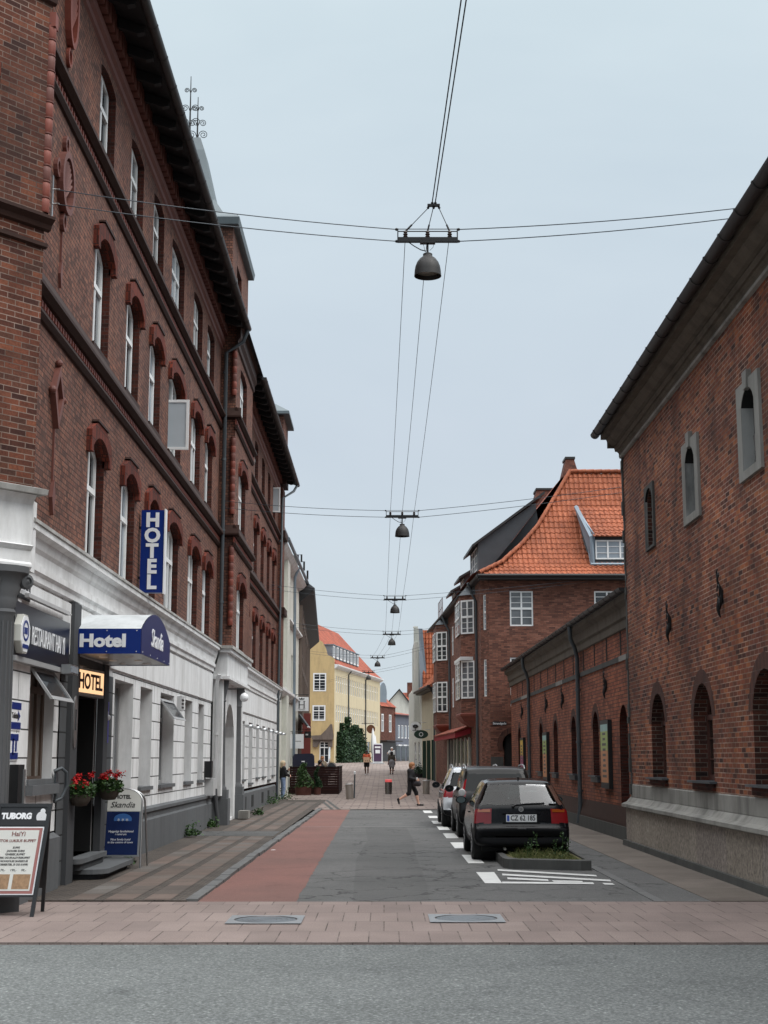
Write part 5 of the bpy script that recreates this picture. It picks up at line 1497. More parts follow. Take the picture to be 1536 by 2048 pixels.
# ------------------------------------------------------------------ houses closing the street
br = thing('brown_brick_house', 'small brown brick house with a rounded zinc dormer beside the yellow building', 'house', (.4, 158, zg(158)))
fB, LB = seg_frame((-.42, 155.2), (1.25, 160.5), (2, 155))
b = MB(); wall(b, fB, 0, LB, 1, 7.3, [(.5, 1.3, 4.6, 6.5, 0), (3.2, 4.1, 4.5, 6.4, 0)], .15); b.face([fB.p(LB, 1, 0), fB.p(LB, 7.3, 0), fB.p(LB, 7.3, -6), fB.p(LB, 1, -6)]); b.build('wall', M['brickF'], br)
for a, c in ((.5, 1.3), (3.2, 4.1)): window(br, fB, a, c, 4.55, 6.45, 0, d=.0, fw=.12)
b = MB(); b.fbox(fB, .1, LB, 1.2, 3.5, .02, .05); b.build('shop_front', M['blackpl'], br)
b = MB(); b.fbox(fB, 0, LB + .2, 3.55, 3.65, 0, .8); b.build('awning', M['gutter'], br)
b = MB(); b.profile(fB, [(.15, 7.25), (-1.5, 8.6), (-5, 11), (-8, 7.3)], 0, LB); b.build('roof', M['tileo'], br)
b = MB()
for i in range(8):
    a0, a1 = PI * i / 8, PI * (i + 1) / 8
    q = lambda a, d: fB.p(2.4 + 1.3 * math.cos(a), 8.6 + 1.25 * math.sin(a), d)
    b.face([q(a0, -.4), q(a1, -.4), q(a1, -4), q(a0, -4)])
b.fbox(fB, 1.1, 3.7, 7.3, 8.6, -3, -.42); b.face([fB.p(2.4 + 1.3 * math.cos(PI * i / 8), 8.6 + 1.25 * math.sin(PI * i / 8), -.41) for i in range(9)])
b.build('dormer', M['zinc'], br)
gh = thing('grey_house', 'blue grey rendered house with broad red roof at the street end', 'house', (2.2, 164, zg(164)))
fQ, LQ = seg_frame((1.2, 160.6), (4.9, 170.5), (6, 160))
b = MB(); qo = [(u, u + .7, 3.95, 5.4, 0) for u in (1, 2.1, 3.2, 4.3, 5.8, 6.9, 8, 9.1)]
wall(b, fQ, 0, LQ, 1, 6.6, qo, .12); b.build('wall', M['greyhouse'], gh)
for a, c, z0, z1, r in qo: window(gh, fQ, a, c, z0, z1, 0, d=-.03, fw=.1, mull=0, trans=0, glass='glassl')
b = MB()
for i in range(6): b.fbox(fQ, .4 + i * 1.7, 1.6 + i * 1.7, 1.4, 3.1, .01, .03)
b.build('shop_window', M['glass'], gh)
b = MB()
for i in range(6): b.fbox(fQ, .5 + i * 1.7, 1.5 + i * 1.7, 3.12, 3.26, .01, .25)
b.build('shop_fascia', M['letter'], gh)
b = MB()
b.face([fQ.p(-.6, 6.5, .3), fQ.p(LQ + .4, 6.5, .3), fQ.p(LQ - 1, 7.2, -4.5), fQ.p(-.6, 10.0, -4.5)]); b.face([fQ.p(-.6, 6.5, .3), fQ.p(-.6, 10.0, -4.5), fQ.p(-.6, 6.5, -9)]); b.face([fQ.p(-.6, 10.0, -4.5), fQ.p(LQ - 1, 7.2, -4.5), fQ.p(LQ, 6.5, -9), fQ.p(-.6, 6.5, -9)])
b.build('roof', M['tileo'], gh)
b = MB(); p = fQ.p(.2, 10.5, -4.6); b.box(p.x - .3, p.x + .3, p.y - .3, p.y + .3, 9.0, 10.6); b.build('chimney', M['brickF'], gh)
wg = thing('white_gable', 'white gable with a grey slate roof rising behind the red roofs', 'house', (3, 190, zg(190)))
b = MB(); b.add([(.8, 190, 1), (3.9, 190, 1), (6.5, 190, 4.5), (2.0, 190, 10.5), (.8, 190, 9.2)], [(0, 1, 2, 3, 4)]); b.face([(.8, 190, 1), (.8, 200, 1), (.8, 200, 9.2), (.8, 190, 9.2)]); b.build('wall', M['offwhite'], wg)
b = MB()
b.add([(2.0, 189.7, 10.7), (7, 189.7, 4.4), (7, 189.7, 4.2), (2.0, 189.7, 10.45), (2.0, 202, 10.7), (7, 202, 4.4)], [(0, 1, 2, 3), (0, 4, 5, 1)]); b.add([(2.0, 189.7, 10.7), (.5, 189.7, 9.0), (.5, 202, 9.0), (2.0, 202, 10.7)], [(0, 1, 2, 3)])
b.build('roof', M['slate'], wg)
rr_ = thing('red_roof_house', 'red tiled roof with a brick chimney peeping up beyond the white gable', 'house', (4.5, 205, zg(205)))
b = MB(); b.box(2.6, 9, 205, 212, 1, 8.2); b.build('wall', M['brickF'], rr_)
b = MB(); b.add([(2.4, 204.6, 8.1), (9.2, 204.6, 8.1), (9.2, 208.5, 11.0), (2.4, 208.5, 11.0), (2.4, 212.4, 8.1), (9.2, 212.4, 8.1)], [(0, 1, 2, 3), (3, 2, 5, 4), (0, 3, 4)]); b.build('roof', M['tileo'], rr_)
b = MB(); b.box(3.3, 4.1, 207.6, 208.4, 10, 12.4); b.build('chimney', M['brickF'], rr_)

# ------------------------------------------------------------------ hanging street lamps and their wires
SAG = .0
def make_lamp(label):
    t = thing('hanging_street_lamp', label, 'street lamp', (0, 0, 0), 'street lamps hung over the middle of the street')
    b = MB()
    b.box(-.43, .43, -.03, .03, -.035, .035); b.box(-.11, .11, -.045, .045, -.055, -.02)
    b.tube([(-.43, 0, .13), (.43, 0, .13)], .008, 6); b.tube([(-.43, 0, .165), (.43, 0, .165)], .006, 6)
    for x in (-.43, .43):
        b.box(x - .008, x + .008, -.015, .015, -.04, .17)
        for z in (-.02, .16): b.ball((x + math.copysign(.02, x), 0, z), .022, 6)
    b.build('crossbar', M['black'], t)
    for x in (-.32, 0, .32):
        b = MB(); b.lathe([(.01, .03), (.03, .04), (.034, .055), (.02, .065), (.034, .078), (.034, .09), (.02, .10), (.03, .115), (.022, .135), (.004, .14)], (x, 0, 0), 10); b.build('insulator', M['insul'], t, 50)
    b = MB(); b.tube([(0, 0, -.03), (0, 0, -.24)], .014, 8)
    b.build('stem', M['black'], t)
    b = MB(); b.tube([(-.28, 0, -.03), (-.2, 0, -.09), (-.1, 0, -.15), (-.02, 0, -.17)], .008, 5)
    b.tube([(-.07, 0, -.04), (-.05, .02, -.1), (-.04, .02, -.17)], .003, 4); b.tube([(.09, 0, -.04), (.08, .0, -.11), (.03, 0, -.16)], .003, 4)
    b.build('feed_cable', M['black'], t)
    b = MB()
    pf = [(.055, -.205), (.068, -.215), (.068, -.245), (.075, -.255), (.115, -.285), (.155, -.34), (.178, -.40), (.188, -.46), (.193, -.52), (.196, -.545)]
    b.lathe(pf + [(.188, -.545), (.18, -.46), (.165, -.39), (.14, -.33), (.09, -.29), (.01, -.27)], (0, 0, 0), 32)
    b.lathe([(.004, -.205), (.055, -.205)], (0, 0, 0), 32)
    sh = b.build('lamp_shade', M['shade'], t, 50)
    b = MB(); b.lathe([(.004, -.50), (.16, -.49), (.18, -.47)], (0, 0, 0), 24); b.build('lamp_glass', M['lampglass'], sh, 50)
    return t
M['insul'] = plain('brown_insulator', lin(50, 36, 30), .4)
M['shade'] = plain('weathered_lamp_metal', lin(46, 44, 43), .55, .3, var=.4, nscale=9)
M['lampglass'] = plain('grimy_lamp_glass', lin(120, 116, 106), .3, var=.3, nscale=20)
LAMPS = [(.63, 20, 9.18, 'nearest and largest bell shaped street lamp, hung high on wires below the black clamp'),
         (.49, 38.5, 8.21, 'second bell shaped lamp along the wires, level with the downpipe of the hotel'),
         (.44, 58.5, 8.13, 'third bell shaped lamp along the wires, left of the brick corner house'),
         (.39, 73, 7.94, 'fourth bell shaped lamp along the wires, small against the pale sky'),
         (-.41, 92, 8.05, 'fifth bell shaped lamp, small, just right of the yellow building roof'),
         (-1.17, 110, 8.17, 'far tiny bell shaped lamp seen against the red roof of the yellow building')]
l0 = make_lamp(LAMPS[0][3])
lamps = []
for i, (x, y, z, lab) in enumerate(LAMPS):
    o = l0 if i == 0 else copy_tree(l0, label=lab)
    o.location = (x, y, z); lamps.append(o)
def wire(name, label, pts, r, group, cat='cable'):
    b = MB(); b.tube(pts, r, 5); o = b.build(name, M['wire'])
    return tag(o, label, cat, group)
M['wire'] = plain('dark_steel_wire', lin(62, 68, 74), .5, .4)
def sagpts(p, q, s, n=10):
    p, q = Vector(p), Vector(q)
    return [p.lerp(q, i / n) - Vector((0, 0, s * 4 * (i / n) * (1 - i / n))) for i in range(n + 1)]
ANC = [((-4.58, 19.09, 9.58), (-4.58, 19.09, 9.37), (5.45, 20.1, 9.74), (5.45, 20.1, 9.60)),
       ((-4.5, 39.7, 8.85), (-4.5, 39.7, 8.66), (7.2, 38.9, 9.2), (7.2, 38.9, 9.05)),
       ((-4.6, 58.6, 8.75), (-4.6, 58.6, 8.56), (8.55, 60.92, 9.24), (8.6, 60.92, 9.14)),
       ((-4.6, 72.9, 8.5), (-4.6, 72.9, 8.3), (3.7, 73.4, 8.5), (3.7, 73.4, 8.3)),
       ((-4.6, 91, 8.4), (-4.6, 91, 8.25), (3.1, 91, 8.9), (3.1, 91, 8.7)),
       ((-5.0, 129.9, 8.6), (-5.0, 129.9, 8.45), (2.4, 108, 8.9), (2.4, 108, 8.7))]
names = ['the nearest lamp', 'the second lamp', 'the third lamp', 'the fourth lamp', 'the fifth lamp', 'the far tiny lamp']
for (x, y, z, _), A, nm in zip(LAMPS, ANC, names):
    for j, (e, lv) in enumerate((((x - .45, y, z + .16), 'upper'), ((x - .45, y, z - .02), 'lower'))):
        wire('span_wire', f'{lv} thin wire from {nm} to the houses beside the hotel side', sagpts(A[j], e, .05), .0075, 'wires holding the street lamps')
    for j, (e, lv) in enumerate((((x + .45, y, z + .16), 'upper'), ((x + .45, y, z - .02), 'lower'))):
        wire('span_wire', f'{lv} thin wire from {nm} to the museum and brick house side', sagpts(A[2 + j], e, .05), .0075, 'wires holding the street lamps')
for i in range(4):
    for k, (dx, lv) in enumerate(((-.32, 'first'), (0, 'middle'), (.32, 'last'))):
        p, q = LAMPS[i], LAMPS[i + 1]
        wire('feed_wire', f'{lv} of three fine wires from {names[i]} to {names[i + 1]}', sagpts((p[0] + dx, p[1], p[2] + .10), (q[0] + dx, q[1], q[2] + .10), .12), .0055 if i else .005, 'fine wires running along the street')
# the wires above the nearest lamp, towards the viewer
cl = thing('wire_clamp', 'black clamp gathering three stays above the nearest lamp', 'clamp', (.72, 20, 9.71))
b = MB(); b.box(.63, .81, 19.97, 20.03, 9.69, 9.72)
for x in (.64, .72, .80): b.ball((x, 20, 9.67), .02, 6)
for x in (.70, .745): b.ball((x, 20, 9.74), .022, 6)
b.build('clamp_bar', M['black'], cl)
for x, xe in ((.645, .31), (.715, .63), (.795, .95)):
    b = MB(); m = Vector((x, 20, 9.67)).lerp(Vector((xe, 20, 9.31)), .72)
    b.tube([(x, 20, 9.67), (xe, 20, 9.31)], .006, 5); b.tube([m, Vector((xe, 20, 9.31))], .014, 6); b.build('stay', M['black'], cl)
for k, (x0, x1, lv) in enumerate(((.70, .83, 'left'), (.745, 1.22, 'right'))):
    wire('stay_wire', f'{lv} of two wires rising from the clamp above the nearest lamp', [(x0, 20, 9.75), (x0 + (.14 if k == 0 else .15), 14.4, 9.9), (x0 + .5, 0, 10.3)], .0085, 'two wires above the nearest lamp')
wb = thing('wire_bracket', 'small steel wire bracket bolted to the hotel brickwork near the corner', 'bracket', (-4.6, 19.09, 9.45))
b = MB(); b.fbox(fA, 19.06, 19.12, 9.18, 9.78, 0, .02); b.tube([(-4.6, 19.09, 9.58), (-4.5, 19.09, 9.58)], .012, 6); b.tube([(-4.6, 19.09, 9.37), (-4.5, 19.09, 9.37)], .012, 6); b.build('plate', M['steel'], wb)
b = MB(); b.tube([(5.5, 20.1, 8.9), (5.5, 20.1, 9.85)], .03, 8); o = b.build('roof_post', M['pipe']); tag(o, 'short steel post on the museum roof holding two wires', 'post')

# ------------------------------------------------------------------ signs on the hotel
hs_ = thing('vertical_hotel_sign', 'tall dark blue sign with white letters HOTEL hung on the hotel front', 'sign', (-4.35, 27.0, 5.6))
b = MB(); b.box(-4.56, -4.12, 26.90, 27.06, 4.84, 6.40); b.build('sign_box', M['navy'], hs_)
b = MB(); b.box(-4.125, -4.10, 26.88, 27.08, 4.82, 6.42); b.build('sign_edge', M['letter'], hs_)
b = MB(); b.box(-4.63, -4.5, 26.96, 27.0, 6.05, 6.1); b.box(-4.63, -4.5, 26.96, 27.0, 5.1, 5.15); b.build('bracket', M['black'], hs_)
for i, ch in enumerate('HOTEL'):
    text(ch, .36, (-4.345, 26.895, 6.20 - i * .293), (1, 0, 0), (0, 0, 1), 'letter', hs_, off=.016, depth=.008)
# barrel canopy
cn = thing('entrance_canopy', 'blue barrel canopy with white top over the hotel door, lettered Hotel and Skandia', 'canopy', (-4.2, 23.2, 3.5))
y0, y1, z0, z1, zt, x1 = 21.47, 24.35, 3.32, 3.69, 4.02, -3.60
A = arc(y0, y1, z1, zt - z1, 14)
b = MB()
for p, q in zip(A, A[1:]): b.face([(HX, p[0], p[1]), (HX, q[0], q[1]), (x1, q[0], q[1]), (x1, p[0], p[1])])
b.build('canopy_top', plaster('dirty_white_plastic', (.55, .57, .58, 1), (.30, .32, .32, 1), amt=.7), cn, 60)
b = MB(); b.box(HX, x1, y0 - .012, y0 + .01, z0, z1); b.build('front_panel', M['navy'], cn)
b = MB(); b.face([(x1 + .012, y0, z0)] + [(x1 + .012, p[0], p[1]) for p in A] + [(x1 + .012, y1, z0)]); b.box(x1 - .01, x1 + .01, y0, y1, z0, z1)
b.box(HX, x1, y1 - .01, y1 + .012, z0, z1); b.build('end_panel', M['navy2'], cn)
b = MB(); b.box(HX, x1 - .02, y0 + .02, y1 - .02, z0 + .01, z0 + .03); sf = b.build('canopy_underside', plain('canopy_underside', (.30, .31, .32, 1), .3), cn)
for x in (-4.3, -3.9):
    for y in (22.3, 23.1, 23.9):
        b = MB(); b.lathe([(.002, -.012), (.055, -.012), (.07, 0), (.07, .01)], (x, y, z0 + .008), 14); b.build('downlight', M['letter'], sf)
text('Hotel', .255, (-4.16, y0 - .014, 3.505), (1, 0, 0), (0, 0, 1), 'letter', cn, off=.012, depth=.006, sx=1.18)
text('Skandia', .40, (x1 + .016, 22.95, 3.62), (0, 1, 0), (0, 0, 1), 'letter', cn, depth=.004, shear=.3, sx=1.0)
b = MB()
for x in (-4.55, -4.1, -3.66):
    for z in (z0 + .03, z1 - .03): b.ball((x, y0 - .014, z), .010, 4)
for y in (21.6, 22.3, 23.0, 23.7, 24.25): b.ball((x1 + .014, y, z0 + .03), .010, 4)
b.build('rivets' if False else 'rivet', M['steel'], cn)
# lit sign over the door
ls = thing('lit_hotel_sign', 'small warm lit sign reading HOTEL above the dark hotel doorway', 'sign', (-4.6, 22.8, 2.95))
fl, _ = seg_frame((-4.64, 21.95), (-4.50, 23.45), (0, 20)); o = fl.p(0, 0, 0)
b = MB(); b.fbox(fl, 0, 1.5, 2.74, 3.17, -.12, 0); b.build('sign_box', M['paintg'], ls)
b = MB(); b.fbox(fl, .04, 1.46, 2.79, 3.13, .001, .006); b.build('lit_panel', glow('lit_sign_panel', (1.0, .62, .33, 1), .85), ls)
text('HOTEL', .33, fl.p(.75, 2.955, .008), fl.U, (0, 0, 1), 'sgnk', ls, off=.008, sx=1.22) if 'sgnk' in M else text('HOTEL', .33, fl.p(.75, 2.955, .008), fl.U, (0, 0, 1), plain('dark_red_lettering', lin(60, 16, 14), .5), ls, off=.008, sx=1.22)
# restaurant sign
rs_ = thing('restaurant_sign', 'dark glossy fascia with white raised letters RESTAURANT HAI YI beside the canopy', 'sign', (-4.58, 19.9, 3.3))
b = MB(); b.fbox(fA, 17.8, 20.95, 3.05, 3.72, .004, .07); b.build('fascia', plain('gloss_blue_black', lin(18, 24, 36), .3, spec=.3), rs_)
b = MB(); b.fbox(fA, 17.8, 21.0, 2.98, 3.045, .0, .10); b.build('fascia_base', M['paintg'], rs_)
text('RESTAURANT HAI YI', .34, fA.p(19.55, 3.34, .10), (0, 1, 0), (0, 0, 1), 'letter', rs_, off=.0, depth=.004, sx=.62)
b = MB(); b.fbox(fA, 18.2, 20.6, 3.80, 3.85, .08, .14); b.tube([fA.p(18.9, 3.84, 0), fA.p(18.9, 3.84, .1)], .012, 5); b.tube([fA.p(20.9, 3.84, 0), fA.p(20.9, 3.84, .1)], .012, 5); b.build('strip_light', M['pipew'], rs_)
bs = thing('beer_lightbox', 'octagonal white lightbox with a blue emblem, at the left end of the restaurant sign', 'sign', (-4.5, 18.0, 3.3))
b = MB(); C8 = [(18.02 + .26 * math.cos(PI / 8 + k * PI / 4) , 3.32 + .26 * math.sin(PI / 8 + k * PI / 4)) for k in range(8)]
b.prism(fA, C8, .0, .15); b.build('sign_box', plain('yellowed_white_plastic', (.5, .49, .44, 1), .4), bs)
b = MB(); b.prism(fA, [(18.02 + (u - 18.02) * .92, 3.32 + (z - 3.32) * .92) for u, z in C8], .151, .158); b.build('sign_face', M['letter'], bs)
b = MB()
ring(fA, 18.02, 3.36, .15, .13, .03, .158, .163); b.fbox(fA, 17.88, 18.16, 3.14, 3.19, .158, .163); b.fbox(fA, 17.94, 18.10, 3.32, 3.40, .158, .163); b.build('emblem', M['navy'], bs)
sn = thing('street_name_plate', 'dark street name plate lettered Bramstræde under the white hotel cornice', 'street sign', (-4.6, 18.45, 3.83))
b = MB(); b.fbox(fA, 18.0, 18.62, 3.78, 3.98, .036, .05); b.build('plate', M['blackpl'], sn)
text('Bramstræde', .13, fA.p(18.31, 3.88, .051), (0, 1, 0), (0, 0, 1), 'letter', sn, off=.002, sx=.78)
for k, (y, z, w, h, lab) in enumerate(((18.30, 2.32, .50, .36, 'blue and white arrow sticker sign on the white wall, the upper of two'), (18.26, 1.94, .42, .34, 'blue and white picture sticker on the white wall, the lower of two'))):
    t = thing('wall_sticker', lab, 'sticker', fA.p(y, z, 0))
    b = MB(); b.fbox(fA, y - w / 2, y + w / 2, z - h / 2, z + h / 2, .002, .012); b.build('plate', M['letter'], t)
    b = MB(); b.fbox(fA, y - w / 2 + .02, y + w / 2 - .02, z + h * .22, z + h / 2 - .015, .0125, .016); b.fbox(fA, y - w / 2 + .02, y + w / 2 - .02, z - h / 2 + .015, z - h * .22, .0125, .016)
    if k: b.fbox(fA, y - .1, y - .02, z - .1, z + .1, .0125, .016); b.fbox(fA, y + .04, y + .12, z - .06, z + .08, .0125, .016)
    else: b.prism(fA, [(y + .08, z + .07), (y + .2, z), (y + .08, z - .07)], .0125, .016)
    b.build('print', M['navy'], t)
    if k == 0: text('Toilettet', .10, fA.p(y - .04, z, .0125), (0, 1, 0), (0, 0, 1), 'letterk', t, off=.002)
op = thing('blue_door_plaque', 'blue notice plaque with white figures on the grey wall right of the door', 'sign', (-4.6, 24.1, 2.35))
b = MB(); b.fbox(fA, 23.98, 24.35, 2.05, 2.72, .021, .035); b.build('plate', plain('violet_blue_enamel', lin(48, 48, 150), .4), op)
b = MB(); b.fbox(fA, 24.05, 24.28, 2.5, 2.56, .0355, .038); b.fbox(fA, 24.12, 24.2, 2.2, 2.4, .0355, .038); b.ball(fA.p(24.22, 2.46, .04), .05, 5); b.build('print', M['letter'], op)
hp_ = thing('silver_plaque', 'long rounded silver plaque on the grey post left of the hotel door', 'plaque', (-4.52, 21.7, 2.3))
b = MB(); E8 = [(21.38 + .13 * math.cos(a), 2.32 + .38 * math.sin(a)) for a in [2 * PI * k / 20 for k in range(20)]]
b.prism(fA, E8, .091, .11); b.build('plate', M['steel'], hp_)
b = MB(); b.fbox(fA, 21.34, 21.42, 2.2, 2.5, .1105, .114); b.build('print', M['greydk'], hp_)
hr = thing('grab_rail', 'curved grey metal handrail on the grey wall left of the hotel door', 'handrail', (-4.5, 21.2, 1.4))
b = MB(); b.tube([fA.p(20.45, 1.62, .03), fA.p(20.5, 1.66, .12), fA.p(20.6, 1.60, .17), fA.p(20.62, 1.42, .18), fA.p(20.58, 1.25, .12), fA.p(20.5, 1.2, .03)], .026, 8); b.prism(fA, [(20.46, 1.22), (20.58, 1.22), (20.6, 1.6), (20.46, 1.62)], .03, .06); b.build('rail', M['pipe'], hr, 50)
ash = thing('wall_ashtray', 'tall black wall ashtray on the white corner beside the restaurant window', 'ashtray', (-4.5, 18.6, 1.4))
b = MB(); b.fbox(fA, 18.05, 18.35, 1.15, 1.72, .01, .13); b.build('body', M['black'], ash)
b = MB(); b.fbox(fA, 18.28, 18.34, 1.1, 1.66, .131, .15); b.build('trim', M['steel'], ash)
sl = thing('floodlight', 'small silver floodlight at the right end of the restaurant sign', 'lamp', (-4.4, 20.5, 3.0))
b = MB(); b.fbox(fA, 20.3, 20.8, 2.96, 3.09, .11, .24); b.build('housing', M['steel'], sl)
b = MB(); b.fbox(fA, 20.33, 20.77, 2.98, 3.07, .241, .25); b.build('lens', M['glassl'], sl)
ve = thing('wall_vent', 'small white louvred vent box on the white hotel wall between two windows', 'vent', (-4.55, 32.75, 3.0))
b = MB(); b.fbox(fA, 32.55, 32.95, 2.84, 3.16, 0, .10); b.build('housing', M['pipew'], ve)
b = MB()
for z in (2.9, 2.98, 3.06): b.fbox(fA, 32.6, 32.9, z, z + .035, .101, .11)
b.build('louvre', M['black'], ve)
mb_ = thing('waste_box', 'dark ashtray box above a pale grey cabinet on the hotel wall by the portal', 'cabinet', (-4.5, 38.2, 1.2))
b = MB(); b.fbox(fA, 37.9, 38.45, .85, 1.28, .0, .22); b.build('cabinet', M['pipew'], mb_)
b = MB(); b.fbox(fA, 37.75, 38.1, 1.3, 1.72, .0, .18); b.build('ashtray', M['black'], mb_)
gl_ = thing('globe_lamp', 'white globe wall lamp beside the portal of the projecting hotel bay', 'lamp', (-3.98, 41.6, 3.5))
b = MB(); b.ball((-3.98, 41.6, 3.50), .125, 12); b.build('globe', M['letter'], gl_, 60)
b = MB(); b.tube([(-4.46, 41.6, 3.74), (-3.98, 41.6, 3.74), (-3.98, 41.6, 3.64)], .02, 6); b.build('bracket', M['black'], gl_)
def sconce(y, lab):
    t = thing('wall_spotlight', lab, 'lamp', (-4.6, y, 2.8), 'spotlights in a row on the white hotel wall')
    b = MB(); b.tube([(-4.6, y, 2.82), (-4.28, y, 2.82)], .016, 6); b.build('arm', M['steel'], t)
    b = MB(); b.lathe([(.002, .06), (.10, .06), (.13, .03), (.13, -.03), (.02, -.035)], (-4.28, y, 2.79), 14); b.build('head', M['steel'], t, 50)
for i, y in enumerate((46.6, 49.4, 52.2, 55.2, 57.8, 60.0, 62.0)):
    sconce(y, ['nearest', 'second', 'third', 'fourth', 'fifth', 'sixth', 'farthest'][i] + ' grey spotlight in the row on the white wall past the portal')
# flower baskets
def basket(x, y, z, lab, seed):
    t = thing('flower_basket', lab, 'flower basket', (x, y, z), 'geranium baskets beside the hotel door')
    b = MB(); b.lathe([(.02, -.15), (.10, -.14), (.155, -.06), (.175, .02), (.16, .02), (.1, .0), (.01, .0)], (x, y, z), 18); b.build('basket', plain('woven_bowl_%d' % seed, lin(78, 70, 62), .8, var=.3, nscale=14, bmp=.4), t, 50)
    b = MB(); b.tube([(HX, y, z - .02), (x, y, z - .02)], .02, 6); b.build('bracket', M['black'], t)
    rnd = random.Random(seed); b = MB(); pts = []
    for i in range(650):
        a = rnd.uniform(0, 2 * PI); r = .225 * math.sqrt(rnd.random()); pts.append((x + r * math.cos(a), y + r * math.sin(a), z + rnd.uniform(-.02, .20) * (1.15 - r * 1.6)))
    leaves(b, pts, .02, .042, rnd); b.build('leaves', M['leaf'], t)
    for k in range(6):
        a = k * 1.05 + rnd.random(); r = rnd.uniform(.08, .19); c = Vector((x + r * math.cos(a), y + r * math.sin(a), z + .17 + rnd.uniform(-.06, .14)))
        b = MB(); pts = [c + Vector((rnd.gauss(0, .028), rnd.gauss(0, .028), rnd.gauss(0, .022))) for i in range(60)]
        leaves(b, pts, .015, .028, rnd); b.build('blossom', M['petal'], t)
basket(-4.40, 21.38, 1.26, 'bowl of red geraniums on the wall left of the hotel door', 21)
basket(-4.37, 23.45, 1.29, 'bowl of red geraniums right of the hotel door, above the white sandwich board', 22)

# sandwich boards
tb = thing('menu_board', 'black folding board with a white buffet menu poster at the pavement corner', 'sandwich board', (-4.2, 17.5, 0))
X0, X1 = -4.53, -3.93
def lean(x, t, e=0, back=False):
    """t 0 at the ground, 1 at the top; e lifts off the face"""
    y = 17.22 + .26 * t if not back else 17.80 - .30 * t
    return Vector((x + .11 * (t - 1), y - e, 1.27 * t))
def lbox(b, xa, xb, ta, tb_, e0, e1, back=False):
    b.add([lean(x, t, e, back) for e in (e0, e1) for t in (ta, tb_) for x in (xa, xb)], [(0, 2, 3, 1), (4, 5, 7, 6), (0, 1, 5, 4), (2, 6, 7, 3), (0, 4, 6, 2), (1, 3, 7, 5)])
b = MB(); lbox(b, X0 - .02, X0 + .02, 0, 1, 0, .035); lbox(b, X1 - .03, X1 + .015, 0, 1, 0, .035); lbox(b, X0 + .021, X1 - .031, .97, 1, 0, .035); lbox(b, X0 + .021, X1 - .031, .8, .969, .005, .022); lbox(b, X0 + .021, X1 - .031, .17, .799, .002, .012); b.build('front_frame', M['blackpl'], tb)
b = MB(); lbox(b, X0, X0 + .04, 0, 1, 0, .03, True); lbox(b, X1 - .04, X1, 0, 1, 0, .03, True); lbox(b, X0 + .041, X1 - .041, .22, .99, .0, .02, True); b.build('back_frame', M['blackpl'], tb)
b = MB(); lbox(b, X0 + .0, X1 - .035, .19, .79, .0125, .018); ps = b.build('poster_border', M['letter'], tb)
b = MB(); lbox(b, X0 + .015, X1 - .05, .20, .78, .0185, .021); b.build('poster_rim', M['pinkframe'], ps)
b = MB(); lbox(b, X0 + .05, X1 - .085, .225, .76, .0215, .024); b.build('poster_paper', M['paper'], ps)
TU = Vector((1, 0, 0)); TV = (lean(0, 1) - lean(0, 0)); TV.normalize(); xm = (X0 + X1) / 2 - .02
def ltext(s, size, x, t, mat, e=.026, **k): text(s, size, lean(x, t, e), TU, TV, mat, k.pop('par', ps), depth=.001, **k)
ltext('TUBORG', .092, xm - .06, .885, 'letter', .026, par=tb, off=.006, sx=.95)
b = MB(); b.lathe([(.002, -.004), (.062, -.004), (.062, .004), (.002, .004)], lean(X1 - .085, .875, .025), 20, M=Matrix(((1, 0, 0), (0, 0, 1), (0, 1, 0))) @ Matrix.Diagonal((1, 1.1, 1)).to_3x3()); b.lathe([(.002, -.004), (.030, -.004), (.030, .004), (.002, .004)], lean(X1 - .08, .932, .025), 14, M=Matrix(((1, 0, 0), (0, 0, 1), (0, 1, 0)))); b.build('emblem', M['letter'], tb)
ltext('HaiYi', .075, xm, .725, 'letterr', off=.001)
ltext('STOR LUKSUS BUFFET', .042, xm, .665, 'letterr', off=.001, sx=1.05)
for i, s in enumerate(('SUPPE', 'JAPANSK SUSHI', 'KINESISK BUFFET', 'FISK OG SKALDYRSBUFFET', 'MONGOLSK BARBECUE', 'DESSERTER, IS OG KAFFE')):
    ltext(s, .030, xm, .605 - i * .030, 'letterb', off=.0012)
ltext('179,-     199,-     99,-', .038, xm, .405, 'letterk')
b = MB()
for x0, x1 in ((X0 + .06, xm - .02), (xm + .02, X1 - .10)): lbox(b, x0, x1, .24, .37, .0245, .026)
b.build('food_picture', plain('food_picture', lin(150, 120, 90), .5, var=.6, nscale=28), ps)
sb = thing('hotel_sandwich_board', 'round topped white metal board with a blue poster and the words HOTEL Skandia', 'sandwich board', (-4.4, 24.2, 0))
def frame_pts(y0, y1, x0, x1, h, n=14):
    P = []
    r = (x1 - x0) / 2; zc = h - r * .62
    P.append((x0 - .03, y0, 0)); 
    for i in range(n + 1):
        a = PI - PI * i / n; t = (zc + r * .62 * math.sin(a)) / h
        P.append(((x0 + x1) / 2 + r * math.cos(a) , y0 + (y1 - y0) * t, zc + r * .62 * math.sin(a)))
    P.append((x1 + .03, y0, 0)); return P
bx0, bx1, bh = -4.66, -4.02, 1.29
b = MB(); b.tube(frame_pts(24.35, 24.62, bx0, bx1, bh), .017, 8); b.build('front_frame', M['steel'], sb, 60)
b = MB(); b.tube(frame_pts(24.95, 24.66, bx0 + .02, bx1 + .025, bh), .017, 8); b.build('back_frame', M['steel'], sb, 60)
fb = lambda x, t, e=0: Vector((x, 24.35 + .27 * t - e, bh * t))
def bq(b, xa, xb, ta, tb2, e0, e1): b.add([fb(x, t, e) for e in (e0, e1) for t in (ta, tb2) for x in (xa, xb)], [(0, 2, 3, 1), (4, 5, 7, 6), (0, 1, 5, 4), (2, 6, 7, 3), (0, 4, 6, 2), (1, 3, 7, 5)])
b = MB()
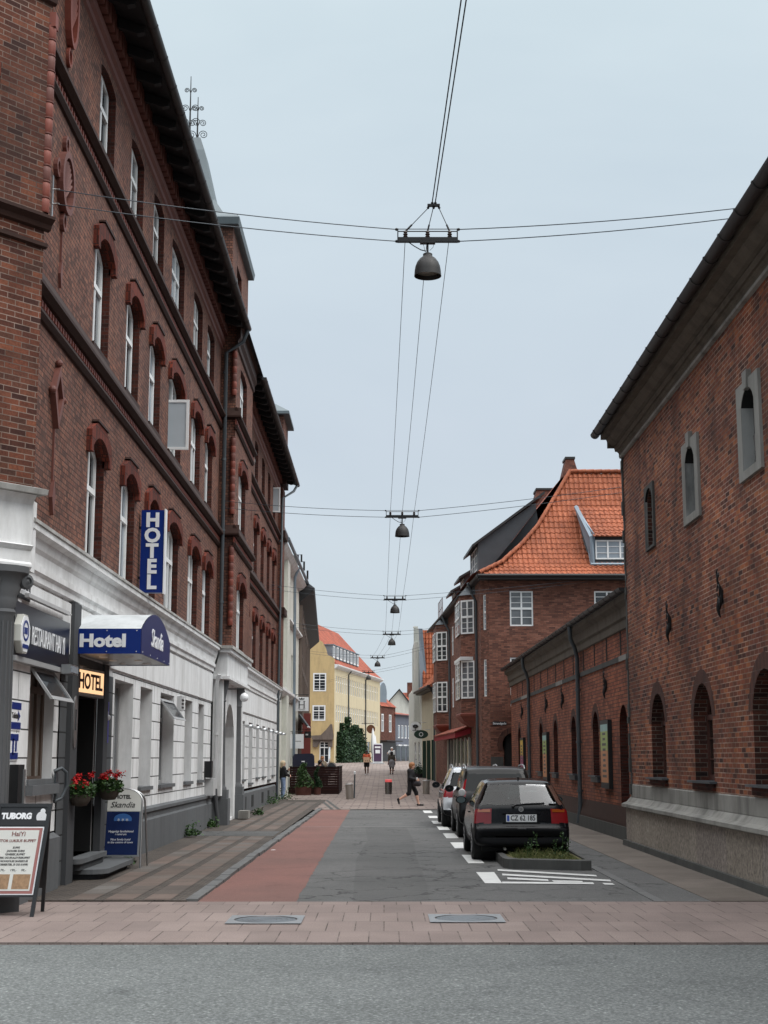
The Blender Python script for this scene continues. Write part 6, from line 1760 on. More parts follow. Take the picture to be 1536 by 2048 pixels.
pts = [(p[0], p[2]) for p in frame_pts(0, 0, bx0 + .01, bx1 - .01, bh) if p[2] > .75]
pts = [(bx0 + .01, .93)] + pts + [(bx1 - .01, .93)]
b.add([fb(x, z / bh, e) for e in (0, .015) for x, z in pts], [tuple(range(len(pts))), tuple(range(len(pts), 2 * len(pts)))]); b.build('name_panel', M['paper'], sb)
b = MB(); bq(b, bx0, bx1, .16, .735, -.012, .012); b.build('poster_case', M['steel'], sb)
b = MB(); bq(b, bx0 + .03, bx1 - .03, .18, .715, .0125, .016); pp = b.build('poster', plain('deep_blue_poster', lin(20, 36, 78), .25, var=.35, nscale=3), sb)
sv = (fb(0, 1) - fb(0, 0)).normalized(); bm = (bx0 + bx1) / 2
text('HOTEL', .085, fb(bm, .90, .018), TU, sv, 'letterk', sb, depth=.001, off=.003)
text('Skandia', .135, fb(bm, .80, .018), TU, sv, 'letterk', sb, depth=.001, off=.001, shear=.3)
b = MB(); b.lathe([(.002, -.003), (.15, -.003), (.15, .003), (.002, .003)], fb(bm + .02, .62, .0185), 24, M=Matrix(((1, 0, 0), (0, 0, 1), (0, 1, 0))) @ Matrix.Diagonal((1, .62, 1)).to_3x3()); b.build('oval_emblem', plain('mid_blue_print', lin(60, 110, 176), .4), pp)
text('* * *', .1, fb(bm + .02, .60, .024), TU, sv, 'letter', pp, depth=.001)
for s, t in (('Hyggeligt familiehotel', .47), ('i centrum', .435), ('Nice family hotel', .37), ('in the centre of town', .335)):
    text(s, .048, fb(bm, t, .017), TU, sv, 'letter', pp, depth=.001, shear=.15)

# ------------------------------------------------------------------ raised planter in the parking strip
pl = thing('kerb_planter', 'low dark stone edged planting island with dry grass in front of the black hatchback', 'planter', (2.7, 25.8, 0))
out = [(1.99, 24.9), (2.06, 24.62), (3.2, 24.2), (3.38, 24.25), (3.40, 27.7), (2.2, 27.6), (2.0, 27.2)]
c = Vector((2.7, 25.9))
inn = [tuple(Vector(p) + (c - Vector(p)).normalized() * .19) for p in out]
b = MB(); n = len(out)
for i in range(n):
    j = (i + 1) % n
    P = lambda q, z: (q[0], q[1], z)
    b.face([P(out[i], -.02), P(out[j], -.02), P(out[j], .15), P(out[i], .15)]); b.face([P(out[i], .15), P(out[j], .15), P(inn[j], .16), P(inn[i], .16)]); b.face([P(inn[i], .16), P(inn[j], .16), P(inn[j], .05), P(inn[i], .05)])
b.build('stone_edge', plaster('dark_granite_edge', (.085, .085, .08, 1), (.04, .04, .04, 1), amt=.8), pl)
b = MB(); b.face([(x, y, .13) for x, y in inn]); b.build('soil', plain('mossy_soil', lin(92, 88, 56), .95, var=.4, nscale=8), pl)
rnd = random.Random(4)
def blades(b, x0, x1, y0, y1, z, n, h, w, rnd):
    for i in range(n):
        x, y = rnd.uniform(x0, x1), rnd.uniform(y0, y1); hh = h * rnd.uniform(.4, 1.2); d = Vector((rnd.gauss(0, .5), rnd.gauss(0, .5), 1.2)).normalized(); s = d.cross(Vector((rnd.gauss(0, 1), rnd.gauss(0, 1), 0))).normalized() * w
        p = Vector((x, y, z)); m = p + d * hh * .55; t = p + d * hh + Vector((d.x, d.y, -.2)) * hh * .3
        b.face([p - s, p + s, m + s * .8, t, m - s * .8])
b = MB(); blades(b, 2.2, 3.22, 24.6, 27.3, .13, 5200, .05, .006, rnd); blades(b, 2.3, 3.1, 24.8, 26.6, .15, 200, .14, .006, rnd)
g_ = b.build('dry_grass', M['leafy'], pl); g_['kind'] = 'stuff'
for k, (x, y, h) in enumerate(((2.5, 25.3, .34), (2.62, 25.6, .40), (2.42, 25.2, .25), (3.02, 25.2, .42), (3.14, 25.4, .33), (2.95, 25.6, .28))):
    b = MB(); b.tube([(x, y, .12), (x + .02, y, .12 + h)], .005, 4); leaves(b, [(x + rnd.gauss(0, .03), y + rnd.gauss(0, .03), .14 + h * rnd.random()) for i in range(40)], .012, .03, rnd); b.build('weed', M['leaf'], pl)
# weeds at the foot of the walls
for k, (x, y, s, lab) in enumerate(((-4.42, 33.9, .22, 'green weed tuft at the foot of the hotel plinth, in the pavement gap'), (-4.45, 38.2, .16, 'pale weed tuft by the white downpipe of the hotel'), (-3.9, 46.2, .16, 'small weed tuft beyond the portal columns'), (-4.35, 57.5, .3, 'low green weeds along the far plinth of the hotel'), (-4.2, 62.6, .42, 'tall bright weed at the end corner of the hotel'), (-4.3, 24.95, .1, 'tiny weed beside the hotel sandwich board'))):
    t = thing('weed_tuft', lab, 'weed', (x, y, .05), 'weeds in the pavement joints')
    b = MB(); leaves(b, [(x + rnd.gauss(0, s * .5), y + rnd.gauss(0, s * (.6 if k not in (3,) else 2.5)), .06 + abs(rnd.gauss(0, s * .5))) for i in range(220)], .02, .055, rnd); b.build('leaves', M['leaf'], t)
for k, (x, y, s, lab) in enumerate(((-1.83, 11.72, .035, 'white scrap of paper on the near grey road, left'), (-.06, 14.1, .026, 'small white scrap on the near road close to the pink paving'), (-2.2, 29.5, .04, 'white scrap on the red cycle lane by the kerb'))):
    b = MB(); b.add([(x - s * 1.3, y - s, -.03 if y < 15 else .0), (x + s * 1.3, y - s * .6, -.028 if y < 15 else .002), (x + s, y + s, -.026 if y < 15 else .004), (x, y + s * 1.2, -.022 if y < 15 else .006), (x - s, y + s * .6, -.027 if y < 15 else .003)], [(0, 1, 2, 3, 4)])
    tag(b.build('paper_scrap', M['letter']), lab, 'litter')
sbk = thing('stone_block', 'small pale stone block beside the portal column on the pavement', 'stone block', (-4.05, 46.2, .05))
b = MB(); b.box(-4.28, -3.98, 43.4, 44.0, .05, .27); b.build('stone', M['stone'], sbk)

# ------------------------------------------------------------------ bollards, terrace, far street furniture
def bollard(loc, lab, tilt=0, lit=False, mat='bollardm'):
    t = thing('bollard', lab, 'bollard', (0, 0, 0), 'steel bollards across the street')
    b = MB(); b.lathe([(.002, 0), (.165, 0), (.165, .60), (.002, .60)], (0, 0, 0), 20); b.build('post', M[mat], t, 40)
    b = MB(); b.lathe([(.166, .60), (.168, .605), (.168, .70), (.15, .72), (.002, .725)], (0, 0, 0), 20); b.build('cap', M['litred'] if lit else M[mat], t, 40)
    if not lit:
        b = MB(); b.lathe([(.1685, .655), (.1695, .66), (.1695, .68), (.1685, .685)], (0, 0, 0), 20); b.build('band', M['letter'], t)
    t.location = loc; t.rotation_euler = (0, tilt, 0)
M['bollardm'] = plain('matt_bollard_steel', lin(150, 142, 134), .45, .4, var=.15); M['litred'] = glow('red_bollard_light', (.7, .10, .10, 1), .4)
M['bollards'] = plain('polished_bollard_steel', lin(130, 128, 126), .22, .95, var=.2)
bollard((-1.50, 65.0, 0), 'leaning pale steel bollard beside the wooden terrace fence', -.07)
bollard((.22, 71.0, .06), 'shiny steel bollard with a red light on top in the middle of the street', 0, True, 'bollards')
bollard((2.03, 71.0, .06), 'upright pale steel bollard right of the walking woman', 0)
po = thing('steel_post', 'thin grey steel post with a white cap next to the leaning bollard', 'post', (-1.33, 66, .0))
b = MB(); b.tube([(-1.33, 66, 0), (-1.31, 66, 1.08)], .035, 8); b.build('post', M['pipe'], po)
b = MB(); b.lathe([(.002, 1.22), (.05, 1.2), (.05, 1.08), (.002, 1.08)], (-1.31, 66, 0), 10); b.build('cap', M['letter'], po)
te = thing('terrace_fence', 'dark stained board fence around the pavement terrace', 'fence', (-3.4, 71, .06))
b = MB()
for k in range(11): b.box(-4.55, -2.2, 71.0, 71.03, .10 + k * .117, .205 + k * .117)
for k in range(11): b.box(-2.2, -2.17, 71.0, 76.5, .10 + k * .117, .205 + k * .117)
b.build('board_panel', M['wood'], te)
for x in (-4.5, -3.35, -2.22):
    b = MB(); b.box(x - .04, x + .04, 71.031, 71.1, .03, 1.40); b.build('post', M['wood'], te)
b = MB(); b.box(-4.58, -2.13, 70.97, 71.12, 1.39, 1.42); b.box(-2.25, -2.13, 71.12, 76.5, 1.39, 1.42); b.build('cap_rail', M['gutter'], te)
def shrub(nm, lab, x, y, z, rw, h, pr_, ph, leafm, seed, n=900, spread=.25, open_=.0):
    t = thing(nm, lab, 'planter', (x, y, z), 'planted tubs before the terrace fence')
    b = MB(); b.lathe([(.002, 0), (pr_ * .9, 0), (pr_, ph), (pr_ * .93, ph), (pr_ * .9, ph - .05), (.002, ph - .05)], (x, y, z), 20); b.build('pot', M['rust'], t, 50)
    rnd = random.Random(seed); b = MB(); pts = []
    for i in range(n):
        tt = rnd.random() ** (1.3); r = spread * (1 - .8 * tt) * math.sqrt(rnd.random()); a = rnd.uniform(0, 2 * PI)
        if open_ and rnd.random() < open_ * tt and (int(tt * 14) % 2): continue
        pts.append((x + r * math.cos(a) + .08 * math.sin(tt * 7), y + r * math.sin(a), z + ph - .05 + h * tt))
    leaves(b, pts, .03, .065, rnd); b.build('leaves', M[leafm], t)
    b = MB(); b.tube([(x, y, z + ph - .1), (x + .03, y, z + ph + h * .5), (x, y, z + ph + h * .95)], [.02, .014, .005], 5); b.build('stem', M['bark'], t)
shrub('planter_shrub', 'round rusty tub with a spreading bushy shrub before the terrace fence', -3.82, 69.9, .03, 0, 1.15, .40, .44, 'leaf', 31, 1500, .52, .6)
shrub('planter_cypress', 'narrow dark pot with a slender dark conifer before the terrace fence', -3.18, 70.2, .03, 0, .98, .19, .40, 'leafd', 32, 1500, .2)
um = thing('covered_heater', 'dark navy cloth covered block standing behind the terrace fence', 'cover', (-4.1, 72.5, .08))
b = MB(); P = [(-4.48, 1.0), (-4.5, 1.85), (-4.4, 2.0), (-3.55, 2.02), (-3.45, 1.9), (-3.42, 1.0)]
b.prism(Fr((0, 72.4, 0), (1, 0, 0), (0, -1, 0)), P, -.5, 0); b.build('cover', plain('navy_cloth', lin(36, 38, 58), .8, var=.2, bmp=.3), um)
b = MB(); b.fbox(Fr((0, 72.4, 0), (1, 0, 0), (0, -1, 0)), -4.06, -3.9, 1.6, 1.66, .001, .004); b.build('print', M['letter'], um)
def projsign(nm, lab, x0, x1, z0, z1, y, mat, extra):
    t = thing(nm, lab, 'shop sign', ((x0 + x1) / 2, y, z0))
    f = Fr((0, y, 0), (1, 0, 0), (0, -1, 0))
    b = MB(); b.fbox(f, x0, x1, z0, z1, -.04, .0); b.build('sign_panel', M[mat], t)
    b = MB(); b.tube([(-4.72, y, z1 + .12), (x1, y, z1 + .12)], .018, 6)
    for x in (x0 + .1, x1 - .1): b.tube([(x, y + .02, z1 + .12), (x, y + .02, z1)], .01, 5)
    b.build('bracket', M['black'], t); extra(t, f); return t
def exH(t, f):
    b = MB(); c = -4.28
    for s in (-1, 1):
        b.fbox(f, c + s * .13 - .025, c + s * .13 + .025, 4.34, 4.72, .002, .01); b.fbox(f, c + s * .13 - .06, c + s * .13 + .06, 4.34, 4.358, .0105, .014); b.fbox(f, c + s * .13 - .06, c + s * .13 + .06, 4.702, 4.72, .0105, .014)
    b.fbox(f, c - .105, c + .105, 4.52, 4.545, .002, .01)
    b.prism(f, [(c - .12, 4.80), (c + .12, 4.80), (c + .15, 4.89), (c + .06, 4.84), (c, 4.90), (c - .06, 4.84), (c - .15, 4.89)], .002, .01); b.fbox(f, c - .16, c + .16, 4.27, 4.285, .002, .006); b.build('emblem', M['letterk'], t)
projsign('hanging_sign', 'square white hanging sign with a black letter H and a small crown', -4.66, -3.92, 4.21, 4.93, 76, 'letter', exH)
def exW(t, f):
    b = MB(); ring(f, -4.38, 2.66, .035, .04, .012, .001, .006, 10); b.fbox(f, -4.58, -4.18, 2.62, 2.645, .001, .005); b.build('print', M['letterb'], t)
projsign('hanging_sign', 'square plain white hanging sign with faint grey print, below the H sign', -4.74, -4.05, 2.27, 2.99, 74, 'letter', exW)
def exB(t, f):
    b = MB(); b.fbox(f, -4.28, -4.14, 3.02, 3.1, .001, .005); b.build('print', M['letter'], t)
projsign('hanging_sign', 'small black box sign beside the plain white one', -4.34, -3.98, 2.88, 3.23, 80, 'blackpl', exB)
aw = thing('shop_awning', 'half folded grey awning over a shop beyond the hotel', 'awning', (-4.5, 78, 3.6))
b = MB(); f = Fr((0, 79, 0), (1, 0, 0), (0, -1, 0)); b.prism(f, [(-4.6, 4.0), (-4.1, 3.42), (-4.08, 3.5), (-4.55, 4.15)], -1.5, .8); b.build('canvas', M['blackpl'], aw)
b = MB(); b.tube([(-4.08, 78.2, 3.45), (-4.08, 80.5, 3.45)], .04, 6); b.build('front_rail', M['letter'], aw)
rb = thing('red_shop_panel', 'tall red shop panel on the dark facade above the terrace', 'banner', (-4.4, 82, 3))
b = MB(); b.box(-4.68, -4.15, 83, 83.05, 1.2, 4.3); b.build('panel', plain('brick_red_panel', lin(120, 56, 50), .6, var=.25), rb)
# parasols, blackboard, round sign in front of the yellow wall
for k, (u, h, lab) in enumerate(((11.2, 3.35, 'taller folded white parasol by the yellow wall'), (12.3, 2.75, 'shorter folded white parasol by the yellow wall'))):
    p = fY.p(u, 1.3, 1.6); t = thing('folded_parasol', lab, 'parasol', p, 'folded parasols by the yellow wall')
    b = MB(); b.lathe([(.03, 0), (.03, .9)], p, 8); b.build('pole', M['steel'], t)
    b = MB(); b.lathe([(.12, .9), (.22, 1.1), (.2, h * .6), (.1, h * .9), (.01, h)], p, 12); b.build('canvas', M['letter'], t, 60)
p = fY.p(14.2, 4.6, .9); t = thing('round_sign', 'round brown hanging sign on the yellow wall', 'shop sign', p)
b = MB(); b.lathe([(.002, -.05), (.42, -.05), (.42, .05), (.002, .05)], p, 20, M=Matrix(((1, 0, 0), (0, 0, 1), (0, 1, 0)))); b.build('disc', plain('brown_sign', lin(96, 56, 30), .5), t)
b = MB(); b.tube([fY.p(14.2, 5.15, 0), fY.p(14.2, 5.15, 1.2)], .03, 6); b.build('bracket', M['black'], t)
p = Vector((-.55, 128, zg(128))); t = thing('pavement_board', 'purple pavement board in a white frame outside the yellow building', 'sandwich board', p)
b = MB(); b.box(p.x - .42, p.x + .42, 128, 128.05, p.z + .1, p.z + 1.75); b.build('frame', M['letter'], t)
b = MB(); b.box(p.x - .34, p.x + .34, 127.96, 127.998, p.z + .2, p.z + 1.65); q = b.build('poster', plain('purple_poster', lin(74, 52, 78), .5), t)
b = MB(); b.box(p.x - .2, p.x + .2, 127.94, 127.958, p.z + .9, p.z + 1.2); b.box(p.x - .25, p.x + .25, 127.94, 127.958, p.z + 1.35, p.z + 1.5); b.build('print', M['letter'], q)
b = MB(); b.box(p.x - .6, p.x + .6, 127.7, 128.4, p.z, p.z + .1); b.build('base', M['pipew'], t)
pf = thing('potted_bush', 'low dark potted bush by the white house wall at the bend', 'planter', (2.35, 97, zg(97)))
b = MB(); rnd = random.Random(8); leaves(b, [(2.3 + rnd.gauss(0, .22), 97 + rnd.gauss(0, .2), zg(97) + .25 + abs(rnd.gauss(0, .28))) for i in range(500)], .04, .09, rnd); b.build('leaves', M['leafd'], pf)
b = MB(); b.lathe([(.002, 0), (.25, 0), (.3, .3), (.002, .3)], (2.3, 97, zg(97)), 14); b.build('pot', M['blackpl'], pf)
# cafe chairs behind the terrace fence
def chair(lab, x, y, rot):
    t = thing('cafe_chair', lab, 'chair', (0, 0, 0), 'cafe chairs on the terrace')
    b = MB(); b.box(-.22, .22, -.22, .22, .43, .47); b.build('seat', M['zincdk'], t)
    b = MB(); b.tube([(-.22, .22, .45)] + [(.24 * math.cos(a), .24, .80 + .28 * math.sin(a)) for a in [PI - PI * i / 10 for i in range(11)]] + [(.22, .22, .45)], .014, 6); b.prism(Fr((0, .24, 0), (1, 0, 0), (0, -1, 0)), [(.21 * math.cos(a), .80 + .25 * math.sin(a)) for a in [PI * i / 10 for i in range(11)]] + [(-.2, .55), (.2, .55)], -.01, .01); b.build('backrest', M['zincdk'], t)
    for sx_ in (-.2, .2):
        for sy in (-.2, .2):
            b = MB(); b.tube([(sx_, sy, 0), (sx_, sy, .43)], .014, 6); b.build('leg', M['zincdk'], t)
    for sx_ in (-.24, .24):
        b = MB(); b.tube([(sx_, .2, .65), (sx_, -.2, .65), (sx_, -.2, .45)], .014, 6); b.build('armrest', M['bark'], t)
    t.location = (x, y, zg(y) + .42); t.rotation_euler = (0, 0, rot)
# raised deck of the terrace
b = MB(); b.box(-4.6, -2.22, 71.12, 76.4, .02, .42); tag(b.build('terrace_deck', M['wood']), 'raised dark wooden terrace deck behind the board fence', 'deck')
chair('round backed cafe chair on the terrace, by the right end of the fence', -2.6, 73.0, PI)
chair('round backed cafe chair on the terrace, behind the seated man', -3.0, 74.2, 2.2)

# ------------------------------------------------------------------ parked cars
def carpaint(name, col, rough=.18, metal=.0, coat=1.):
    m, nt, b = newmat(name)
    pos = geo_pos(nt)
    c = mix(nt, ramp(nt, noise(nt, pos, 3.5, 6), [(.45, (0, 0, 0)), (.8, (.12, .12, .12))]), col, (.10, .10, .095, 1))
    b.inputs['Specular IOR Level'].default_value = .14
    nt.links.new(c, b.inputs['Base Color'])
    b.inputs['Roughness'].default_value = rough; b.inputs['Metallic'].default_value = metal
    b.inputs['Coat Weight'].default_value = coat; b.inputs['Coat Roughness'].default_value = .05
    return m
M['paintk'] = carpaint('black_car_paint', (.004, .0045, .006, 1), .14, 0, .10)
M['paintd'] = carpaint('charcoal_car_paint', (.008, .008, .0085, 1), .3, 0, .2)
M['paintw'] = carpaint('white_car_paint', (.55, .57, .60, 1))
M['plastic'] = plain('black_bumper_plastic', (.005, .005, .006, 1), .45, var=.2, spec=.14)
M['carglass'] = glassy('car_glass', (.006, .008, .009, 1), .04, .3, .13)
M['carglassl'] = glassy('see_through_rear_glass', (.075, .10, .105, 1), .05, .5, .25)
M['lampr'] = glassy('red_lamp_lens', (.22, .006, .010, 1), .12, .35)
M['lampo'] = glassy('amber_lamp_lens', (.28, .06, .006, 1), .12, .3)
M['lampw'] = plain('clear_lamp_lens', (.5, .5, .5, 1), .15)
M['rim'] = plain('alloy_rim', (.30, .30, .31, 1), .35, .7)
M['seam'] = plain('panel_gap', (.003, .003, .003, 1), .8)

def clear_glass(name, tint, refl=.1):
    m, nt, b = newmat(name)
    tr = nt.nodes.new('ShaderNodeBsdfTransparent'); tr.inputs[0].default_value = tint
    gl = nt.nodes.new('ShaderNodeBsdfGlossy'); gl.inputs['Roughness'].default_value = .03
    fr = nt.nodes.new('ShaderNodeFresnel'); fr.inputs[0].default_value = 1.45
    mx = nt.nodes.new('ShaderNodeMixShader'); nt.links.new(fr.outputs[0], mx.inputs[0]); nt.links.new(tr.outputs[0], mx.inputs[1]); nt.links.new(gl.outputs[0], mx.inputs[2])
    nt.links.new(mx.outputs[0], nt.nodes['Material Output'].inputs[0]); return m
M['clear'] = clear_glass('tinted_clear_glass', (.38, .46, .45, 1))

def loft(ST, step=.024):
    S = np.array(ST, float)
    d = np.r_[0, np.cumsum(np.hypot(np.diff(S[:, 0]), np.diff(S[:, 2])))]
    t = np.arange(0, d[-1] + step, step); t[-1] = d[-1]
    V = np.stack([np.interp(t, d, S[:, k]) for k in range(8)], 1)
    seg = [3, 2, 9, 9, 14, 3, 5, 5]
    rows = []
    for y, zb, zt, hl, hm, hb, ht, zl in V:
        zl = min(zl, zt - .012); zb_ = min(zb, zl - .01)
        P = [(0, zb_), (hl - .07, zb_), (hl, zb_ + min(.07, (zl - zb_) * .3)), (hm, zb_ + (zl - zb_) * .55), (hb, zl), (ht + .01, zt - min(.06, (zt - zl) * .3)), (ht - .05, zt - .01 * min(1, (zt - zl) * 4)), (ht * .5, zt + .008), (0, zt + .012)]
        r = []
        for (p, q), n in zip(zip(P, P[1:]), seg):
            r += [(p[0] + (q[0] - p[0]) * i / n, y, p[1] + (q[1] - p[1]) * i / n) for i in range(n)]
        r.append((P[-1][0], y, P[-1][1])); rows.append(r)
    G = np.array(rows)
    for _ in range(3):
        H = G.copy(); H[:, 1:-1] = G[:, 1:-1] * .5 + (G[:, :-2] + G[:, 2:]) * .25
        H[1:-1] = H[1:-1] * .5 + (H[:-2] + H[2:]) * .25
        H[:, 0, 0] = 0; H[:, -1, 0] = 0; G = H
    return G

def make_car(name, label, loc, ST, paint, cls, wheels, wr, mats, rotz=0):
    t = thing(name, label, 'car', (0, 0, 0), 'cars parked along the kerb')
    G = loft(ST); ny, nv, _ = G.shape
    parts = {}
    def vid(b, memo, key, p):
        if key not in memo: memo[key] = len(b.v); b.v.append(Vector(p))
        return memo[key]
    memo = {}
    for i in range(ny - 1):
        for j in range(nv - 1):
            c = (G[i, j] + G[i + 1, j] + G[i, j + 1] + G[i + 1, j + 1]) / 4
            for sg in (1, -1):
                if any((c[1] - yw) ** 2 + (c[2] - wr) ** 2 < (wr + .055) ** 2 and c[0] > .55 for yw in wheels): continue
                k = cls(c[0] * sg, c[1], c[2])
                if isinstance(k, tuple): k, side = k; key = (k, side if side else sg)
                elif k in ('body', 'bumper', 'rear_window', 'windscreen'): key = (k, 0)
                else: key = (k, sg)
                b = parts.setdefault(key, MB()); mm = memo.setdefault(key, {})
                q = [vid(b, mm, (sg, a, e), (G[a, e][0] * sg, G[a, e][1], G[a, e][2])) for a, e in ((i, j), (i, j + 1), (i + 1, j + 1), (i + 1, j))]
                b.f.append(tuple(q)); b.m.append(0)
    for (k, s), b in parts.items():
        n = k if k != 'side_window2' and k != 'side_window3' else 'side_window'
        o = b.build(n, M[mats.get(k, paint)], t, 35)
    for yw in wheels:
        for sg in (-1, 1):
            b = MB(); x = sg * (cls.hw - .10)
            MX = Matrix(((0, 0, 1), (1, 0, 0), (0, 1, 0)))
            b.lathe([(wr * .62, -.10), (wr * .93, -.105), (wr, -.08), (wr, .08), (wr * .93, .105), (wr * .62, .10)], (x, yw, wr), 32, M=MX)
            w = b.build('wheel', M['rubber'], t, 40)
            b = MB(); b.lathe([(wr * .63, sg * .095), (wr * .60, sg * .07), (wr * .2, sg * .06), (.002, sg * .075)], (x, yw, wr), 24, M=MX)
            for k in range(7):
                a = 2 * PI * k / 7
                b.tube([(x + sg * .075, yw + wr * .1 * math.cos(a), wr + wr * .1 * math.sin(a)), (x + sg * .088, yw + wr * .6 * math.cos(a), wr + wr * .6 * math.sin(a))], .022, 5)
            b.build('rim', M['rim'], w, 40)
            b = MB(); b.lathe([(wr + .058, sg * .07), (wr + .05, -sg * .32), (.01, -sg * .32)], (x, yw, wr + .005), 24, M=MX); b.build('wheel_arch', M['seam'], t, 40)
    b = MB(); b.box(-cls.hw + .15, cls.hw - .15, .25, ST[-1][0] - .3, .18, .34); b.build('underbody', M['seam'], t)
    t.location = loc; t.rotation_euler = (0, 0, rotz)
    return t

def golf_cls(x, y, z):
    ax = abs(x)
    if .155 < y < .56 and .985 < z < 1.325 and ax < .735 - (z - .985) * .40: return 'rear_window'
    if z > .95 and ax > .5 and z < 1.34:
        if 1.50 < y < 2.86 - (z - .95) * 1.5: return 'side_window'
        if .62 + max(0, z - 1.0) * .35 < y < 1.42: return 'side_window2'
    if 2.36 < y < 2.92 and z > 1.0 and ax < .60: return 'windscreen'
    if .665 < z < .905 and y < .22 and ax > .52 and not (ax < .545 and z > .89): return 'tail_light'
    if y < .55 and z < .575: return 'bumper'
    if z < .36 and y > .5: return 'bumper'
    if ax > .7 and .33 < z < .95 and (abs(y - 1.46) < .012 or abs(y - 2.62) < .012): return 'panel_gap'
    if y < .3 and (abs(ax - (.765 - max(0, z - .93) * .42)) < .009) and .60 < z < 1.0: return 'panel_gap'
    return 'body'
golf_cls.hw = .845
ST = [(.03, .42, .44, .66, .68, .68, .66, .43), (.005, .30, .55, .74, .80, .79, .76, .45), (.02, .26, .585, .79, .835, .83, .79, .5), (.07, .25, .60, .80, .84, .83, .80, .55), (.10, .25, .66, .81, .845, .83, .79, .6), (.14, .25, .92, .81, .85, .825, .775, .78),
      (.18, .24, .97, .81, .85, .825, .765, .86), (.47, .22, 1.325, .81, .85, .825, .605, .935), (.53, .20, 1.375, .81, .85, .825, .60, .935), (.60, .2, 1.395, .81, .85, .825, .60, .935), (1.2, .18, 1.425, .81, .85, .825, .60, .935), (1.9, .18, 1.415, .81, .85, .825, .60, .935),
      (2.3, .18, 1.37, .81, .85, .82, .59, .93), (2.95, .18, .98, .81, .85, .81, .68, .92), (3.2, .2, .93, .81, .85, .80, .70, .88), (3.85, .22, .76, .78, .82, .76, .66, .70), (4.0, .25, .62, .7, .75, .72, .66, .55), (4.03, .4, .45, .6, .62, .62, .6, .43)]
gf = make_car('hatchback', 'small black hatchback with plate CZ 62 185, nearest of the parked cars', (2.43, 26.1, 0), ST, 'paintk', golf_cls, (.78, 3.25), .295,
              {'rear_window': 'clear', 'side_window': 'clear', 'side_window2': 'clear', 'windscreen': 'clear', 'tail_light': 'lampr', 'bumper': 'plastic', 'panel_gap': 'seam'})
M['seatc'] = plain('dark_seat_cloth', (.03, .031, .034, 1), .9)
for x_, y_, z_, w_, h_ in ((-.36, 2.0, .78, .46, .38), (.36, 2.0, .78, .46, .38), (0, 1.05, .72, 1.2, .28)):
    b = MB(); b.prism(Fr((0, y_, 0), (1, 0, 0), (0, -1, 0)), [(x_ - w_ / 2, z_ - .3), (x_ - w_ / 2, z_ + h_ * .7), (x_ - w_ * .36, z_ + h_), (x_ + w_ * .36, z_ + h_), (x_ + w_ / 2, z_ + h_ * .7), (x_ + w_ / 2, z_ - .3)], -.12, 0)
    for hx in ((x_,) if w_ < 1 else (-.38, .38)): b.prism(Fr((0, y_ + .02, 0), (1, 0, 0), (0, -1, 0)), [(hx - .13, z_ + h_ + .03), (hx - .11, z_ + h_ + .17), (hx + .11, z_ + h_ + .17), (hx + .13, z_ + h_ + .03)], -.09, 0)
    b.build('seat', M['seatc'], gf)
b = MB(); b.box(-.66, .66, .5, 3.0, .42, .5); b.box(-.62, .62, 2.55, 3.0, .5, .93); b.build('cabin_lining', M['seatc'], gf)
fz = Fr((0, 0, 0), (1, 0, 0), (0, -1, 0))
b = MB(); b.fbox(fz, -.27, .27, .685, .815, -.12, -.075); pt = b.build('number_plate', M['letter'], gf)
b = MB(); b.fbox(fz, -.255, -.215, .70, .80, -.0745, -.072); b.build('plate_badge', plain('plate_blue', lin(30, 80, 180), .4), pt)
text('CZ 62 185', .125, (.028, .072, .75), (1, 0, 0), (0, 0, 1), 'letterk', pt, depth=.001, off=.0025, sx=.80)
b = MB(); b.fbox(fz, -.33, .33, .655, .68, -.14, -.085); b.fbox(fz, -.33, .33, .82, .84, -.14, -.085); b.build('plate_recess', M['plastic'], gf)
b = MB(); b.lathe([(.002, -.008), (.044, -.008), (.044, .008), (.002, .008)], (0, .135, .905), 20, M=Matrix(((1, 0, 0), (0, 0, 1), (0, 1, 0)))); bd = b.build('emblem', M['steel'], gf)
b = MB()
for p, q in (((-.018, .028), (0, -.002)), ((.018, .028), (0, -.002)), ((-.03, .016), (-.014, -.03)), ((.03, .016), (.014, -.03)), ((-.014, -.03), (0, -.0)), ((.014, -.03), (0, .0))):
    b.tube([(p[0], .125, .905 + p[1]), (q[0], .125, .905 + q[1])], .004, 4)
b.build('emblem_mark', M['letterk'], bd)
b = MB(); b.tube([(-.14, .12, .945), (-.10, .16, .975), (.1, .175, 1.0), (.34, .185, 1.005)], .010, 6); b.tube([(-.06, .175, .985), (.42, .19, 1.01)], .012, 5); b.ball((-.14, .14, .945), .028, 6); b.build('rear_wiper', M['black'], gf)
b = MB(); b.tube([(0, .66, 1.40), (0, .62, 1.47)], .012, 6); b.build('roof_aerial', M['black'], gf)
for sg in (-1, 1):
    b = MB(); b.ball((sg * .60, .135, .86), .01, 4)
    b.add([(sg * (.55 + .22 * i), .113 + .018 * i + .02 * j, .855 + .05 * j) for j in (0, 1) for i in (0, 1)], [(0, 1, 3, 2)]); b.build('indicator_lens', M['lampo'], gf)
    b = MB(); b.lathe([(.01, -.05), (.10, -.052), (.105, -.02), (.09, .04), (.04, .08), (.01, .085)], (sg * .93, 2.62, 1.0), 16, M=Matrix(((1.05, 0, 0), (0, 0, 1), (0, .72, 0)))); mr_ = b.build('wing_mirror', M['plastic'], gf, 60)
    b = MB(); b.lathe([(.002, 0), (.075, 0)], (sg * .935, 2.556, 1.0), 14, M=Matrix(((1.1, 0, 0), (0, 0, 1), (0, .8, 0)))); b.build('mirror_glass', M['carglassl'], mr_)
    b = MB(); b.box(sg * .845 - .012, sg * .845 + .012, 1.52, 1.66, .80, .825); b.build('door_handle', M['plastic'], gf)
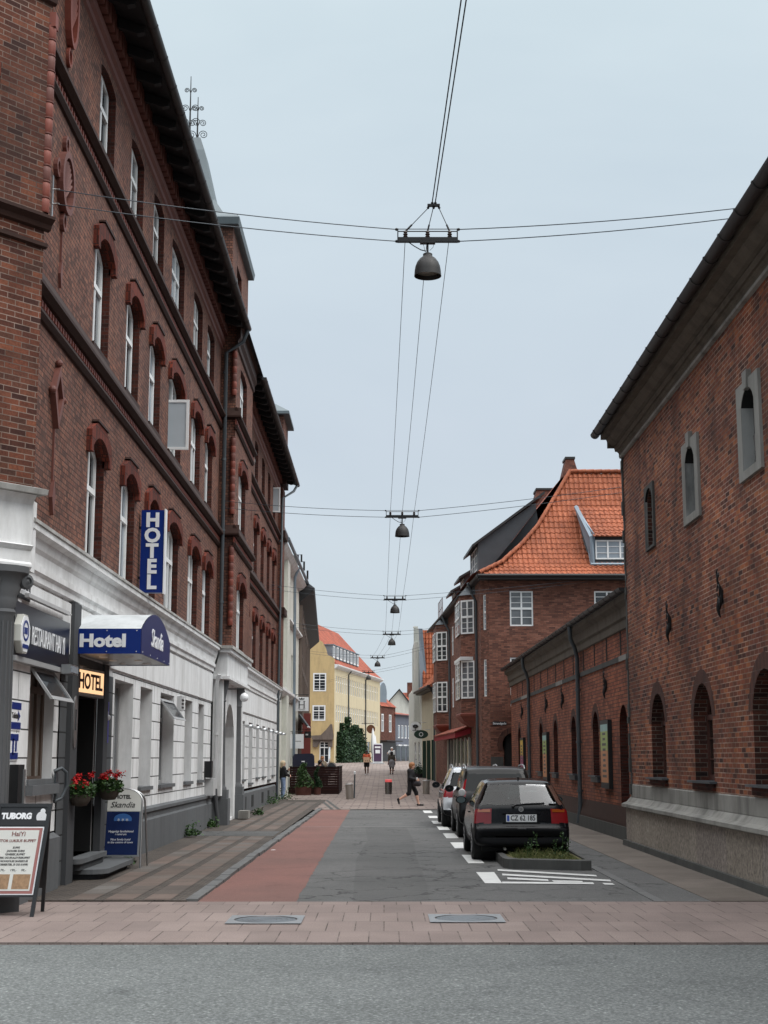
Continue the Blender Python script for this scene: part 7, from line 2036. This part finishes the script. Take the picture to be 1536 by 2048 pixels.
b = MB(); b.fbox(fz, -.70, .70, .580, .588, -.06, -.03); b.build('bumper_highlight_strip', plain('bumper_highlight', (.05, .05, .05, 1), .25), gf)  # paler strip paints a highlight along the bumper edge
b = MB(); b.tube([(-.30, .25, .23), (-.30, .06, .22)], .025, 8); b.build('exhaust', M['steel'], gf)
b = MB(); b.fbox(fz, .50, .62, 1.005, 1.025, -.20, -.165); b.build('sticker', M['letter'], gf)

def suv_cls(H, zb, L, wid, vert):
    def f(x, y, z):
        ax = abs(x)
        if .12 < y < .62 and zb + .05 < z < H - .16 and ax < wid - .16 - (z - zb) * (.16 if vert else .32): return 'rear_window'
        if z > zb + .03 and ax > .5 and z < H - .11:
            if 1.95 < y < L - 1.25 - (z - zb) * 1.35: return 'side_window'
            if 1.02 < y < 1.87: return 'side_window2'
            if .62 + (z - zb) * .2 < y < .96: return 'side_window3'
        if L * .56 < y < L * .69 and z > zb + .1 and ax < .62: return 'windscreen'
        if vert and zb - .22 < z < H - .24 and y < .42 and ax > wid - .17 - max(0, z - zb) * .16 and ax < wid - .01: return 'tail_light'
        if not vert and zb - .22 < z < zb + .03 and y < .38 and ax > wid - .30: return 'tail_light'
        if z < .46: return 'bumper'
        if ax > .75 and .4 < z < zb and (abs(y - 1.9) < .012 or abs(y - 1.0) < .01 or abs(y - L + 1.5) < .012): return 'panel_gap'
        return 'body'
    f.hw = wid
    return f
def suv(name, label, loc, H, zb, L, w, vert, paint, wr, wheels, rotz=0):
    q = w - .035; tn = .09 if vert else 0
    ST = [(.05, .48, .50, w - .2, w - .18, w - .18, w - .2, .49), (.01, .38, .66, w - .1, w - .05, w - .05, w - .1, .52), (.03, .30, .70, w - .05, w - .01, w - .02, w - .06, .60), (.08, .28, zb - .1, w - .04, w, w - .02, w - .08, .8), (.12, .28, zb, w - .04, w, q, w - .10, zb - .12),
          (.5, .26, H - .14, w - .04, w, q, w - .29 + tn, zb), (.56, .25, H - .05, w - .04, w, q, w - .29 + tn, zb), (.8, .24, H - .02, w - .04, w, q, w - .28 + tn, zb), (1.5, .24, H, w - .04, w, q, w - .27 + tn, zb), (2.2, .24, H - .02, w - .04, w, q, w - .27 + tn, zb), (L * .56, .24, H - .09, w - .04, w, q, w - .28, zb),
          (L * .71, .24, zb + .08, w - .04, w, q, w - .20, zb), (L * .78, .24, zb + .03, w - .04, w, q - .01, w - .16, zb - .04), (L - .2, .26, zb - .14, w - .08, w - .04, w - .09, w - .2, zb - .2), (L - .04, .3, zb - .32, w - .16, w - .12, w - .14, w - .22, .6), (L, .45, .5, w - .3, w - .28, w - .28, w - .3, .48)]
    t = make_car(name, label, loc, ST, paint, suv_cls(H, zb, L, w, vert), wheels, wr, {'rear_window': 'carglass', 'side_window': 'carglass', 'side_window2': 'carglass', 'side_window3': 'carglass', 'windscreen': 'carglass', 'tail_light': 'lampr', 'bumper': 'plastic', 'panel_gap': 'seam'}, rotz)
    for sg in (-1, 1):
        b = MB(); b.tube([(sg * (w - .30 + tn), .75, H - .06), (sg * (w - .30 + tn), .95, H + .02), (sg * (w - .29 + tn), 1.5, H + .045), (sg * (w - .30 + tn), 2.2, H + .02), (sg * (w - .30 + tn), 2.4, H - .05)], .018, 8); b.build('roof_rail', M['steel'], t, 60)
        b = MB(); b.lathe([(.01, -.05), (.11, -.052), (.12, -.02), (.10, .05), (.04, .10), (.01, .11)], (sg * (w + .08), L - 1.62, zb + .06), 16, M=Matrix(((.95, 0, 0), (0, 0, 1), (0, .75, 0)))); b.build('wing_mirror', M['plastic'] if paint != 'paintw' else M['paintk'], t, 60)
        if vert:
            b = MB(); b.lathe([(.002, -.01), (.085, -.01), (.07, .012), (.002, .014)], (sg * (w - .085), .105, zb + .02), 16, M=Matrix(((1, 0, 0), (0, 0, -1), (0, 1, 0)))); b.build('reversing_lamp', M['lampw'], t)
        for yy in (2.0, 1.1):
            b = MB(); b.box(sg * w - .014, sg * w + .014, yy, yy + .2, zb - .12, zb - .09); b.build('door_handle', M[paint], t)
    b = MB(); b.fbox(fz, -.26, .26, .80, .91, -.12, -.06); b.build('number_plate', M['letter'], t)
    return t
suv('estate_car', 'tall dark grey car with silver roof rails, parked between hatchback and white car', (2.60, 33.7, 0), 1.60, 1.0, 4.5, .90, True, 'paintd', .335, (.85, 3.47))
suv('suv_car', 'white sport utility car with roof rails, farthest of the three parked cars', (2.44, 38.75, 0), 1.58, 1.0, 4.35, .90, False, 'paintw', .335, (.82, 3.46))

# ------------------------------------------------------------------ people
def surface_nets(F, o, h):
    """iso-surface of a signed distance grid"""
    s = F < 0
    nx, ny, nz = F.shape
    ids = -np.ones((nx - 1, ny - 1, nz - 1), int)
    cnt = np.zeros(ids.shape); acc = np.zeros(ids.shape + (3,))
    off = [(i, j, k) for i in (0, 1) for j in (0, 1) for k in (0, 1)]
    g = lambda A, q: A[q[0]:nx - 1 + q[0], q[1]:ny - 1 + q[1], q[2]:nz - 1 + q[2]]
    for a in off:
        for ax in range(3):
            if a[ax]: continue
            c = list(a); c[ax] = 1
            fa, fc = g(F, a), g(F, c); m = g(s, a) != g(s, c)
            t = np.where(m, fa / np.where(m, fa - fc, 1), 0)
            p = np.zeros(ids.shape + (3,)); p[..., 0] = a[0]; p[..., 1] = a[1]; p[..., 2] = a[2]; p[..., ax] += t
            acc += p * m[..., None]; cnt += m
    on = cnt > 0
    ids[on] = np.arange(on.sum())
    I = np.argwhere(on); V = o + h * (I + acc[on] / cnt[on][:, None])
    faces = []
    for ax in range(3):
        u, v = (ax + 1) % 3, (ax + 2) % 3
        sl = [slice(1, -1)] * 3; sl[ax] = slice(0, -1)
        a = s[tuple(sl)]; sl2 = list(sl); sl2[ax] = slice(1, None); c = s[tuple(sl2)]
        E = np.argwhere(a != c); 
        if not len(E): continue
        base = np.array([1, 1, 1]); base[ax] = 0; E = E + base
        def at(du, dv):
            q = E.copy(); q[:, u] -= du; q[:, v] -= dv; return ids[q[:, 0], q[:, 1], q[:, 2]]
        Q = np.stack([at(0, 0), at(1, 0), at(1, 1), at(0, 1)], 1)
        flip = s[E[:, 0], E[:, 1], E[:, 2]]
        Q = np.where(flip[:, None], Q[:, ::-1], Q)
        faces.append(Q)
    return V, np.concatenate(faces)

def body(caps, h, k=.025, clip=None, grow=0.):
    A = np.array([[*c[0], *c[1], c[2], c[3]] for c in caps], float)
    lo = np.minimum(A[:, :3], A[:, 3:6]).min(0) - A[:, 6:].max() - grow - 3 * h
    hi = np.maximum(A[:, :3], A[:, 3:6]).max(0) + A[:, 6:].max() + grow + 3 * h
    n = np.ceil((hi - lo) / h).astype(int) + 1
    X = np.stack(np.meshgrid(*[lo[i] + h * np.arange(n[i]) for i in range(3)], indexing='ij'), -1)
    F = None
    for r in A:
        a, c = r[:3], r[3:6]; ba = c - a; L = max(1e-9, ba @ ba)
        t = np.clip(((X - a) @ ba) / L, 0, 1)
        d = np.linalg.norm(X - a - t[..., None] * ba, axis=-1) - (r[6] + (r[7] - r[6]) * t) - grow
        if F is None: F = d
        else:
            q = np.clip(.5 + .5 * (F - d) / k, 0, 1); F = F + (d - F) * q - k * q * (1 - q)
    if clip: 
        for ax, lo_, hi_ in clip: F = np.maximum(F, np.maximum(lo_ - X[..., ax], X[..., ax] - hi_))
    F[0] = F[-1] = 1; F[:, 0] = F[:, -1] = 1; F[:, :, 0] = F[:, :, -1] = 1
    return surface_nets(F, lo, h)

def part_from(VF, name, mat, parent):
    b = MB(); b.add([Vector(p) for p in VF[0]], [tuple(int(i) for i in f) for f in VF[1]])
    return b.build(name, mat, parent, 80)

def person(label, loc, rotz, J, skin, hair, clothes, h=.018, hairlen=0., group=None, hands=True, k=.03):
    t = thing('person', label, 'person', (0, 0, 0), group)
    J = {k_: Vector(v) for k_, v in J.items()}
    caps = []
    hd = J['head']
    f = J.get('face', Vector((0, -1, 0))).normalized(); sd = f.cross(Vector((0, 0, 1))).normalized(); up = Vector((0, 0, 1))
    caps += [(hd + up * .03 + f * -.015, hd + up * .035 + f * .015, .088, .086), (hd - up * .03 + f * .03, hd - up * .075 + f * .045, .066, .042),
             (hd + f * .095 - up * .005, hd + f * .112 - up * .03, .012, .014), (hd + sd * .082 - up * .02, hd + sd * .084 + up * .012, .016, .018), (hd - sd * .082 - up * .02, hd - sd * .084 + up * .012, .016, .018)]
    caps += [(J['neck'], hd - up * .05, .054, .050)]
    ch, pe = J['chest'], J['pelvis']
    for s in ('L', 'R'):
        caps += [(ch, J['sh' + s], .085, .055), (J['sh' + s], pe + (J['hip' + s] - pe) * .8, .07, .085)]
    caps += [(ch, J['neck'], .10, .06), (ch, pe, .115, .115)]
    legs, arms = {}, {}
    for s in ('L', 'R'):
        arms[s] = [(J['sh' + s], J['el' + s], .050, .040), (J['el' + s], J['wr' + s], .040, .027)]
        legs[s] = [(J['hip' + s], J['kn' + s], .088, .056), (J['kn' + s], J['kn' + s].lerp(J['an' + s], .35), .054, .056), (J['kn' + s].lerp(J['an' + s], .35), J['an' + s], .056, .036)]
        caps += arms[s] + legs[s]
        w = J['wr' + s]; d = (w - J['el' + s]).normalized(); x = d.cross(f if abs(d.dot(f)) < .9 else sd).normalized(); fl = d.cross(x)
        pm = w + d * .075
        caps += [(w, pm - x * .02, .022, .018), (w, pm + x * .022, .022, .018)]
        for i in range(4):
            r = pm + x * (-.030 + .020 * i); L = (.060, .072, .068, .052)[i]
            mid = r + d * L * .55 + fl * .008; caps += [(r, mid, .0095, .009), (mid, mid + d * L * .4 + fl * .022, .009, .008)]
        r = w + d * .03 - x * .028; caps += [(r, r + d * .035 - x * .022, .011, .010), (r + d * .035 - x * .022, r + d * .06 - x * .022, .010, .009)]
        a = J['an' + s]; to = J['to' + s]; hl = J['he' + s] if 'he' + s in J else a + Vector((0, 0, -.05)) - (to - a).normalized() * .03
        caps += [(a, hl, .036, .032), (hl, to, .034, .026)]
    bd_ = part_from(body(caps, h, k), 'body', skin, t)
    # eyes and brows
    for s in (-1, 1):
        b = MB(); b.ball(hd + f * .095 + sd * (.032 * s) + up * .012, .011, 5); b.build('eye', M['letterk'], t)
    hc = [(hd + up * .045 - f * .02, hd + up * .05 + f * .005, .102, .098), (hd + up * .02 - f * .05, hd - up * (.03 + hairlen) - f * .055, .085, .06 if hairlen else .05)]
    if hairlen: hc += [(hd + sd * .06 - f * .02, hd + sd * .07 - f * .03 - up * hairlen, .05, .035), (hd - sd * .06 - f * .02, hd - sd * .07 - f * .03 - up * hairlen, .05, .035)]
    part_from(body(hc, h, .02), 'hair', hair, t)
    for nm, mat, spec in clothes:
        cc = []; clip = None; gr = .016
        for q in spec:
            if q == 'torso':
                for s in ('L', 'R'): cc += [(ch, J['sh' + s], .085, .055), (J['sh' + s], pe + (J['hip' + s] - pe) * .8, .07, .085)]
                cc += [(ch, pe, .115, .115), (ch, J['neck'] - up * .03, .10, .06)]
            elif q == 'sleeves':
                for s in ('L', 'R'): cc += [arms[s][0], (arms[s][1][0], arms[s][1][0].lerp(arms[s][1][1], .9), .042, .032)]
            elif q == 'short_sleeves':
                for s in ('L', 'R'): cc += [(J['sh' + s], J['sh' + s].lerp(J['el' + s], .75), .054, .052)]
            elif q == 'hips':
                cc += [(pe + up * .06, pe, .12, .125)] + [(pe, J['hip' + s], .1, .09) for s in ('L', 'R')]
            elif q == 'thighs':
                for s in ('L', 'R'): cc += [(J['hip' + s], J['kn' + s], .09, .06)]
            elif q == 'half_thighs':
                for s in ('L', 'R'): cc += [(J['hip' + s], J['hip' + s].lerp(J['kn' + s], .7), .095, .085)]
            elif q == 'to_knees':
                for s in ('L', 'R'): cc += [(J['hip' + s], J['kn' + s], .092, .064), (J['kn' + s], J['kn' + s].lerp(J['an' + s], .16), .062, .060)]
            elif q == 'calves':
                for s in ('L', 'R'): cc += [(J['kn' + s], J['an' + s].lerp(J['kn' + s], .1), .062, .05)]
            elif q == 'shoes':
                for s in ('L', 'R'):
                    a = J['an' + s]; to = J['to' + s]; hl = J['he' + s] if 'he' + s in J else a + Vector((0, 0, -.05)) - (to - a).normalized() * .03
                    cc += [(a.lerp(hl, .45), hl, .040, .038), (hl, to, .038, .032)]
            elif isinstance(q, tuple) and q[0] == 'clip': clip = q[1]
            elif isinstance(q, tuple) and q[0] == 'grow': gr = q[1]
            elif isinstance(q, tuple): cc.append((Vector(q[0]), Vector(q[1]), q[2], q[3]))
        if nm == 'shoe':
            half = len(cc) // 2
            part_from(body(cc[:half], h, .015, clip, .004), 'shoe', mat, t); part_from(body(cc[half:], h, .015, clip, .004), 'shoe', mat, t)
        else:
            part_from(body(cc, h, k, clip, gr), nm, mat, t)
    t.location = loc; t.rotation_euler = (0, 0, rotz)
    return t

def stand(H=1.7, **kw):
    s = H / 1.7
    J = {'head': (0, 0, 1.575), 'neck': (0, .01, 1.43), 'chest': (0, .01, 1.27), 'pelvis': (0, 0, .97), 'shL': (.175, .01, 1.38), 'shR': (-.175, .01, 1.38), 'elL': (.23, .03, 1.10), 'elR': (-.23, .03, 1.10), 'wrL': (.24, -.06, .86), 'wrR': (-.24, -.06, .86),
         'hipL': (.09, 0, .92), 'hipR': (-.09, 0, .92), 'knL': (.10, -.02, .50), 'knR': (-.10, -.02, .50), 'anL': (.10, .02, .085), 'anR': (-.10, .02, .085), 'toL': (.12, -.13, .028), 'toR': (-.12, -.13, .028)}
    J.update(kw)
    return {k: tuple(x * s for x in v) if k != 'face' else v for k, v in J.items()}
SK = plain('pale_skin', lin(214, 168, 146), .55, var=.05); SKD = plain('dark_skin', lin(98, 66, 52), .55, var=.05)
HB = plain('ginger_blond_hair', lin(150, 100, 62), .6, var=.3, nscale=20); HK = plain('black_hair', lin(28, 24, 24), .6); HW = plain('light_hair', lin(190, 170, 140), .6, var=.2)
CK = plain('black_cloth', (.012, .012, .014, 1), .85, var=.25, nscale=9, bmp=.3); CG = plain('grey_cloth', lin(140, 138, 142), .85, var=.1, bmp=.2); CO = plain('orange_red_shirt', lin(196, 92, 62), .85, var=.1); CW = plain('white_cloth', (.62, .62, .62, 1), .85, var=.06)
CB = plain('beige_cloth', lin(132, 118, 100), .85, var=.15); CJ = plain('light_blue_jeans', lin(128, 146, 176), .85, var=.15); CD = plain('dark_olive_top', lin(70, 64, 54), .85, var=.2)
# woman striding to the right, seen side on: local -y is her front
J = stand(1.62, head=(0, -.06, 1.575), neck=(0, -.03, 1.43), chest=(0, -.02, 1.27), elL=(.22, .10, 1.12), wrL=(.20, -.06, .93), elR=(-.22, -.02, 1.10), wrR=(-.20, -.24, 1.04),
          knL=(.09, -.20, .52), anL=(.09, -.30, .09), toL=(.11, -.47, .03), knR=(-.09, .05, .50), anR=(-.09, .42, .28), toR=(-.09, .46, .10), heR=(-.09, .50, .26))
wm = person('ginger blond woman in black jacket and knee length trousers, striding right', (1.02, 56.3, .0), 1.35, J, SK, HB,
            [('jacket', CK, ['torso', 'sleeves', ('grow', .022)]), ('trousers', CK, ['hips', 'to_knees', ('grow', .012)]), ('shoe', CK, ['shoes'])], h=.0125, hairlen=.06)
bg = MB(); VF = body([((-.0, -.03, .0), (0, .03, -.02), .10, .11), ((0, -.09, -.06), (0, .09, -.06), .085, .085)], .02, .03)
tb_ = thing('shoulder_bag', 'dark shoulder bag hanging at the hip of the striding woman', 'bag', (0, 0, 0))
part_from(VF, 'bag_body', plain('dark_leather', lin(40, 36, 40), .5, var=.2), tb_)
b = MB(); b.tube([(0, -.08, .02), (-.03, -.02, .42), (-.04, .02, .47), (-.03, .06, .42), (0, .08, .02)], .012, 5); b.build('strap', M['black'], tb_)
tb_.location = (1.24, 56.12, .88); tb_.rotation_euler = (0, 0, 1.35)
b = MB(); b.lathe([(.02, 0), (.035, .1), (.002, .1)], (1.25, 56.02, .98), 10); tag(b.build('paper_cup', M['letter']), 'small white cup in the hand of the striding woman', 'cup')
J = stand(1.70, elL=(.25, .02, 1.10), wrL=(.13, -.20, 1.02), elR=(-.25, .02, 1.10), wrR=(-.13, -.20, 1.02), knL=(.09, -.10, .50), anL=(.09, -.02, .10), toL=(.10, -.17, .06), anR=(-.09, .06, .085), toR=(-.10, -.09, .028))
person('man in orange red shirt and black shorts, carrying a pale box', (-1.22, 104, .625), 0, J, SKD, HK, [('shirt', CO, ['torso', 'short_sleeves', ('clip', [(2, 1.0, 1.48)])]), ('shorts', CK, ['hips', 'half_thighs', ('grow', .02)]), ('shoe', CW, ['shoes'])], h=.02)
b = MB(); b.box(-1.45, -1.02, 103.70, 103.80, 1.50, 1.86); o = b.build('carton', plain('pale_pink_carton', lin(222, 184, 152), .7)); tag(o, 'pale peach coloured box held by the man in the orange shirt', 'box')
J = stand(1.62, knL=(.09, -.08, .50), toL=(.11, -.13, .028), anR=(-.08, .12, .12), toR=(-.09, .0, .03))
person('woman in dark top and grey wrap skirt walking away up the street', (.55, 105, .64), PI, J, SKD, HK, [('top', CD, ['torso', 'short_sleeves', ('clip', [(2, 1.02, 1.40)])]), ('skirt', CG, ['hips', 'half_thighs', ('grow', .035)]), ('leggings', CK, ['to_knees', ('grow', .008)]), ('shoe', CK, ['shoes'])], h=.02, hairlen=.1)
J = stand(1.78, wrR=(-.42, -.2, 1.25), elR=(-.34, -.02, 1.22))
person('person in a white shirt and white cap, partly hidden behind the woman in grey', (.60, 112, .84), .4, J, SK, CW, [('shirt', CW, ['torso', 'sleeves']), ('trousers', CK, ['hips', 'thighs', 'calves']), ('shoe', CK, ['shoes'])], h=.024)
J = stand(1.72, elL=(.2, -.1, 1.12), wrL=(.12, -.25, 1.05))
person('person in a long beige coat standing on the terrace behind the fence', (-3.22, 76.9, .15), .8, J, SK, HB, [('coat', CB, ['torso', 'sleeves', 'hips', 'half_thighs', ('grow', .035)]), ('trousers', CK, ['thighs', 'calves']), ('shoe', CK, ['shoes'])], h=.022, hairlen=.06)
sit = dict(hipL=(.09, -.04, .50), hipR=(-.09, -.04, .50), pelvis=(0, 0, .54), chest=(0, -.02, .84), neck=(0, -.03, 1.0), head=(0, -.04, 1.15), shL=(.175, -.02, .96), shR=(-.175, -.02, .96), elL=(.22, -.12, .72), elR=(-.22, -.12, .72), wrL=(.14, -.33, .70), wrR=(-.14, -.33, .70), knL=(.1, -.46, .48), knR=(-.1, -.46, .48), anL=(.1, -.44, .09), anR=(-.1, -.44, .09), toL=(.11, -.6, .03), toR=(-.11, -.6, .03))
person('man in a dark jumper sitting on the terrace, seen above the fence', (-3.15, 72.0, .42), PI * .8, stand(1.7, **sit), SK, HW if False else HK, [('jumper', CK, ['torso', 'sleeves']), ('trousers', CK, ['hips', 'thighs', 'calves']), ('shoe', CK, ['shoes'])], h=.022)
person('white haired person sitting at the left of the terrace, mostly hidden by the fence', (-3.72, 73.2, .42), .3, stand(1.66, **sit), SK, HW, [('jumper', CB, ['torso', 'sleeves']), ('trousers', CJ, ['hips', 'thighs', 'calves']), ('shoe', CK, ['shoes'])], h=.024)
J = stand(1.64, elL=(.2, -.14, 1.14), wrL=(.06, -.24, 1.28), elR=(-.22, -.1, 1.10), wrR=(-.1, -.26, 1.05))
person('blond woman in black top and light jeans at the end pilaster of the hotel', (-4.40, 64.2, .03), 1.9, J, SK, HW, [('top', CK, ['torso', 'sleeves', ('grow', .025)]), ('jeans', CJ, ['hips', 'thighs', 'calves', ('grow', .012)]), ('shoe', CW, ['shoes'])], h=.016, hairlen=.14)

# ------------------------------------------------------------------ camera, sky, light
cd = bpy.data.cameras.new('camera'); co_ = bpy.data.objects.new('camera', cd); COL.objects.link(co_)
PITCH = math.atan(492 / 2900)
co_.location = (0, 0, 1.8); co_.rotation_euler = (PI / 2 + PITCH, 0, 0)
cd.sensor_fit = 'VERTICAL'; cd.sensor_height = 24; cd.lens = 24 * 2900 / 2048
cd.clip_start = .1; cd.clip_end = 2000
SC.camera = co_
w = bpy.data.worlds.new('World'); SC.world = w; w.use_nodes = True
nt = w.node_tree; bgd = nt.nodes['Background']
EL, AZ = math.radians(55), math.radians(118)
sky = nt.nodes.new('ShaderNodeTexSky'); sky.sky_type = 'NISHITA'; sky.sun_disc = False
sky.sun_elevation = EL; sky.sun_rotation = AZ; sky.dust_density = 4; sky.air_density = 1.2
gen = nt.nodes.new('ShaderNodeTexCoord').outputs['Generated']
sep = nt.nodes.new('ShaderNodeSeparateXYZ'); nt.links.new(gen, sep.inputs[0])
K = 10.
oc = ramp(nt, sep.outputs['Z'], [(0, (.565, .635, .68)), (.10, (.525, .595, .65)), (.22, (.495, .56, .63)), (.36, (.51, .59, .65)), (.48, (.555, .645, .69)), (.75, (.90, .95, 1.0)), (1, (1.0, 1.0, 1.0))])
mp = nt.nodes.new('ShaderNodeMapping'); mp.inputs['Scale'].default_value = (1, 1, 2.2); nt.links.new(gen, mp.inputs[0])
cl_ = ramp(nt, noise(nt, mp.outputs[0], 2.1, 5, .55, .4), [(.3, (.90, .915, .93)), (.7, (1.05, 1.04, 1.025))])
oc = mix(nt, 1, oc, cl_, 'MULTIPLY')
zen = ramp(nt, sep.outputs['Z'], [(0, (1, 1, 1)), (.5, (1, 1, 1)), (1, (1, 1, 1))])
ml = nt.nodes.new('ShaderNodeVectorMath'); ml.operation = 'SCALE'; nt.links.new(oc, ml.inputs[0])
# brighter overhead, as under a real overcast
mr = nt.nodes.new('ShaderNodeMapRange'); mr.inputs['From Min'].default_value = .5; mr.inputs['From Max'].default_value = .95; mr.inputs['To Min'].default_value = K; mr.inputs['To Max'].default_value = K * ZEN
nt.links.new(sep.outputs['Z'], mr.inputs['Value']); nt.links.new(mr.outputs[0], ml.inputs['Scale'])
m_ = mix(nt, .9, sky.outputs[0], ml.outputs[0])
nt.links.new(m_, bgd.inputs['Color']); bgd.inputs['Strength'].default_value = .1
sd_ = bpy.data.lights.new('sun', 'SUN'); so = bpy.data.objects.new('sun', sd_); COL.objects.link(so)
sd_.energy = 1.4; sd_.angle = math.radians(40); sd_.color = (1, .97, .92)
d = Vector((math.sin(AZ) * math.cos(EL), math.cos(AZ) * math.cos(EL), math.sin(EL)))
so.rotation_euler = d.to_track_quat('Z', 'Y').to_euler()
SC.view_settings.view_transform = 'Standard'; SC.view_settings.look = 'None'; SC.view_settings.exposure = EXPO; SC.view_settings.gamma = 1
SC.render.film_transparent = False
SC.cycles.max_bounces = 6; SC.cycles.diffuse_bounces = 4; SC.cycles.glossy_bounces = 3
SC.cycles.use_denoising = True
